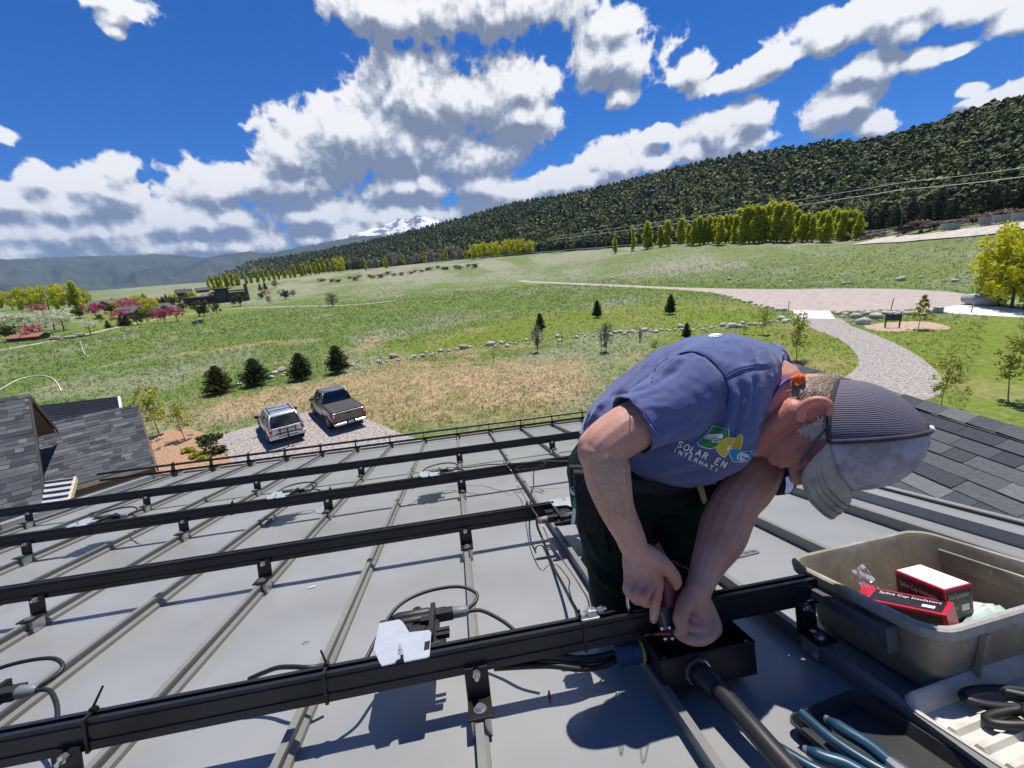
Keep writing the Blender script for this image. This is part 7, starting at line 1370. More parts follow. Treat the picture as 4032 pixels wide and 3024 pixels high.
def skin_mat():
    M = bpy.data.materials.new('sunburnt skin'); M.use_nodes = True; N = M.node_tree.nodes; L = M.node_tree.links; b = N['Principled BSDF']; b.inputs['Roughness'].default_value = .5; b.inputs['Specular IOR Level'].default_value = .35
    b.inputs['Subsurface Weight'].default_value = .25; b.inputs['Subsurface Radius'].default_value = (.010, .004, .002); b.inputs['Subsurface Scale'].default_value = .6
    tc = N.new('ShaderNodeTexCoord'); n1 = N.new('ShaderNodeTexNoise'); n1.inputs['Scale'].default_value = 9; n1.inputs['Detail'].default_value = 5; L.new(tc.outputs['Object'], n1.inputs['Vector'])
    r1 = N.new('ShaderNodeValToRGB'); e = r1.color_ramp.elements; e[0].position = .32; e[0].color = (.47, .225, .165, 1); e[1].position = .66; e[1].color = (.60, .345, .265, 1); L.new(n1.outputs[0], r1.inputs[0])
    n2 = N.new('ShaderNodeTexNoise'); n2.inputs['Scale'].default_value = 160; n2.inputs['Detail'].default_value = 3; L.new(tc.outputs['Object'], n2.inputs['Vector'])
    r2 = N.new('ShaderNodeValToRGB'); e = r2.color_ramp.elements; e[0].position = .30; e[0].color = (.93, .89, .87, 1); e[1].position = .48; e[1].color = (1, 1, 1, 1); L.new(n2.outputs[0], r2.inputs[0])
    at = N.new('ShaderNodeAttribute'); at.attribute_name = 'ruddy'; mr_ = N.new('ShaderNodeMix'); mr_.data_type = 'RGBA'; L.new(at.outputs['Fac'], mr_.inputs[0]); L.new(r1.outputs[0], mr_.inputs[6]); mr_.inputs[7].default_value = (.52, .15, .115, 1)
    mx = N.new('ShaderNodeMix'); mx.data_type = 'RGBA'; mx.blend_type = 'MULTIPLY'; mx.inputs[0].default_value = 1; L.new(mr_.outputs[2], mx.inputs[6]); L.new(r2.outputs[0], mx.inputs[7]); L.new(mx.outputs[2], b.inputs['Base Color'])
    bp = N.new('ShaderNodeBump'); bp.inputs['Strength'].default_value = .25; bp.inputs['Distance'].default_value = .002; L.new(n2.outputs[0], bp.inputs['Height']); L.new(bp.outputs[0], b.inputs['Normal']); return M
M_skin = skin_mat()
# ------------------------------------------------------------------ head frame: crown to the right, face down, right ear to the camera
hr = ray(3205, 1620); hRt = -hr / np.linalg.norm(hr); hM = P(3205, 1620, .795 * HS); hU = RW[0] - hRt * np.dot(RW[0], hRt); hU /= np.linalg.norm(hU); hF = np.cross(hRt, hU); hF = hF if np.dot(hF, -RW[1]) > 0 else -hF
def Hd(u, f, r): return hM + (hU * u + hF * f + hRt * r) * HS
HA = (hU, hF, hRt)
def px2uf(x, y, r=0.):
    """pixel on the plane r in front of the mid-plane of the head -> up, forward"""
    d = ray(x, y); n = hRt; t = np.dot(hM + hRt * r * HS - CW, n) / np.dot(d, n); p = (CW + d * t - hM) / HS; return np.dot(p, hU), np.dot(p, hF)
# ------------------------------------------------------------------ body: arms, hands, neck and head, one skin
def hb(mb, c, *r, n=12, m_=8, axes=None):
    mb.ball(c, *[q * HS for q in r[:3]], n=n, m_=m_, axes=axes)
bd = MB()
def GM(d): return .955 + (d - .737) * .62
chain(bd, [(2790, 1540, .88, .050), (2690, 1590, .83, .048), (2580, 1635, .785, .0455), (2470, 1690, .752, .043), (2390, 1745, .738, .0405), (2362, 1778, .737, .0385)])
bd.ball(Pm(2330, 1752, .737), .031, n=14, m_=10)
def GM(d): return .955 + (d - .737) * .25
chain(bd, [(2368, 1775, .737, .0375), (2385, 1830, .742, .0395), (2398, 1900, .757, .0386), (2427, 2000, .795, .0330), (2475, 2100, .83, .0285), (2493, 2145, .845, .0275)])
def GM(d): return 1.0 + (d - .935) * 1.8
chain(bd, [(2990, 1720, 1.07, .052), (2990, 1800, 1.03, .054), (2957, 1900, 1.0, .0535), (2902, 1975, .985, .0495), (2866, 2045, .978, .0515), (2838, 2120, .968, .0500), (2798, 2200, .955, .0385), (2771, 2265, .945, .0310), (2749, 2318, .936, .0275)])
def GM(d): return 1.25 + (d - 1.205) * .61
chain(bd, [(2560, 1800, 1.2, .10), (2680, 1620, 1.08, .11), (2850, 1560, .98, .11), (2990, 1560, .92, .09)])           # trunk inside the shirt
chain(bd, [(2790, 1540, .88, .05), (2900, 1600, .95, .08), (2990, 1720, 1.05, .055)])
# right hand: palm, extended index, three curled fingers, thumb from the side of the palm
def GM(d): return d
W_ = (2493, 2145, .982); K = [(2592, 2292, .985), (2556, 2304, .976), (2515, 2298, .976), (2478, 2274, .984)]
for k_, (x, y, d) in enumerate(K): chain(bd, [(*W_[:2], W_[2], .0225), (W_[0] + (x - W_[0]) * .5 + (8, 2, -4, -9)[k_], 2215, .980, .0185 - .0012 * k_), (x, y, d, .0140 - .0008 * k_)])
bd.ball(Pm(2540, 2225, .984), .034, .038, .016, 14, 9, axes=(RW[0], RW[1], RW[2])); bd.ball(Pm(2520, 2300, .974), .030, .016, .014, 14, 9, axes=(RW[0], RW[1], RW[2]))
for x, y, d in K: bd.ball(Pm(x, y - 2, d - .004), .0138, n=12, m_=8)                                   # knuckles
chain(bd, [(2592, 2296, .984, .0138), (2586, 2332, .986, .0128), (2583, 2350, .987, .0132), (2580, 2385, .990, .0116), (2578, 2402, .991, .0118), (2575, 2424, .992, .0104), (2573, 2440, .993, .0088)])
chain(bd, [(2556, 2306, .974, .0135), (2540, 2338, .958, .0130), (2530, 2354, .956, .0128), (2540, 2372, .972, .0112), (2560, 2372, .990, .0104)])
chain(bd, [(2515, 2300, .974, .0128), (2503, 2330, .962, .0122), (2496, 2345, .962, .0120), (2508, 2364, .978, .0106), (2532, 2364, .996, .0098)])
chain(bd, [(2478, 2277, .982, .0116), (2472, 2305, .974, .0108), (2470, 2322, .974, .0106), (2484, 2344, .988, .0096), (2508, 2348, 1.002, .0088)])
chain(bd, [(2548, 2176, .982, .0205), (2600, 2212, .978, .0190), (2640, 2252, .980, .0160), (2654, 2272, .984, .0152), (2660, 2296, .996, .0134), (2644, 2312, 1.008, .0112)])
# left hand: closed round the lead, palm side to the camera
chain(bd, [(2749, 2318, 1.0, .0285), (2742, 2365, 1.002, .0300), (2750, 2415, 1.004, .0300), (2752, 2455, 1.004, .0270)]); bd.ball(Pm(2756, 2430, 1.004), .036, .046, .016, 14, 9, axes=(RW[0], RW[1], RW[2]))
for pts in ([(2776, 2372, 1.000, .0165), (2804, 2428, .988, .0150), (2812, 2462, .980, .0150), (2798, 2496, .970, .0144), (2766, 2516, .964, .0138), (2726, 2518, .962, .0132), (2690, 2508, .966, .0114), (2668, 2494, .972, .0096)],
            [(2782, 2390, 1.000, .0150), (2806, 2436, .990, .0140), (2804, 2462, .982, .0138), (2776, 2474, .974, .0130), (2738, 2472, .972, .0122), (2706, 2462, .976, .0108)],
            [(2780, 2384, 1.002, .0140), (2796, 2418, .994, .0130), (2784, 2438, .986, .0124), (2752, 2442, .980, .0116), (2724, 2434, .982, .0100)],
            [(2818, 2450, 1.010, .0130), (2822, 2480, 1.006, .0120), (2806, 2502, 1.000, .0110)],
            [(2728, 2338, .996, .0225), (2700, 2376, .982, .0200), (2683, 2418, .970, .0170), (2679, 2440, .966, .0165), (2686, 2472, .960, .0138), (2674, 2492, .964, .0106)]): chain(bd, pts)
def GM(d): return 1.01 + (d - .805) * .64
# neck and skull
chain(bd, [(2990, 1570, .93, .070), (3060, 1590, .880, .063), (3130, 1600, .835, .060), (3200, 1610, .805, .066)])
hb(bd, Hd(.034, .036, 0), .098, .085, .072, n=24, m_=16, axes=HA)                     # cranium
hb(bd, Hd(-.020, .050, 0), .070, .056, .058, n=20, m_=14, axes=HA)                    # face
chain(bd, [(Hd(-.030, .000, .048), .024), (Hd(-.062, .026, .046), .021), (Hd(-.088, .056, .024), .019), (Hd(-.094, .068, 0), .020), (Hd(-.088, .056, -.024), .019), (Hd(-.062, .026, -.046), .021), (Hd(-.030, 0, -.048), .024)])
chain(bd, [(Hd(-.070, .060, .0), .030), (Hd(-.045, .070, 0), .034)]); hb(bd, Hd(-.092, .073, 0), .016, .014, .019, n=12, m_=8, axes=HA)
chain(bd, [(Hd(-.068, .084, .018), .0075), (Hd(-.066, .094, 0), .0085), (Hd(-.068, .084, -.018), .0075)]); chain(bd, [(Hd(-.055, .086, .018), .0070), (Hd(-.054, .098, 0), .0085), (Hd(-.055, .086, -.018), .0070)])   # lips
chain(bd, [(Hd(.014, .098, 0), .010), (Hd(-.010, .110, 0), .011), (Hd(-.030, .122, 0), .0135)]); hb(bd, Hd(-.033, .108, .010), .010, n=10, m_=7); hb(bd, Hd(-.033, .108, -.010), .010, n=10, m_=7)
for s_ in (1, -1): hb(bd, Hd(-.012, .070, s_ * .040), .026, .022, .022, n=12, m_=8, axes=HA); chain(bd, [(Hd(.020, .092, s_ * .010), .010), (Hd(.024, .090, s_ * .035), .009), (Hd(.018, .072, s_ * .056), .008)])
# right ear: rim, inner fold, lobe, bowl left hollow
el = [(3262, 1628), (3267, 1600), (3250, 1580), (3215, 1574), (3180, 1584), (3155, 1604), (3144, 1626), (3146, 1642), (3160, 1648)]
ep = [Hd(*px2uf(x, y, .090 + .010 * math.sin(i * .4)), .090 + .010 * math.sin(i * .4)) for i, (x, y) in enumerate(el)]
chain(bd, [(q, r_) for q, r_ in zip(ep, [.0054, .0062, .0066, .0068, .0068, .0070, .0080, .0088, .0066])], 10); e2 = [Hd(*px2uf(x, y, .086), .086) for x, y in [(3252, 1606), (3222, 1594), (3192, 1600), (3178, 1616)]]; chain(bd, [(q, .0046) for q in e2], 8)
hb(bd, Hd(*px2uf(3205, 1614, .070), .070), .030, .020, .010, n=14, m_=8, axes=HA); hb(bd, Hd(*px2uf(3158, 1636, .076), .076), .010, n=10, m_=7); chain(bd, [(Hd(*px2uf(3215, 1660, .076), .076), .006), (Hd(*px2uf(3230, 1648, .078), .078), .005)], 8)
body_me = organic(bd, .0027, 3, .5)
def GM(d): return .955 + (d - .737) * .25
co, no = coords(body_me)
rud = np.clip(1 - np.linalg.norm((co - Hd(-.02, .02, .05)) * 1.0, axis=1) / .17, 0, 1) * .85
for q in ep: rud = np.maximum(rud, np.clip(1 - np.linalg.norm(co - q, axis=1) / .022, 0, 1))
rud = np.maximum(rud, np.clip(1 - np.linalg.norm(co - P(2548, 2345, .965), axis=1) / .05, 0, 1) * .35)
at = body_me.attributes.new('ruddy', 'FLOAT', 'POINT'); at.data.foreach_set('value', rud.astype(np.float32))
body_o = adopt('body', body_me, M_skin)
# finger nails
M_nail = mat('finger nail', (.66, .42, .34), .3, var=.05)
mb = MB(); c = P(2573, 2428, .9825); mb.ball(c, .0062, .0082, .0024, 10, 6, axes=(RW[0], RW[1], RW[2])); mb.build('finger_nail', M_nail, person, smooth=True)
# ------------------------------------------------------------------ T-shirt
def shirt_mat():
    M = bpy.data.materials.new('faded blue cotton'); M.use_nodes = True; N = M.node_tree.nodes; L = M.node_tree.links; b = N['Principled BSDF']; b.inputs['Roughness'].default_value = .92; b.inputs['Specular IOR Level'].default_value = .15; b.inputs['Sheen Weight'].default_value = .25
    tc = N.new('ShaderNodeTexCoord'); n1 = N.new('ShaderNodeTexNoise'); n1.inputs['Scale'].default_value = 7; n1.inputs['Detail'].default_value = 6; L.new(tc.outputs['Object'], n1.inputs['Vector'])
    r1 = N.new('ShaderNodeValToRGB'); e = r1.color_ramp.elements; e[0].position = .3; e[0].color = (.075, .095, .225, 1); e[1].position = .7; e[1].color = (.115, .140, .285, 1); L.new(n1.outputs[0], r1.inputs[0]); L.new(r1.outputs[0], b.inputs['Base Color'])
    n2 = N.new('ShaderNodeTexNoise'); n2.inputs['Scale'].default_value = 420; n2.inputs['Detail'].default_value = 2; L.new(tc.outputs['Object'], n2.inputs['Vector'])
    n3 = N.new('ShaderNodeTexNoise'); n3.inputs['Scale'].default_value = 16; n3.inputs['Detail'].default_value = 3; n3.inputs['Distortion'].default_value = 1.2; L.new(tc.outputs['Object'], n3.inputs['Vector'])
    b1 = N.new('ShaderNodeBump'); b1.inputs['Strength'].default_value = .22; b1.inputs['Distance'].default_value = .012; L.new(n3.outputs[0], b1.inputs['Height']); b2 = N.new('ShaderNodeBump'); b2.inputs['Strength'].default_value = .18; b2.inputs['Distance'].default_value = .001; L.new(n2.outputs[0], b2.inputs['Height']); L.new(b1.outputs[0], b2.inputs['Normal']); L.new(b2.outputs[0], b.inputs['Normal']); return M
M_shirt = shirt_mat()
sh = MB()
def GM(d): return 1.25 + (d - 1.205) * .61
ringloft(sh, [(2286, 1715, 2560, 1900, 1.205, .15), (2318, 1610, 2690, 1900, 1.165, .165), (2428, 1497, 2780, 1882, 1.12, .17), (2562, 1392, 2836, 1858, 1.07, .175), (2680, 1336, 2880, 1838, 1.02, .18), (2790, 1313, 2925, 1820, .985, .185), (2880, 1312, 2962, 1792, .955, .18), (2968, 1332, 2985, 1745, .93, .165), (3036, 1360, 2998, 1700, .91, .13), (3090, 1392, 3018, 1668, .895, .085)])
def GM(d): return .96 + (d - .748) * .60
chain(sh, [(2800, 1520, .900, .098), (2730, 1548, .865, .088), (2640, 1595, .815, .068), (2560, 1632, .782, .0575), (2505, 1664, .760, .0545), (2440, 1705, .740, .0530)], 20)
def GM(d): return 1.0 + (d - .935) * 1.8
chain(sh, [(2955, 1680, 1.06, .10), (3015, 1760, 1.035, .085), (3020, 1830, 1.01, .071), (2985, 1890, .998, .066), (2960, 1930, .99, .065)], 20)
shirt_me = organic(sh, .0048, 5, .6)
def GM(d): return .96 + (d - .748) * .60
ce = Pm(2486, 1675, .757); dirn = Pm(2470, 1690, .752) - Pm(2580, 1635, .785); dirn /= np.linalg.norm(dirn)
def GM(d): return 1.0 + (d - .935) * 1.8
cl = Pm(3008, 1862, 1.003); dl = Pm(2940, 1930, .99) - Pm(3010, 1840, 1.01); dl /= np.linalg.norm(dl)
def GM(d): return 1.25 + (d - 1.205) * .61
nk = Pm(3088, 1510, .885); dn_ = Pm(3170, 1560, .84) - Pm(3000, 1530, .92); dn_ /= np.linalg.norm(dn_)
fold(shirt_me, [
    ([(2562, 1500), (2580, 1455), (2620, 1418), (2680, 1392), (2735, 1386), (2790, 1410), (2830, 1450), (2856, 1482)], .006, -.0045),      # armhole seam
    ([(2856, 1484), (2900, 1456), (2960, 1440), (3040, 1430)], .006, .0035), ([(2856, 1494), (2900, 1468), (2960, 1452), (3036, 1444)], .006, -.0035),
    ([(2566, 1490), (2590, 1462), (2630, 1425), (2660, 1408)], .010, -.012), ([(2600, 1475), (2650, 1435), (2700, 1408)], .009, .008), ([(2570, 1520), (2620, 1480), (2670, 1450)], .009, -.006),
    ([(2858, 1500), (2862, 1560), (2845, 1640), (2800, 1700), (2740, 1745)], .011, -.011), ([(2885, 1500), (2892, 1570), (2875, 1650), (2830, 1720)], .010, .009), ([(2915, 1485), (2920, 1560), (2900, 1660), (2860, 1740)], .010, -.009), ([(2945, 1475), (2945, 1560), (2925, 1660)], .009, .007), ([(2975, 1470), (2970, 1560), (2945, 1680)], .009, -.007),
    ([(2980, 1342), (3000, 1390), (2995, 1430)], .007, -.004), ([(2935, 1345), (2965, 1395), (2970, 1430)], .007, .004), ([(2900, 1350), (2930, 1400), (2935, 1440)], .007, -.004), ([(3010, 1360), (3025, 1400)], .006, .003),
    ([(2400, 1560), (2480, 1540), (2560, 1520)], .010, -.007), ([(2360, 1600), (2440, 1585), (2520, 1560)], .009, .006), ([(2345, 1640), (2420, 1615), (2480, 1590)], .009, -.006), ([(2310, 1680), (2350, 1620), (2400, 1570)], .012, .008), ([(2295, 1700), (2320, 1640)], .007, -.008),
    ([(2640, 1790), (2720, 1760), (2800, 1720)], .014, .010), ([(2620, 1740), (2700, 1700), (2790, 1640)], .012, -.008), ([(2590, 1850), (2680, 1830), (2770, 1790)], .016, .008), ([(2600, 1880), (2700, 1870), (2800, 1830)], .012, -.006),
    ([(2470, 1590), (2540, 1560), (2620, 1545)], .008, -.003), ([(2500, 1610), (2570, 1600), (2650, 1600)], .008, .003), ([(2560, 1690), (2640, 1660), (2720, 1640)], .010, -.005), ([(2590, 1720), (2670, 1690), (2740, 1650)], .008, .004)])
co, no = coords(shirt_me); f3 = fbm((co[:, 0] + co[:, 2]) * 22, (co[:, 1] * 1.2 - co[:, 2] * .6) * 34, 5, 4) - .5; setco(shirt_me, co + no * (f3 * .007)[:, None])
hemc = Pm(2560, 1880, 1.17); hemn = Pm(2470, 1960, 1.2) - Pm(2640, 1700, 1.12); hemn /= np.linalg.norm(hemn)
cutaway(shirt_me, [(ce, dirn, .12), (cl, dl, .14), (nk, dn_, .16)])
shirt_o = adopt('t_shirt', shirt_me, M_shirt)
sm = shirt_o.modifiers.new('cloth', 'SOLIDIFY'); sm.thickness = .0022; sm.offset = -1.0
bv_co, _ = coords(shirt_me); bv_co = bv_co + org(person); BVS = BVHTree.FromPolygons([tuple(c) for c in bv_co], [tuple(p.vertices) for p in shirt_me.polygons])
def onto(bvh, x, y, lift=.0035, dflt=None):
    d = ray(x, y); d = d / np.linalg.norm(d); h = bvh.ray_cast(Vector(CW), Vector(d)); return None if h[0] is None else np.array(h[0]) - d * lift
def hemband(name, pts, r, mt, lift=.001):
    q = [onto(BVS, x, y, lift) for x, y in pts]; q = [p for p in q if p is not None]
    if len(q) > 2: mb = MB(); mb.tube(spline(q, 4), r, 6); mb.build(name, mt, shirt_o, smooth=True)
def GM(d): return 1.25 + (d - 1.205) * .61
M_rib = mat('faded blue ribbing', (.13, .155, .33), .95, var=.1, scale=60)
hemband('sleeve_stitch', [(2478, 1560), (2500, 1590), (2530, 1630), (2560, 1670), (2590, 1715), (2606, 1738)], .0011, M_rib); hemband('sleeve_stitch', [(2490, 1556), (2512, 1586), (2542, 1626), (2572, 1666), (2602, 1711)], .0010, M_rib)
M_navy = mat('navy seam thread', (.02, .026, .075), .9)
hemband('armhole_seam', [(2566, 1506), (2580, 1455), (2620, 1418), (2680, 1392), (2735, 1386), (2790, 1410), (2830, 1450), (2856, 1484), (2868, 1540), (2860, 1600)], .0018, M_navy)
hemband('shoulder_stitch', [(2860, 1486), (2900, 1462), (2960, 1446), (3034, 1437)], .0012, M_rib)
cp = [Pm(3046, 1366, .905), Pm(3070, 1385, .89), Pm(3088, 1410, .87), Pm(3070, 1440, .845), Pm(3040, 1470, .83), Pm(3010, 1560, .81), Pm(2994, 1640, .815), Pm(2990, 1690, .84), Pm(3010, 1720, .90)]
mb = MB(); mb.tube(spline([q for q in cp], 5), .0062, 8); mb.build('collar', M_rib, shirt_o, smooth=True)
mb = MB(); cfar = [Pm(3046, 1366, .905), Pm(3085, 1385, .925), Pm(3115, 1440, .945), Pm(3140, 1500, .955), Pm(3160, 1560, .96)]; mb.loft([[q + np.array([0, 0, .012]), q + np.array([.004, 0, -.018]), q + np.array([-.004, .004, -.018])] for q in spline(cfar, 5)]); mb.build('collar', M_rib, shirt_o, smooth=True)
# print on the chest: shapes dropped onto the cloth
def decal(name, poly, mt, lift=.0040, cell=5.0):
    """polygon of pixels, filled with a fine grid and dropped onto the shirt"""
    bm = bmesh.new(); vs = [bm.verts.new((x, y, 0)) for x, y in poly]; 
    es = [bm.edges.new((vs[i], vs[(i + 1) % len(vs)])) for i in range(len(vs))]; bmesh.ops.triangle_fill(bm, use_beauty=True, use_dissolve=False, edges=es)
    for _ in range(5):
        lg = [e for e in bm.edges if e.calc_length() > cell * 2.2]
        if not lg: break
        bmesh.ops.subdivide_edges(bm, edges=lg, cuts=1); bmesh.ops.triangulate(bm, faces=bm.faces[:])
    bad = []
    for v in bm.verts:
        h = onto(BVS, v.co.x, v.co.y, lift)
        if h is None: bad.append(v)
        else: v.co = Vector(h - org(person))
    bmesh.ops.delete(bm, geom=bad, context='VERTS'); me = bpy.data.meshes.new(name); bm.to_mesh(me); bm.free()
    o = link(name, me, mt, shirt_o); KIDS.setdefault(shirt_o.name, []).append(o); return o
def strokes(name, lines, w, mt, lift=.0042):
    mb = MB()
    for ln in lines:
        q = [tuple(a) for a in ln]; pts = []
        for i in range(len(q) - 1):
            n_ = max(2, int(math.hypot(q[i + 1][0] - q[i][0], q[i + 1][1] - q[i][1]) / 4)); pts += [(q[i][0] + (q[i + 1][0] - q[i][0]) * t / n_, q[i][1] + (q[i + 1][1] - q[i][1]) * t / n_) for t in range(n_)]
        pts.append(q[-1]); hv = []
        for i, (x, y) in enumerate(pts):
            a, b = pts[max(0, i - 1)], pts[min(len(pts) - 1, i + 1)]; dx, dy = b[0] - a[0], b[1] - a[1]; l_ = math.hypot(dx, dy) + 1e-9; nx_, ny_ = -dy / l_ * w / 2, dx / l_ * w / 2
            p0, p1 = onto(BVS, x + nx_, y + ny_, lift), onto(BVS, x - nx_, y - ny_, lift)
            if p0 is None or p1 is None or (hv and np.linalg.norm(p0 - hv[-1][0]) > .03): 
                if len(hv) > 1: mb.add([v for r_ in hv for v in r_], [(2 * k, 2 * k + 1, 2 * k + 3, 2 * k + 2) for k in range(len(hv) - 1)])
                hv = []
            else: hv.append((p0, p1))
        if len(hv) > 1: mb.add([v for r_ in hv for v in r_], [(2 * k, 2 * k + 1, 2 * k + 3, 2 * k + 2) for k in range(len(hv) - 1)])
    if mb.v: mb.build(name, mt, shirt_o)
def Z7(p): return [(2600 + x * .2712, 1700 + y * .2712) for x, y in p]
M_ink = mat('white shirt print', (.80, .80, .78), .8, var=.03); M_gr = mat('green shirt print', (.012, .22, .07), .8, var=.05); M_ye = mat('yellow shirt print', (.62, .50, .06), .8, var=.06); M_ol = mat('olive shirt print', (.42, .34, .03), .8, var=.05); M_bl = mat('blue shirt print', (.015, .24, .50), .8, var=.05)
g = [(540, 155), (640, 75), (700, 20), (760, -80), (985, -30), (995, 70), (905, 110), (850, 170), (795, 225), (720, 245), (620, 220), (560, 195)]
y1 = [(1110, 90), (1060, 180), (1000, 280), (940, 370), (880, 340), (825, 275), (810, 220), (850, 150), (900, 100), (980, 85)]; y2 = [(1110, 90), (1140, 45), (1165, 35), (1190, 70), (1190, 130), (1165, 250), (1100, 245), (1030, 240), (1060, 180)]
bl_ = [(1020, 260), (1100, 250), (1160, 255), (1200, 290), (1280, 285), (1350, 270), (1400, 290), (1440, 330), (1460, 380), (1400, 405), (1300, 425), (1180, 435), (1060, 430), (1030, 370), (1000, 310)]
def grow(p, k): 
    c = np.mean(np.array(p), 0); return [tuple(c + (np.array(q) - c) * (1 + k / (np.linalg.norm(np.array(q) - c) + 1e-9))) for q in p]
for q, m_ in ((g, M_gr), (y1, M_ye), (y2, M_ol), (bl_, M_bl)): decal('print_outline', Z7(grow(q, 11)), M_ink, .0034); decal('print_shape', Z7(q), m_, .0046)
decal('print_shape', Z7([(640, 80), (700, 40), (780, 30), (900, 30), (915, 60), (890, 105), (800, 90), (700, 85)]), M_ink, .0055); strokes('print_line', [Z7([(640, 95), (760, 105), (850, 120), (845, 150), (800, 150), (770, 130), (745, 145), (770, 155)])], 3.4, M_ink, .0055)
decal('print_shape', Z7([(1035, 185), (1000, 270), (960, 265), (980, 220)]), M_ink, .0055); strokes('print_line', [Z7([(1160, 300), (1230, 330), (1285, 350), (1270, 365), (1190, 345), (1160, 350), (1170, 380), (1240, 415)]), Z7([(1200, 420), (1120, 390), (1125, 335), (1180, 320)])], 4.5, M_ink, .0055)
LET = {'S': [[(.9, .9), (.6, 1.), (.2, .92), (.1, .72), (.4, .55), (.75, .42), (.85, .2), (.5, 0), (.05, .1)]], 'O': [[(.5, 1), (.12, .82), (.02, .5), (.15, .15), (.5, 0), (.88, .18), (.98, .5), (.85, .85), (.5, 1)]], 'L': [[(.15, 1), (.15, 0), (.85, 0)]], 'A': [[(0, 0), (.45, 1), (.9, 0)], [(.18, .38), (.75, .38)]], 'R': [[(.12, 0), (.12, 1), (.65, .95), (.8, .75), (.62, .55), (.14, .5)], [(.45, .5), (.88, 0)]], 'E': [[(.85, 1), (.12, 1), (.12, 0), (.88, 0)], [(.12, .52), (.7, .52)]], 'N': [[(.1, 0), (.1, 1), (.85, 0), (.85, 1)]], 'I': [[(.45, 0), (.45, 1)]], 'T': [[(.45, 0), (.45, 1)], [(.02, 1), (.9, 1)]]}
def words(txt, a, b, up, w, cw):
    """letters between pixels a and b, standing along up"""
    a, b, up = np.array(a), np.array(b), np.array(up); n_ = len(txt); ln = []
    for i, ch in enumerate(txt):
        if ch == ' ': continue
        o_ = a + (b - a) * i / n_; ex = (b - a) / n_ * cw
        for st in LET[ch]: ln.append([tuple(o_ + ex * x + up * y) for x, y in st])
    strokes('print_words', ln, w, M_ink)
words('SOLAR EN', Z7([(235, 215)])[0], Z7([(960, 540)])[0], (12.5, -22), 5.0, .74); words('INTERNATI', Z7([(180, 285)])[0], Z7([(850, 610)])[0], (7.5, -15), 3.8, .72)
decal('print_shape', [(2788, 1322), (2800, 1314), (2830, 1312), (2850, 1318), (2832, 1324), (2808, 1328)], M_ink, .0040)
# ------------------------------------------------------------------ trousers, boots
M_pant = mat('dark green canvas', (.012, .030, .022), .9, col2=(.006, .016, .012), scale=9, detail=6, bump=.5, bscale=18, spec=.2)
tr_ = MB()
def GM(d): return d + .035
chain(tr_, [(2400, 1860, 1.20, .115), (2410, 1980, 1.20, .112), (2425, 2120, 1.215, .098), (2440, 2270, 1.24, .088), (2448, 2400, 1.27, .082)], 18); chain(tr_, [(2640, 1870, 1.26, .115), (2660, 1990, 1.27, .112), (2675, 2130, 1.28, .098), (2690, 2270, 1.30, .090), (2690, 2385, 1.33, .082)], 18)
chain(tr_, [(2400, 1860, 1.19, .118), (2520, 1880, 1.23, .128), (2660, 1880, 1.26, .115)], 18)
chain(tr_, [(2448, 2400, 1.27, .080), (2400, 2300, 1.42, .068), (2370, 2220, 1.58, .055)], 14); chain(tr_, [(2690, 2385, 1.33, .080), (2640, 2290, 1.48, .066), (2600, 2210, 1.64, .055)], 14)
pant_me = organic(tr_, .0065, 4, .6)
fold(pant_me, [([(2560, 1900), (2575, 1980), (2592, 2030)], .008, -.006), ([(2592, 2030), (2520, 2060), (2450, 2090)], .014, -.012), ([(2592, 2030), (2650, 2060), (2720, 2080)], .014, -.010), ([(2480, 1960), (2540, 1985), (2590, 2010)], .012, .009), ([(2620, 1960), (2680, 1990), (2760, 2000)], .012, .008), ([(2640, 2020), (2700, 1990), (2770, 1960)], .010, -.008), ([(2330, 2000), (2360, 2100), (2400, 2200)], .008, -.005), ([(2300, 2060), (2330, 2140), (2380, 2220)], .012, .008), ([(2340, 2250), (2400, 2300), (2470, 2320)], .014, .010), ([(2320, 2200), (2380, 2260), (2450, 2290)], .012, -.010), ([(2600, 2150), (2660, 2170), (2740, 2160)], .014, -.009), ([(2600, 2230), (2670, 2250), (2730, 2240)], .014, .009)])
adopt('trousers', pant_me, M_pant)
M_boot2 = mat('black work boot', (.012, .011, .010), .6, var=.2, scale=12, bump=.3)
bo = MB(); chain(bo, [(2372, 2225, 1.57, .050), (2345, 2200, 1.63, .048), (2325, 2225, 1.66, .042), (2318, 2290, 1.62, .038)]); adopt('boot', organic(bo, .006, 2), M_boot2); bo = MB(); chain(bo, [(2602, 2215, 1.63, .050), (2580, 2185, 1.70, .048), (2565, 2205, 1.74, .042), (2560, 2260, 1.70, .038)]); adopt('boot', organic(bo, .006, 2), M_boot2)
mb = MB(); pk = [Pm(2342, 2040, 1.10), Pm(2372, 2030, 1.088), Pm(2400, 2180, 1.12), Pm(2366, 2190, 1.13)]; nv = Pm(2370, 2110, 1.0) - Pm(2370, 2110, 1.1); nv /= np.linalg.norm(nv); mb.add(pk + [q + nv * .012 for q in pk], [(3, 2, 1, 0), (4, 5, 6, 7), (0, 1, 5, 4), (1, 2, 6, 5), (2, 3, 7, 6), (3, 0, 4, 7)]); mb.build('cargo_pocket', M_pant, person, bevel=.004)
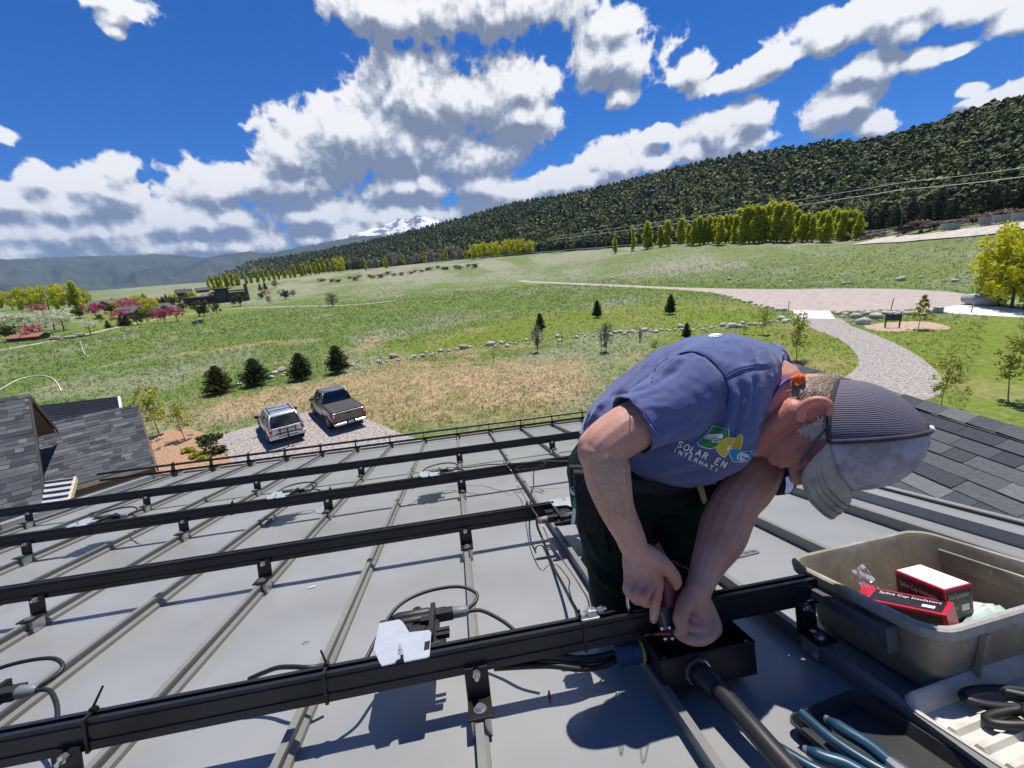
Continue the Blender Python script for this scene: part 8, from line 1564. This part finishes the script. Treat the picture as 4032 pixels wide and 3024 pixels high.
# ------------------------------------------------------------------ cap
def GM(d): return d
M_mesh = None
def cap_mesh_mat():
    M = bpy.data.materials.new('purple grey cap mesh'); M.use_nodes = True; N = M.node_tree.nodes; L = M.node_tree.links; b = N['Principled BSDF']; b.inputs['Roughness'].default_value = .8
    uv = N.new('ShaderNodeUVMap'); wv = N.new('ShaderNodeTexWave'); wv.wave_type = 'BANDS'; wv.bands_direction = 'Y'; wv.inputs['Scale'].default_value = 9.5; wv.inputs['Distortion'].default_value = .6; wv.inputs['Detail'].default_value = 1; L.new(uv.outputs[0], wv.inputs['Vector'])
    w2 = N.new('ShaderNodeTexWave'); w2.bands_direction = 'X'; w2.inputs['Scale'].default_value = 18; L.new(uv.outputs[0], w2.inputs['Vector']); ml = N.new('ShaderNodeMath'); ml.operation = 'MULTIPLY_ADD'; L.new(w2.outputs['Fac'], ml.inputs[0]); ml.inputs[1].default_value = .25; L.new(wv.outputs['Fac'], ml.inputs[2])
    r1 = N.new('ShaderNodeValToRGB'); e = r1.color_ramp.elements; e[0].position = .35; e[0].color = (.030, .027, .045, 1); e[1].position = .95; e[1].color = (.21, .19, .24, 1); L.new(ml.outputs[0], r1.inputs[0]); L.new(r1.outputs[0], b.inputs['Base Color'])
    bp = N.new('ShaderNodeBump'); bp.inputs['Strength'].default_value = .35; bp.inputs['Distance'].default_value = .003; L.new(wv.outputs['Fac'], bp.inputs['Height']); L.new(bp.outputs[0], b.inputs['Normal']); return M
M_capm = cap_mesh_mat(); M_capf = mat('sweat stained grey twill', (.36, .335, .385), .9, col2=(.25, .23, .235), scale=14, detail=5, contrast=(.42, .52), bump=.12, bscale=200); M_brim = mat('worn beige grey twill', (.36, .335, .29), .9, col2=(.20, .185, .155), scale=16, detail=6, contrast=(.3, .62), bump=.12, bscale=200); M_band = mat('dark cap band', (.045, .04, .055), .9, var=.2, scale=30)
cap = empty('cap', Hd(.12, .04, 0), 'grey trucker cap with dark mesh back on the worker\'s head', 'cap')
CF, CR, CH = .040, .0955, .154
def dome(th, t, lift=0.):
    """th: 0 front, pi/2 right, pi back; t 0 base .. 1 apex"""
    c_, s_ = math.cos(th), math.sin(th); w = .5 + .5 * c_
    rad = (1 - t ** 2.0) ** .75 * (1 - w) + (1 - t ** 2.4) ** .54 * w
    base = .018 + (.030 * c_ * c_ if c_ > 0 else .019 * c_ * c_)
    return Hd(base + (CH - base) * t + lift * t, CF - .010 * t + (CR + lift) * rad * c_, (.084 + lift) * rad * s_)
def dome_part(name, th0, th1, mt, n=26, m_=18, t1=.985):
    bm = bmesh.new(); uvl = bm.loops.layers.uv.new('UVMap'); g_ = [[bm.verts.new(Vector(dome(th0 + (th1 - th0) * i / n, t1 * j / m_) - org(cap))) for j in range(m_ + 1)] for i in range(n + 1)]
    for i in range(n):
        for j in range(m_):
            f_ = bm.faces.new((g_[i][j], g_[i + 1][j], g_[i + 1][j + 1], g_[i][j + 1]))
            for lp, (a, b) in zip(f_.loops, ((i, j), (i + 1, j), (i + 1, j + 1), (i, j + 1))): lp[uvl].uv = (b / m_, (th0 + (th1 - th0) * a / n) / 1.2)
    bmesh.ops.recalc_face_normals(bm, faces=bm.faces); me = bpy.data.meshes.new(name); bm.to_mesh(me); bm.free(); o = link(name, me, mt, cap, True); KIDS.setdefault(cap.name, []).append(o); s_ = o.modifiers.new('t', 'SOLIDIFY'); s_.thickness = .002; return o
TS = 1.47                                        # side seam of the front panels
dome_part('crown_front', -TS, TS, M_capf); dome_part('crown_mesh', TS, 2 * math.pi - TS, M_capm, 40)
for s_ in (1, -1): mb = MB(); mb.tube([dome(s_ * TS, t, .0015) for t in np.linspace(0, .985, 16)], .0052, 6); mb.build('seam_band', M_band, cap, smooth=True)
mb = MB(); mb.tube([dome(0, t, .0008) for t in np.linspace(0, .98, 14)], .0012, 5); mb.build('front_seam', M_capf, cap, smooth=True)
mb = MB(); q = [dome(a, .0, .001) for a in np.linspace(TS, 2 * math.pi - TS, 30)]; mb.tube(q, .0045, 6); mb.build('back_band', M_band, cap, smooth=True)
mb = MB(); a_ = dome(0, .985); mb.ball(Hd(CH + .001, CF - .010, 0), .006, .010, .010, 12, 8, axes=HA); mb.build('button', mat('cream button', (.72, .74, .60), .6), cap, smooth=True)
# brim: curved shell from the front edge, sides dipping toward the face
rimU = [.018, -.019, -.0155, -.006, .009, .019, .009, -.006, -.0155, -.019, .018]; rimF = [.048, .100, .1425, .162, .181, .189, .181, .162, .1425, .100, .048]; rimR = [.084, .087, .068, .047, .024, 0, -.024, -.047, -.068, -.087, -.084]
rim = spline([Hd(u, f, r) for u, f, r in zip(rimU, rimF, rimR)], 4); NR = len(rim); jnt = [dome(a, .0, .0) for a in np.linspace(TS, -TS, NR)]
bm = bmesh.new(); K_ = 8; g_ = []
for i in range(NR):
    row = []
    for j in range(K_ + 1):
        t = j / K_; p = jnt[i] * (1 - t) + rim[i] * t + hU * .012 * math.sin(math.pi * t) * (1 - abs(i / (NR - 1) * 2 - 1)); row.append(bm.verts.new(Vector(p - org(cap))))
    g_.append(row)
for i in range(NR - 1):
    for j in range(K_): bm.faces.new((g_[i][j], g_[i + 1][j], g_[i + 1][j + 1], g_[i][j + 1]))
bmesh.ops.recalc_face_normals(bm, faces=bm.faces); me = bpy.data.meshes.new('brim'); bm.to_mesh(me); bm.free(); br = link('brim', me, M_brim, cap, True); KIDS.setdefault(cap.name, []).append(br); s_ = br.modifiers.new('t', 'SOLIDIFY'); s_.thickness = .0042; s_.offset = 0
for t in (.97, .80, .66, .52): mb = MB(); mb.tube([jnt[i] * (1 - t) + rim[i] * t + hU * (.012 * math.sin(math.pi * t) * (1 - abs(i / (NR - 1) * 2 - 1)) + .0036) for i in range(1, NR - 1)], .0011, 4); mb.build('brim_stitch', M_band, br)
# ------------------------------------------------------------------ hair, glasses, ear plugs
BVB = BVHTree.FromPolygons([tuple(c + org(person)) for c in coords(body_me)[0]], [tuple(p.vertices) for p in body_me.polygons])
def hairs(name, poly, n, L_, flow, mt, seed, w=.0011, spread=.35):
    r_ = np.random.default_rng(seed); xs = np.array([q[0] for q in poly]); ys = np.array([q[1] for q in poly]); v = []; f = []
    cnt = 0
    while cnt < n:
        x, y = r_.uniform(xs.min(), xs.max()), r_.uniform(ys.min(), ys.max())
        if not inpoly(np.array([x]), np.array([y]), poly)[0]: cnt += .2; continue
        cnt += 1; d = ray(x, y); d /= np.linalg.norm(d); h = BVB.ray_cast(Vector(CW), Vector(d))
        if h[0] is None: continue
        p = np.array(h[0]); nn = np.array(h[1]); fl = hU * flow[0] + hF * flow[1] + r_.normal(size=3) * spread; fl = fl - nn * np.dot(fl, nn); fl /= np.linalg.norm(fl); sd_ = np.cross(fl, nn) * w / 2; l_ = L_ * r_.uniform(.6, 1.3); p = p - fl * l_ * .3
        i0 = len(v); v += [p - sd_, p + sd_, p + fl * l_ * .55 + nn * l_ * .24 - sd_ * .8, p + fl * l_ * .55 + nn * l_ * .24 + sd_ * .8, p + fl * l_ + nn * l_ * .22]; f += [(i0, i0 + 1, i0 + 3), (i0, i0 + 3, i0 + 2), (i0 + 2, i0 + 3, i0 + 4)]
    o = np_mesh(name, np.array(v), np.array(f), mt, person); KIDS[person.name].append(o); return o
M_hair = leafmat('blond grey hair', (.30, .20, .11), (.72, .62, .48), .15); M_hair2 = leafmat('grey white hair', (.46, .38, .28), (.90, .84, .72), .15); M_ahair = leafmat('fair arm hair', (.60, .42, .26), (.90, .74, .55), .3)
hairs('hair', [(3160, 1520), (3210, 1488), (3310, 1480), (3310, 1530), (3280, 1562), (3225, 1552), (3185, 1560), (3150, 1572), (3136, 1555)], 2200, .026, (-.7, .45), M_hair, 1, .0014)
hairs('sideburn', [(3225, 1655), (3258, 1640), (3270, 1712), (3240, 1718), (3195, 1704), (3160, 1692), (3150, 1680), (3195, 1672)], 420, .024, (-.6, .5), M_hair2, 2, .0012, .5)
hairs('arm_hair', [(2310, 1790), (2470, 1780), (2485, 1900), (2470, 2060), (2400, 2040), (2320, 1880)], 900, .015, (.5, .6), M_ahair, 3, .00055, .8)
M_frame = mat('grey spectacle frame', (.12, .14, .16), .35, metal=.4); M_lens = mat('spectacle lens', (.80, .85, .85), .05, trans=.9, var=.02)
gla = empty('glasses', Hd(.0, .08, .04), 'grey framed glasses on the worker\'s face under the brim', 'glasses')
t0 = [Hd(*px2uf(x, y, .074), .074) for x, y in [(3252, 1690), (3225, 1722), (3190, 1765), (3165, 1800), (3148, 1830)]]; mb = MB(); mb.tube(spline(t0, 5), .0030, 8); mb.build('temple_arm', M_frame, gla, smooth=True); mb = MB(); mb.tube([2 * hM + 0 * p - p + 2 * (p - hM - hRt * np.dot(p - hM, hRt)) for p in t0], .003, 6); mb.build('temple_arm', M_frame, gla)
for s_ in (1, -1):
    c = Hd(-.006, .108, s_ * .034); lp = [c + hU * .017 * math.sin(a) + (hRt * s_ * .97 - hF * .25) * .024 * math.cos(a) for a in np.linspace(0, 2 * math.pi, 20)]; mb = MB(); mb.tube(lp, .0018, 6, cap=False); fr = mb.build('lens_rim', M_silver, gla, smooth=True); mb = MB(); mb.add(lp[:-1] + [q + hF * .0015 for q in lp[:-1]], [tuple(range(19)), tuple(range(19, 38))[::-1]]); mb.build('lens', M_lens, fr)
mb = MB(); mb.box(Hd(-.004, .100, .066), hU * .006, hF * .005, hRt * .004); mb.build('hinge', M_silver, gla); mb = MB(); mb.tube([Hd(.0, .112, .011), Hd(.004, .118, 0), Hd(.0, .112, -.011)], .0018, 6); mb.build('bridge', M_silver, gla)
pl_ = empty('ear_plug', Pm(3130, 1495, 1.0), 'orange ear plug on a blue cord hanging at the worker\'s neck', 'ear plug'); M_or = mat('orange foam', (.85, .16, .03), .6, var=.12, scale=60)
pa = onto(BVB, 3118, 1494, .008); pa = Pm(3118, 1494, 1.0) if pa is None else pa; pb = pa + hU * .026 - hF * .002; mb = MB(); ex_ = pb - pa
for t, r_ in ((0, .010), (.3, .0135), (.62, .011)): mb.tube([pa + ex_ * t, pa + ex_ * (t + .24), pa + ex_ * (t + .36)], [r_ * .75, r_, r_ * .5], 12)
mb.build('flanged_plug', M_or, pl_, smooth=True, auto=50)
cpts = [onto(BVB, x, y, .0035) for x, y in [(3112, 1494), (3092, 1500), (3070, 1520), (3045, 1556), (3022, 1596), (3004, 1636)]]; cpts = [q for q in cpts if q is not None]
e_ = onto(BVS, 2988, 1690, .006); cpts += [e_] if e_ is not None else []
mb = MB(); mb.tube(spline(cpts, 5), .0027, 8); mb.build('cord', mat('blue cord', (.02, .04, .42), .5), pl_, smooth=True)
# ------------------------------------------------------------------ tool belt
M_leather = mat('black nylon webbing', (.010, .010, .011), .8, var=.2, scale=30, bump=.2); M_tan = mat('tan suede strap', (.30, .215, .11), .9, var=.15, scale=30); M_grn = mat('green handle', (.02, .30, .10), .4); M_bluh = mat('blue handle', (.02, .08, .40), .4); M_redh = mat('red handle', (.40, .03, .03), .4)
tb_ = empty('tool_belt', Pm(2330, 1920, 1.10), 'black tool belt with pouches and keys round the worker\'s hips', 'tool belt')
mb = MB(); mb.loft([[Pm(x, y - 26, d), Pm(x, y + 26, d), Pm(x, y + 26, d + .012), Pm(x, y - 26, d + .012)] for x, y, d in ((2300, 1790, 1.20), (2296, 1850, 1.12), (2330, 1890, 1.06), (2400, 1905, 1.045), (2500, 1915, 1.06), (2620, 1925, 1.11), (2720, 1905, 1.14), (2800, 1880, 1.2))]); mb.build('belt', M_leather, tb_)
for x, y, d, w, h in ((2316, 1980, 1.07, .034, .075), (2290, 1930, 1.13, .03, .06), (2836, 1935, 1.20, .040, .070), (2800, 1905, 1.16, .028, .05)):
    mb = MB(); c = Pm(x, y, d); mb.prism([(-w, h), (w, h), (w * .8, -h), (-w * .7, -h)], c, RW[0], RW[1], RW[2] * .04); mb.build('pouch', M_leather, tb_, bevel=.006)
for x0, y0, x1, y1_, d, r_, m_ in ((2272, 1985, 2258, 2062, 1.10, .0085, M_zinc), (2274, 1960, 2270, 2000, 1.09, .0105, M_grn), (2288, 1955, 2290, 2020, 1.085, .007, M_bluh), (2296, 2000, 2298, 2040, 1.08, .006, M_redh), (2265, 1900, 2285, 1960, 1.11, .006, M_plast), (2300, 1880, 2276, 1940, 1.08, .012, M_plast), (2852, 1848, 2812, 1915, 1.17, .020, M_plast), (2796, 1858, 2790, 1890, 1.12, .010, M_ye), (2830, 1846, 2812, 1905, 1.14, .006, M_zinc), (2876, 1812, 2846, 1868, 1.15, .0035, M_lclear)):
    mb = MB(); a, b = Pm(x0, y0, d), Pm(x1, y1_, d); mb.tube([a, a * .7 + b * .3, b], [r_ * .85, r_, r_ * .8], 10); mb.build('belt_tool', m_, tb_, smooth=True, auto=50)
for k in range(5): a = k * 1.25; c = Pm(2262 + 4 * k, 1932 + 5 * (k % 3), 1.095); mb = MB(); mb.tube([c + RW[0] * .010 * math.cos(q) + (RW[1] * math.cos(a) + RW[2] * math.sin(a)) * .010 * math.sin(q) for q in np.linspace(0, 6.28, 12)], .0015, 5, cap=False); mb.build('key_ring', M_zinc, tb_)
mb = MB(); q = [Pm(x, y, d) for x, y, d in ((2738, 1888, 1.085), (2762, 1886, 1.08), (2786, 1972, 1.075), (2774, 1988, 1.075), (2764, 1972, 1.077))]; mb.add(q + [p + RW[2] * .006 for p in q], [tuple(range(5))[::-1], tuple(range(5, 10))] + [(i, (i + 1) % 5, 5 + (i + 1) % 5, 5 + i) for i in range(5)]); mb.build('tan_strap', M_tan, tb_, bevel=.0015)
# ------------------------------------------------------------------ crimper in the right hand, lead in the left
M_mar = mat('maroon vinyl grip', (.13, .010, .030), .42, var=.15, scale=20); M_tool = mat('blackened tool steel', (.022, .022, .030), .35, metal=.3, var=.15, scale=30)
def GM(d): return d
cr = empty('crimping_pliers', Pm(2645, 2480, .99), 'crimping pliers with maroon grips in the worker\'s right hand', 'pliers')
def plane(pts, d0, d1, y0=2120, y1=2550): return [Pm(x, y, d0 + (d1 - d0) * (y - y0) / (y1 - y0)) for x, y in pts]
def plate(name, pts, th, mt, d0=.990, d1=.992, bev=.003, off=0., par=cr):
    q = plane(pts, d0 + off, d1 + off); n_ = len(q); mb = MB(); mb.add(q + [p + RW[2] * th for p in q], [tuple(range(n_)), tuple(range(n_, 2 * n_))[::-1]] + [((i + 1) % n_, i, n_ + i, n_ + (i + 1) % n_) for i in range(n_)]); return mb.build(name, mt, par, bevel=bev, smooth=True, auto=50)
def Z5(p): return [(2400 + x * .3014, 2100 + y * .3014) for x, y in p]
plate('head', Z5([(620, 1060), (660, 920), (860, 890), (900, 1050), (930, 1200), (945, 1320), (930, 1420), (880, 1480), (820, 1495), (760, 1460), (700, 1390), (665, 1300), (640, 1200)]), .020, M_tool, off=.0)
hp = plate('head_plate', Z5([(640, 1080), (680, 960), (830, 930), (865, 1080), (900, 1260), (900, 1380), (850, 1450), (800, 1455), (730, 1400), (680, 1280)]), .004, M_tool, bev=.0015, off=-.0045)
for x, y in Z5([(690, 1245), (788, 1232), (732, 1382), (826, 1375)]): mb = MB(); c = plane([(x, y)], .990 - .0065, .992 - .0065)[0]; mb.ball(c, .0052, .0052, .003, 12, 8, axes=(RW[0], RW[1], RW[2])); mb.build('rivet', M_silver, cr, smooth=True)
plate('spring_slot', Z5([(660, 1035), (700, 1030), (730, 1090), (765, 1270), (722, 1275), (690, 1110)]), .002, mat('grey spring steel', (.16, .16, .16), .4, metal=.6), bev=.0006, off=-.0068)
mb = MB(); g1 = plane(Z5([(575, 120), (610, 200), (650, 320), (700, 470), (735, 620), (760, 760), (775, 910)]), 1.002, 1.004); mb.tube(spline(g1, 5), [.0125] * 5 + [.0140] * 10 + [.0185] * 15 + [.021], 12); mb.build('grip', M_mar, cr, smooth=True, auto=60)
mb = MB(); g2 = plane(Z5([(640, 240), (720, 420), (790, 600), (835, 780), (868, 930)]), 1.02, 1.02); mb.tube(spline(g2, 5), .0125, 12); mb.build('grip', M_mar, cr, smooth=True, auto=60)
def lead(pts, r, mt, label): mb = MB(); mb.tube(spline([Pm(*q) for q in pts], 6), r, 7); tag(mb.build('wire_lead', mt, None, smooth=True), label, 'wire')
M_rw = mat('red wire jacket', (.45, .05, .06), .45)
def GM(d): return d + .05
lead([(2648, 2208, 1.10), (2680, 2226, 1.08), (2716, 2246, 1.04), (2740, 2300, .98), (2720, 2400, .95)], .0026, M_rw, 'thin red wire rising behind the worker\'s left wrist')
lead([(2540, 2500, .96), (2575, 2498, .945), (2600, 2495, .935), (2640, 2494, .93)], .0030, M_rw, 'red tipped wire entering the crimping jaw'); lead([(2480, 2540, 1.02), (2520, 2508, .98), (2560, 2500, .95), (2590, 2498, .94)], .0028, M_rub, 'black wire lead inside the junction box')

# ------------------------------------------------------------------ true size: roof, kit and worker drawn in about the eye so that seams are 37 cm apart
NEAR5 = {o.name for o in COL.objects}
near = (NEAR1 - NEAR0) | (NEAR3 - NEAR2) | (NEAR5 - NEAR4); KS = .90
for n_ in near:
    o = bpy.data.objects[n_]
    if o.parent is None and o.type in ('MESH', 'EMPTY') and not o.name.startswith(('shingled_gable', 'house_wing')):
        o.location = Vector(CW) + (o.location - Vector(CW)) * KS; o.scale = o.scale * KS
# ================================================================== the air between here and the mountains
hz = MB(); hz.abox((CW[0] - 13500, CW[1] - 13500, HAZE_Z0), (CW[0] + 13500, CW[1] + 13500, 1500.)); hzo = hz.build('haze', None); tag(hzo, kind='stuff')
HM = bpy.data.materials.new('valley haze'); HM.use_nodes = True; N = HM.node_tree.nodes; N.clear(); o_ = N.new('ShaderNodeOutputMaterial'); v_ = N.new('ShaderNodeVolumePrincipled'); v_.inputs['Color'].default_value = (.42, .64, 1.0, 1); v_.inputs['Density'].default_value = HAZE_D; v_.inputs['Anisotropy'].default_value = .0
HM.node_tree.links.new(v_.outputs[0], o_.inputs['Volume']); HM.cycles.homogeneous_volume = True; hzo.data.materials.append(HM)
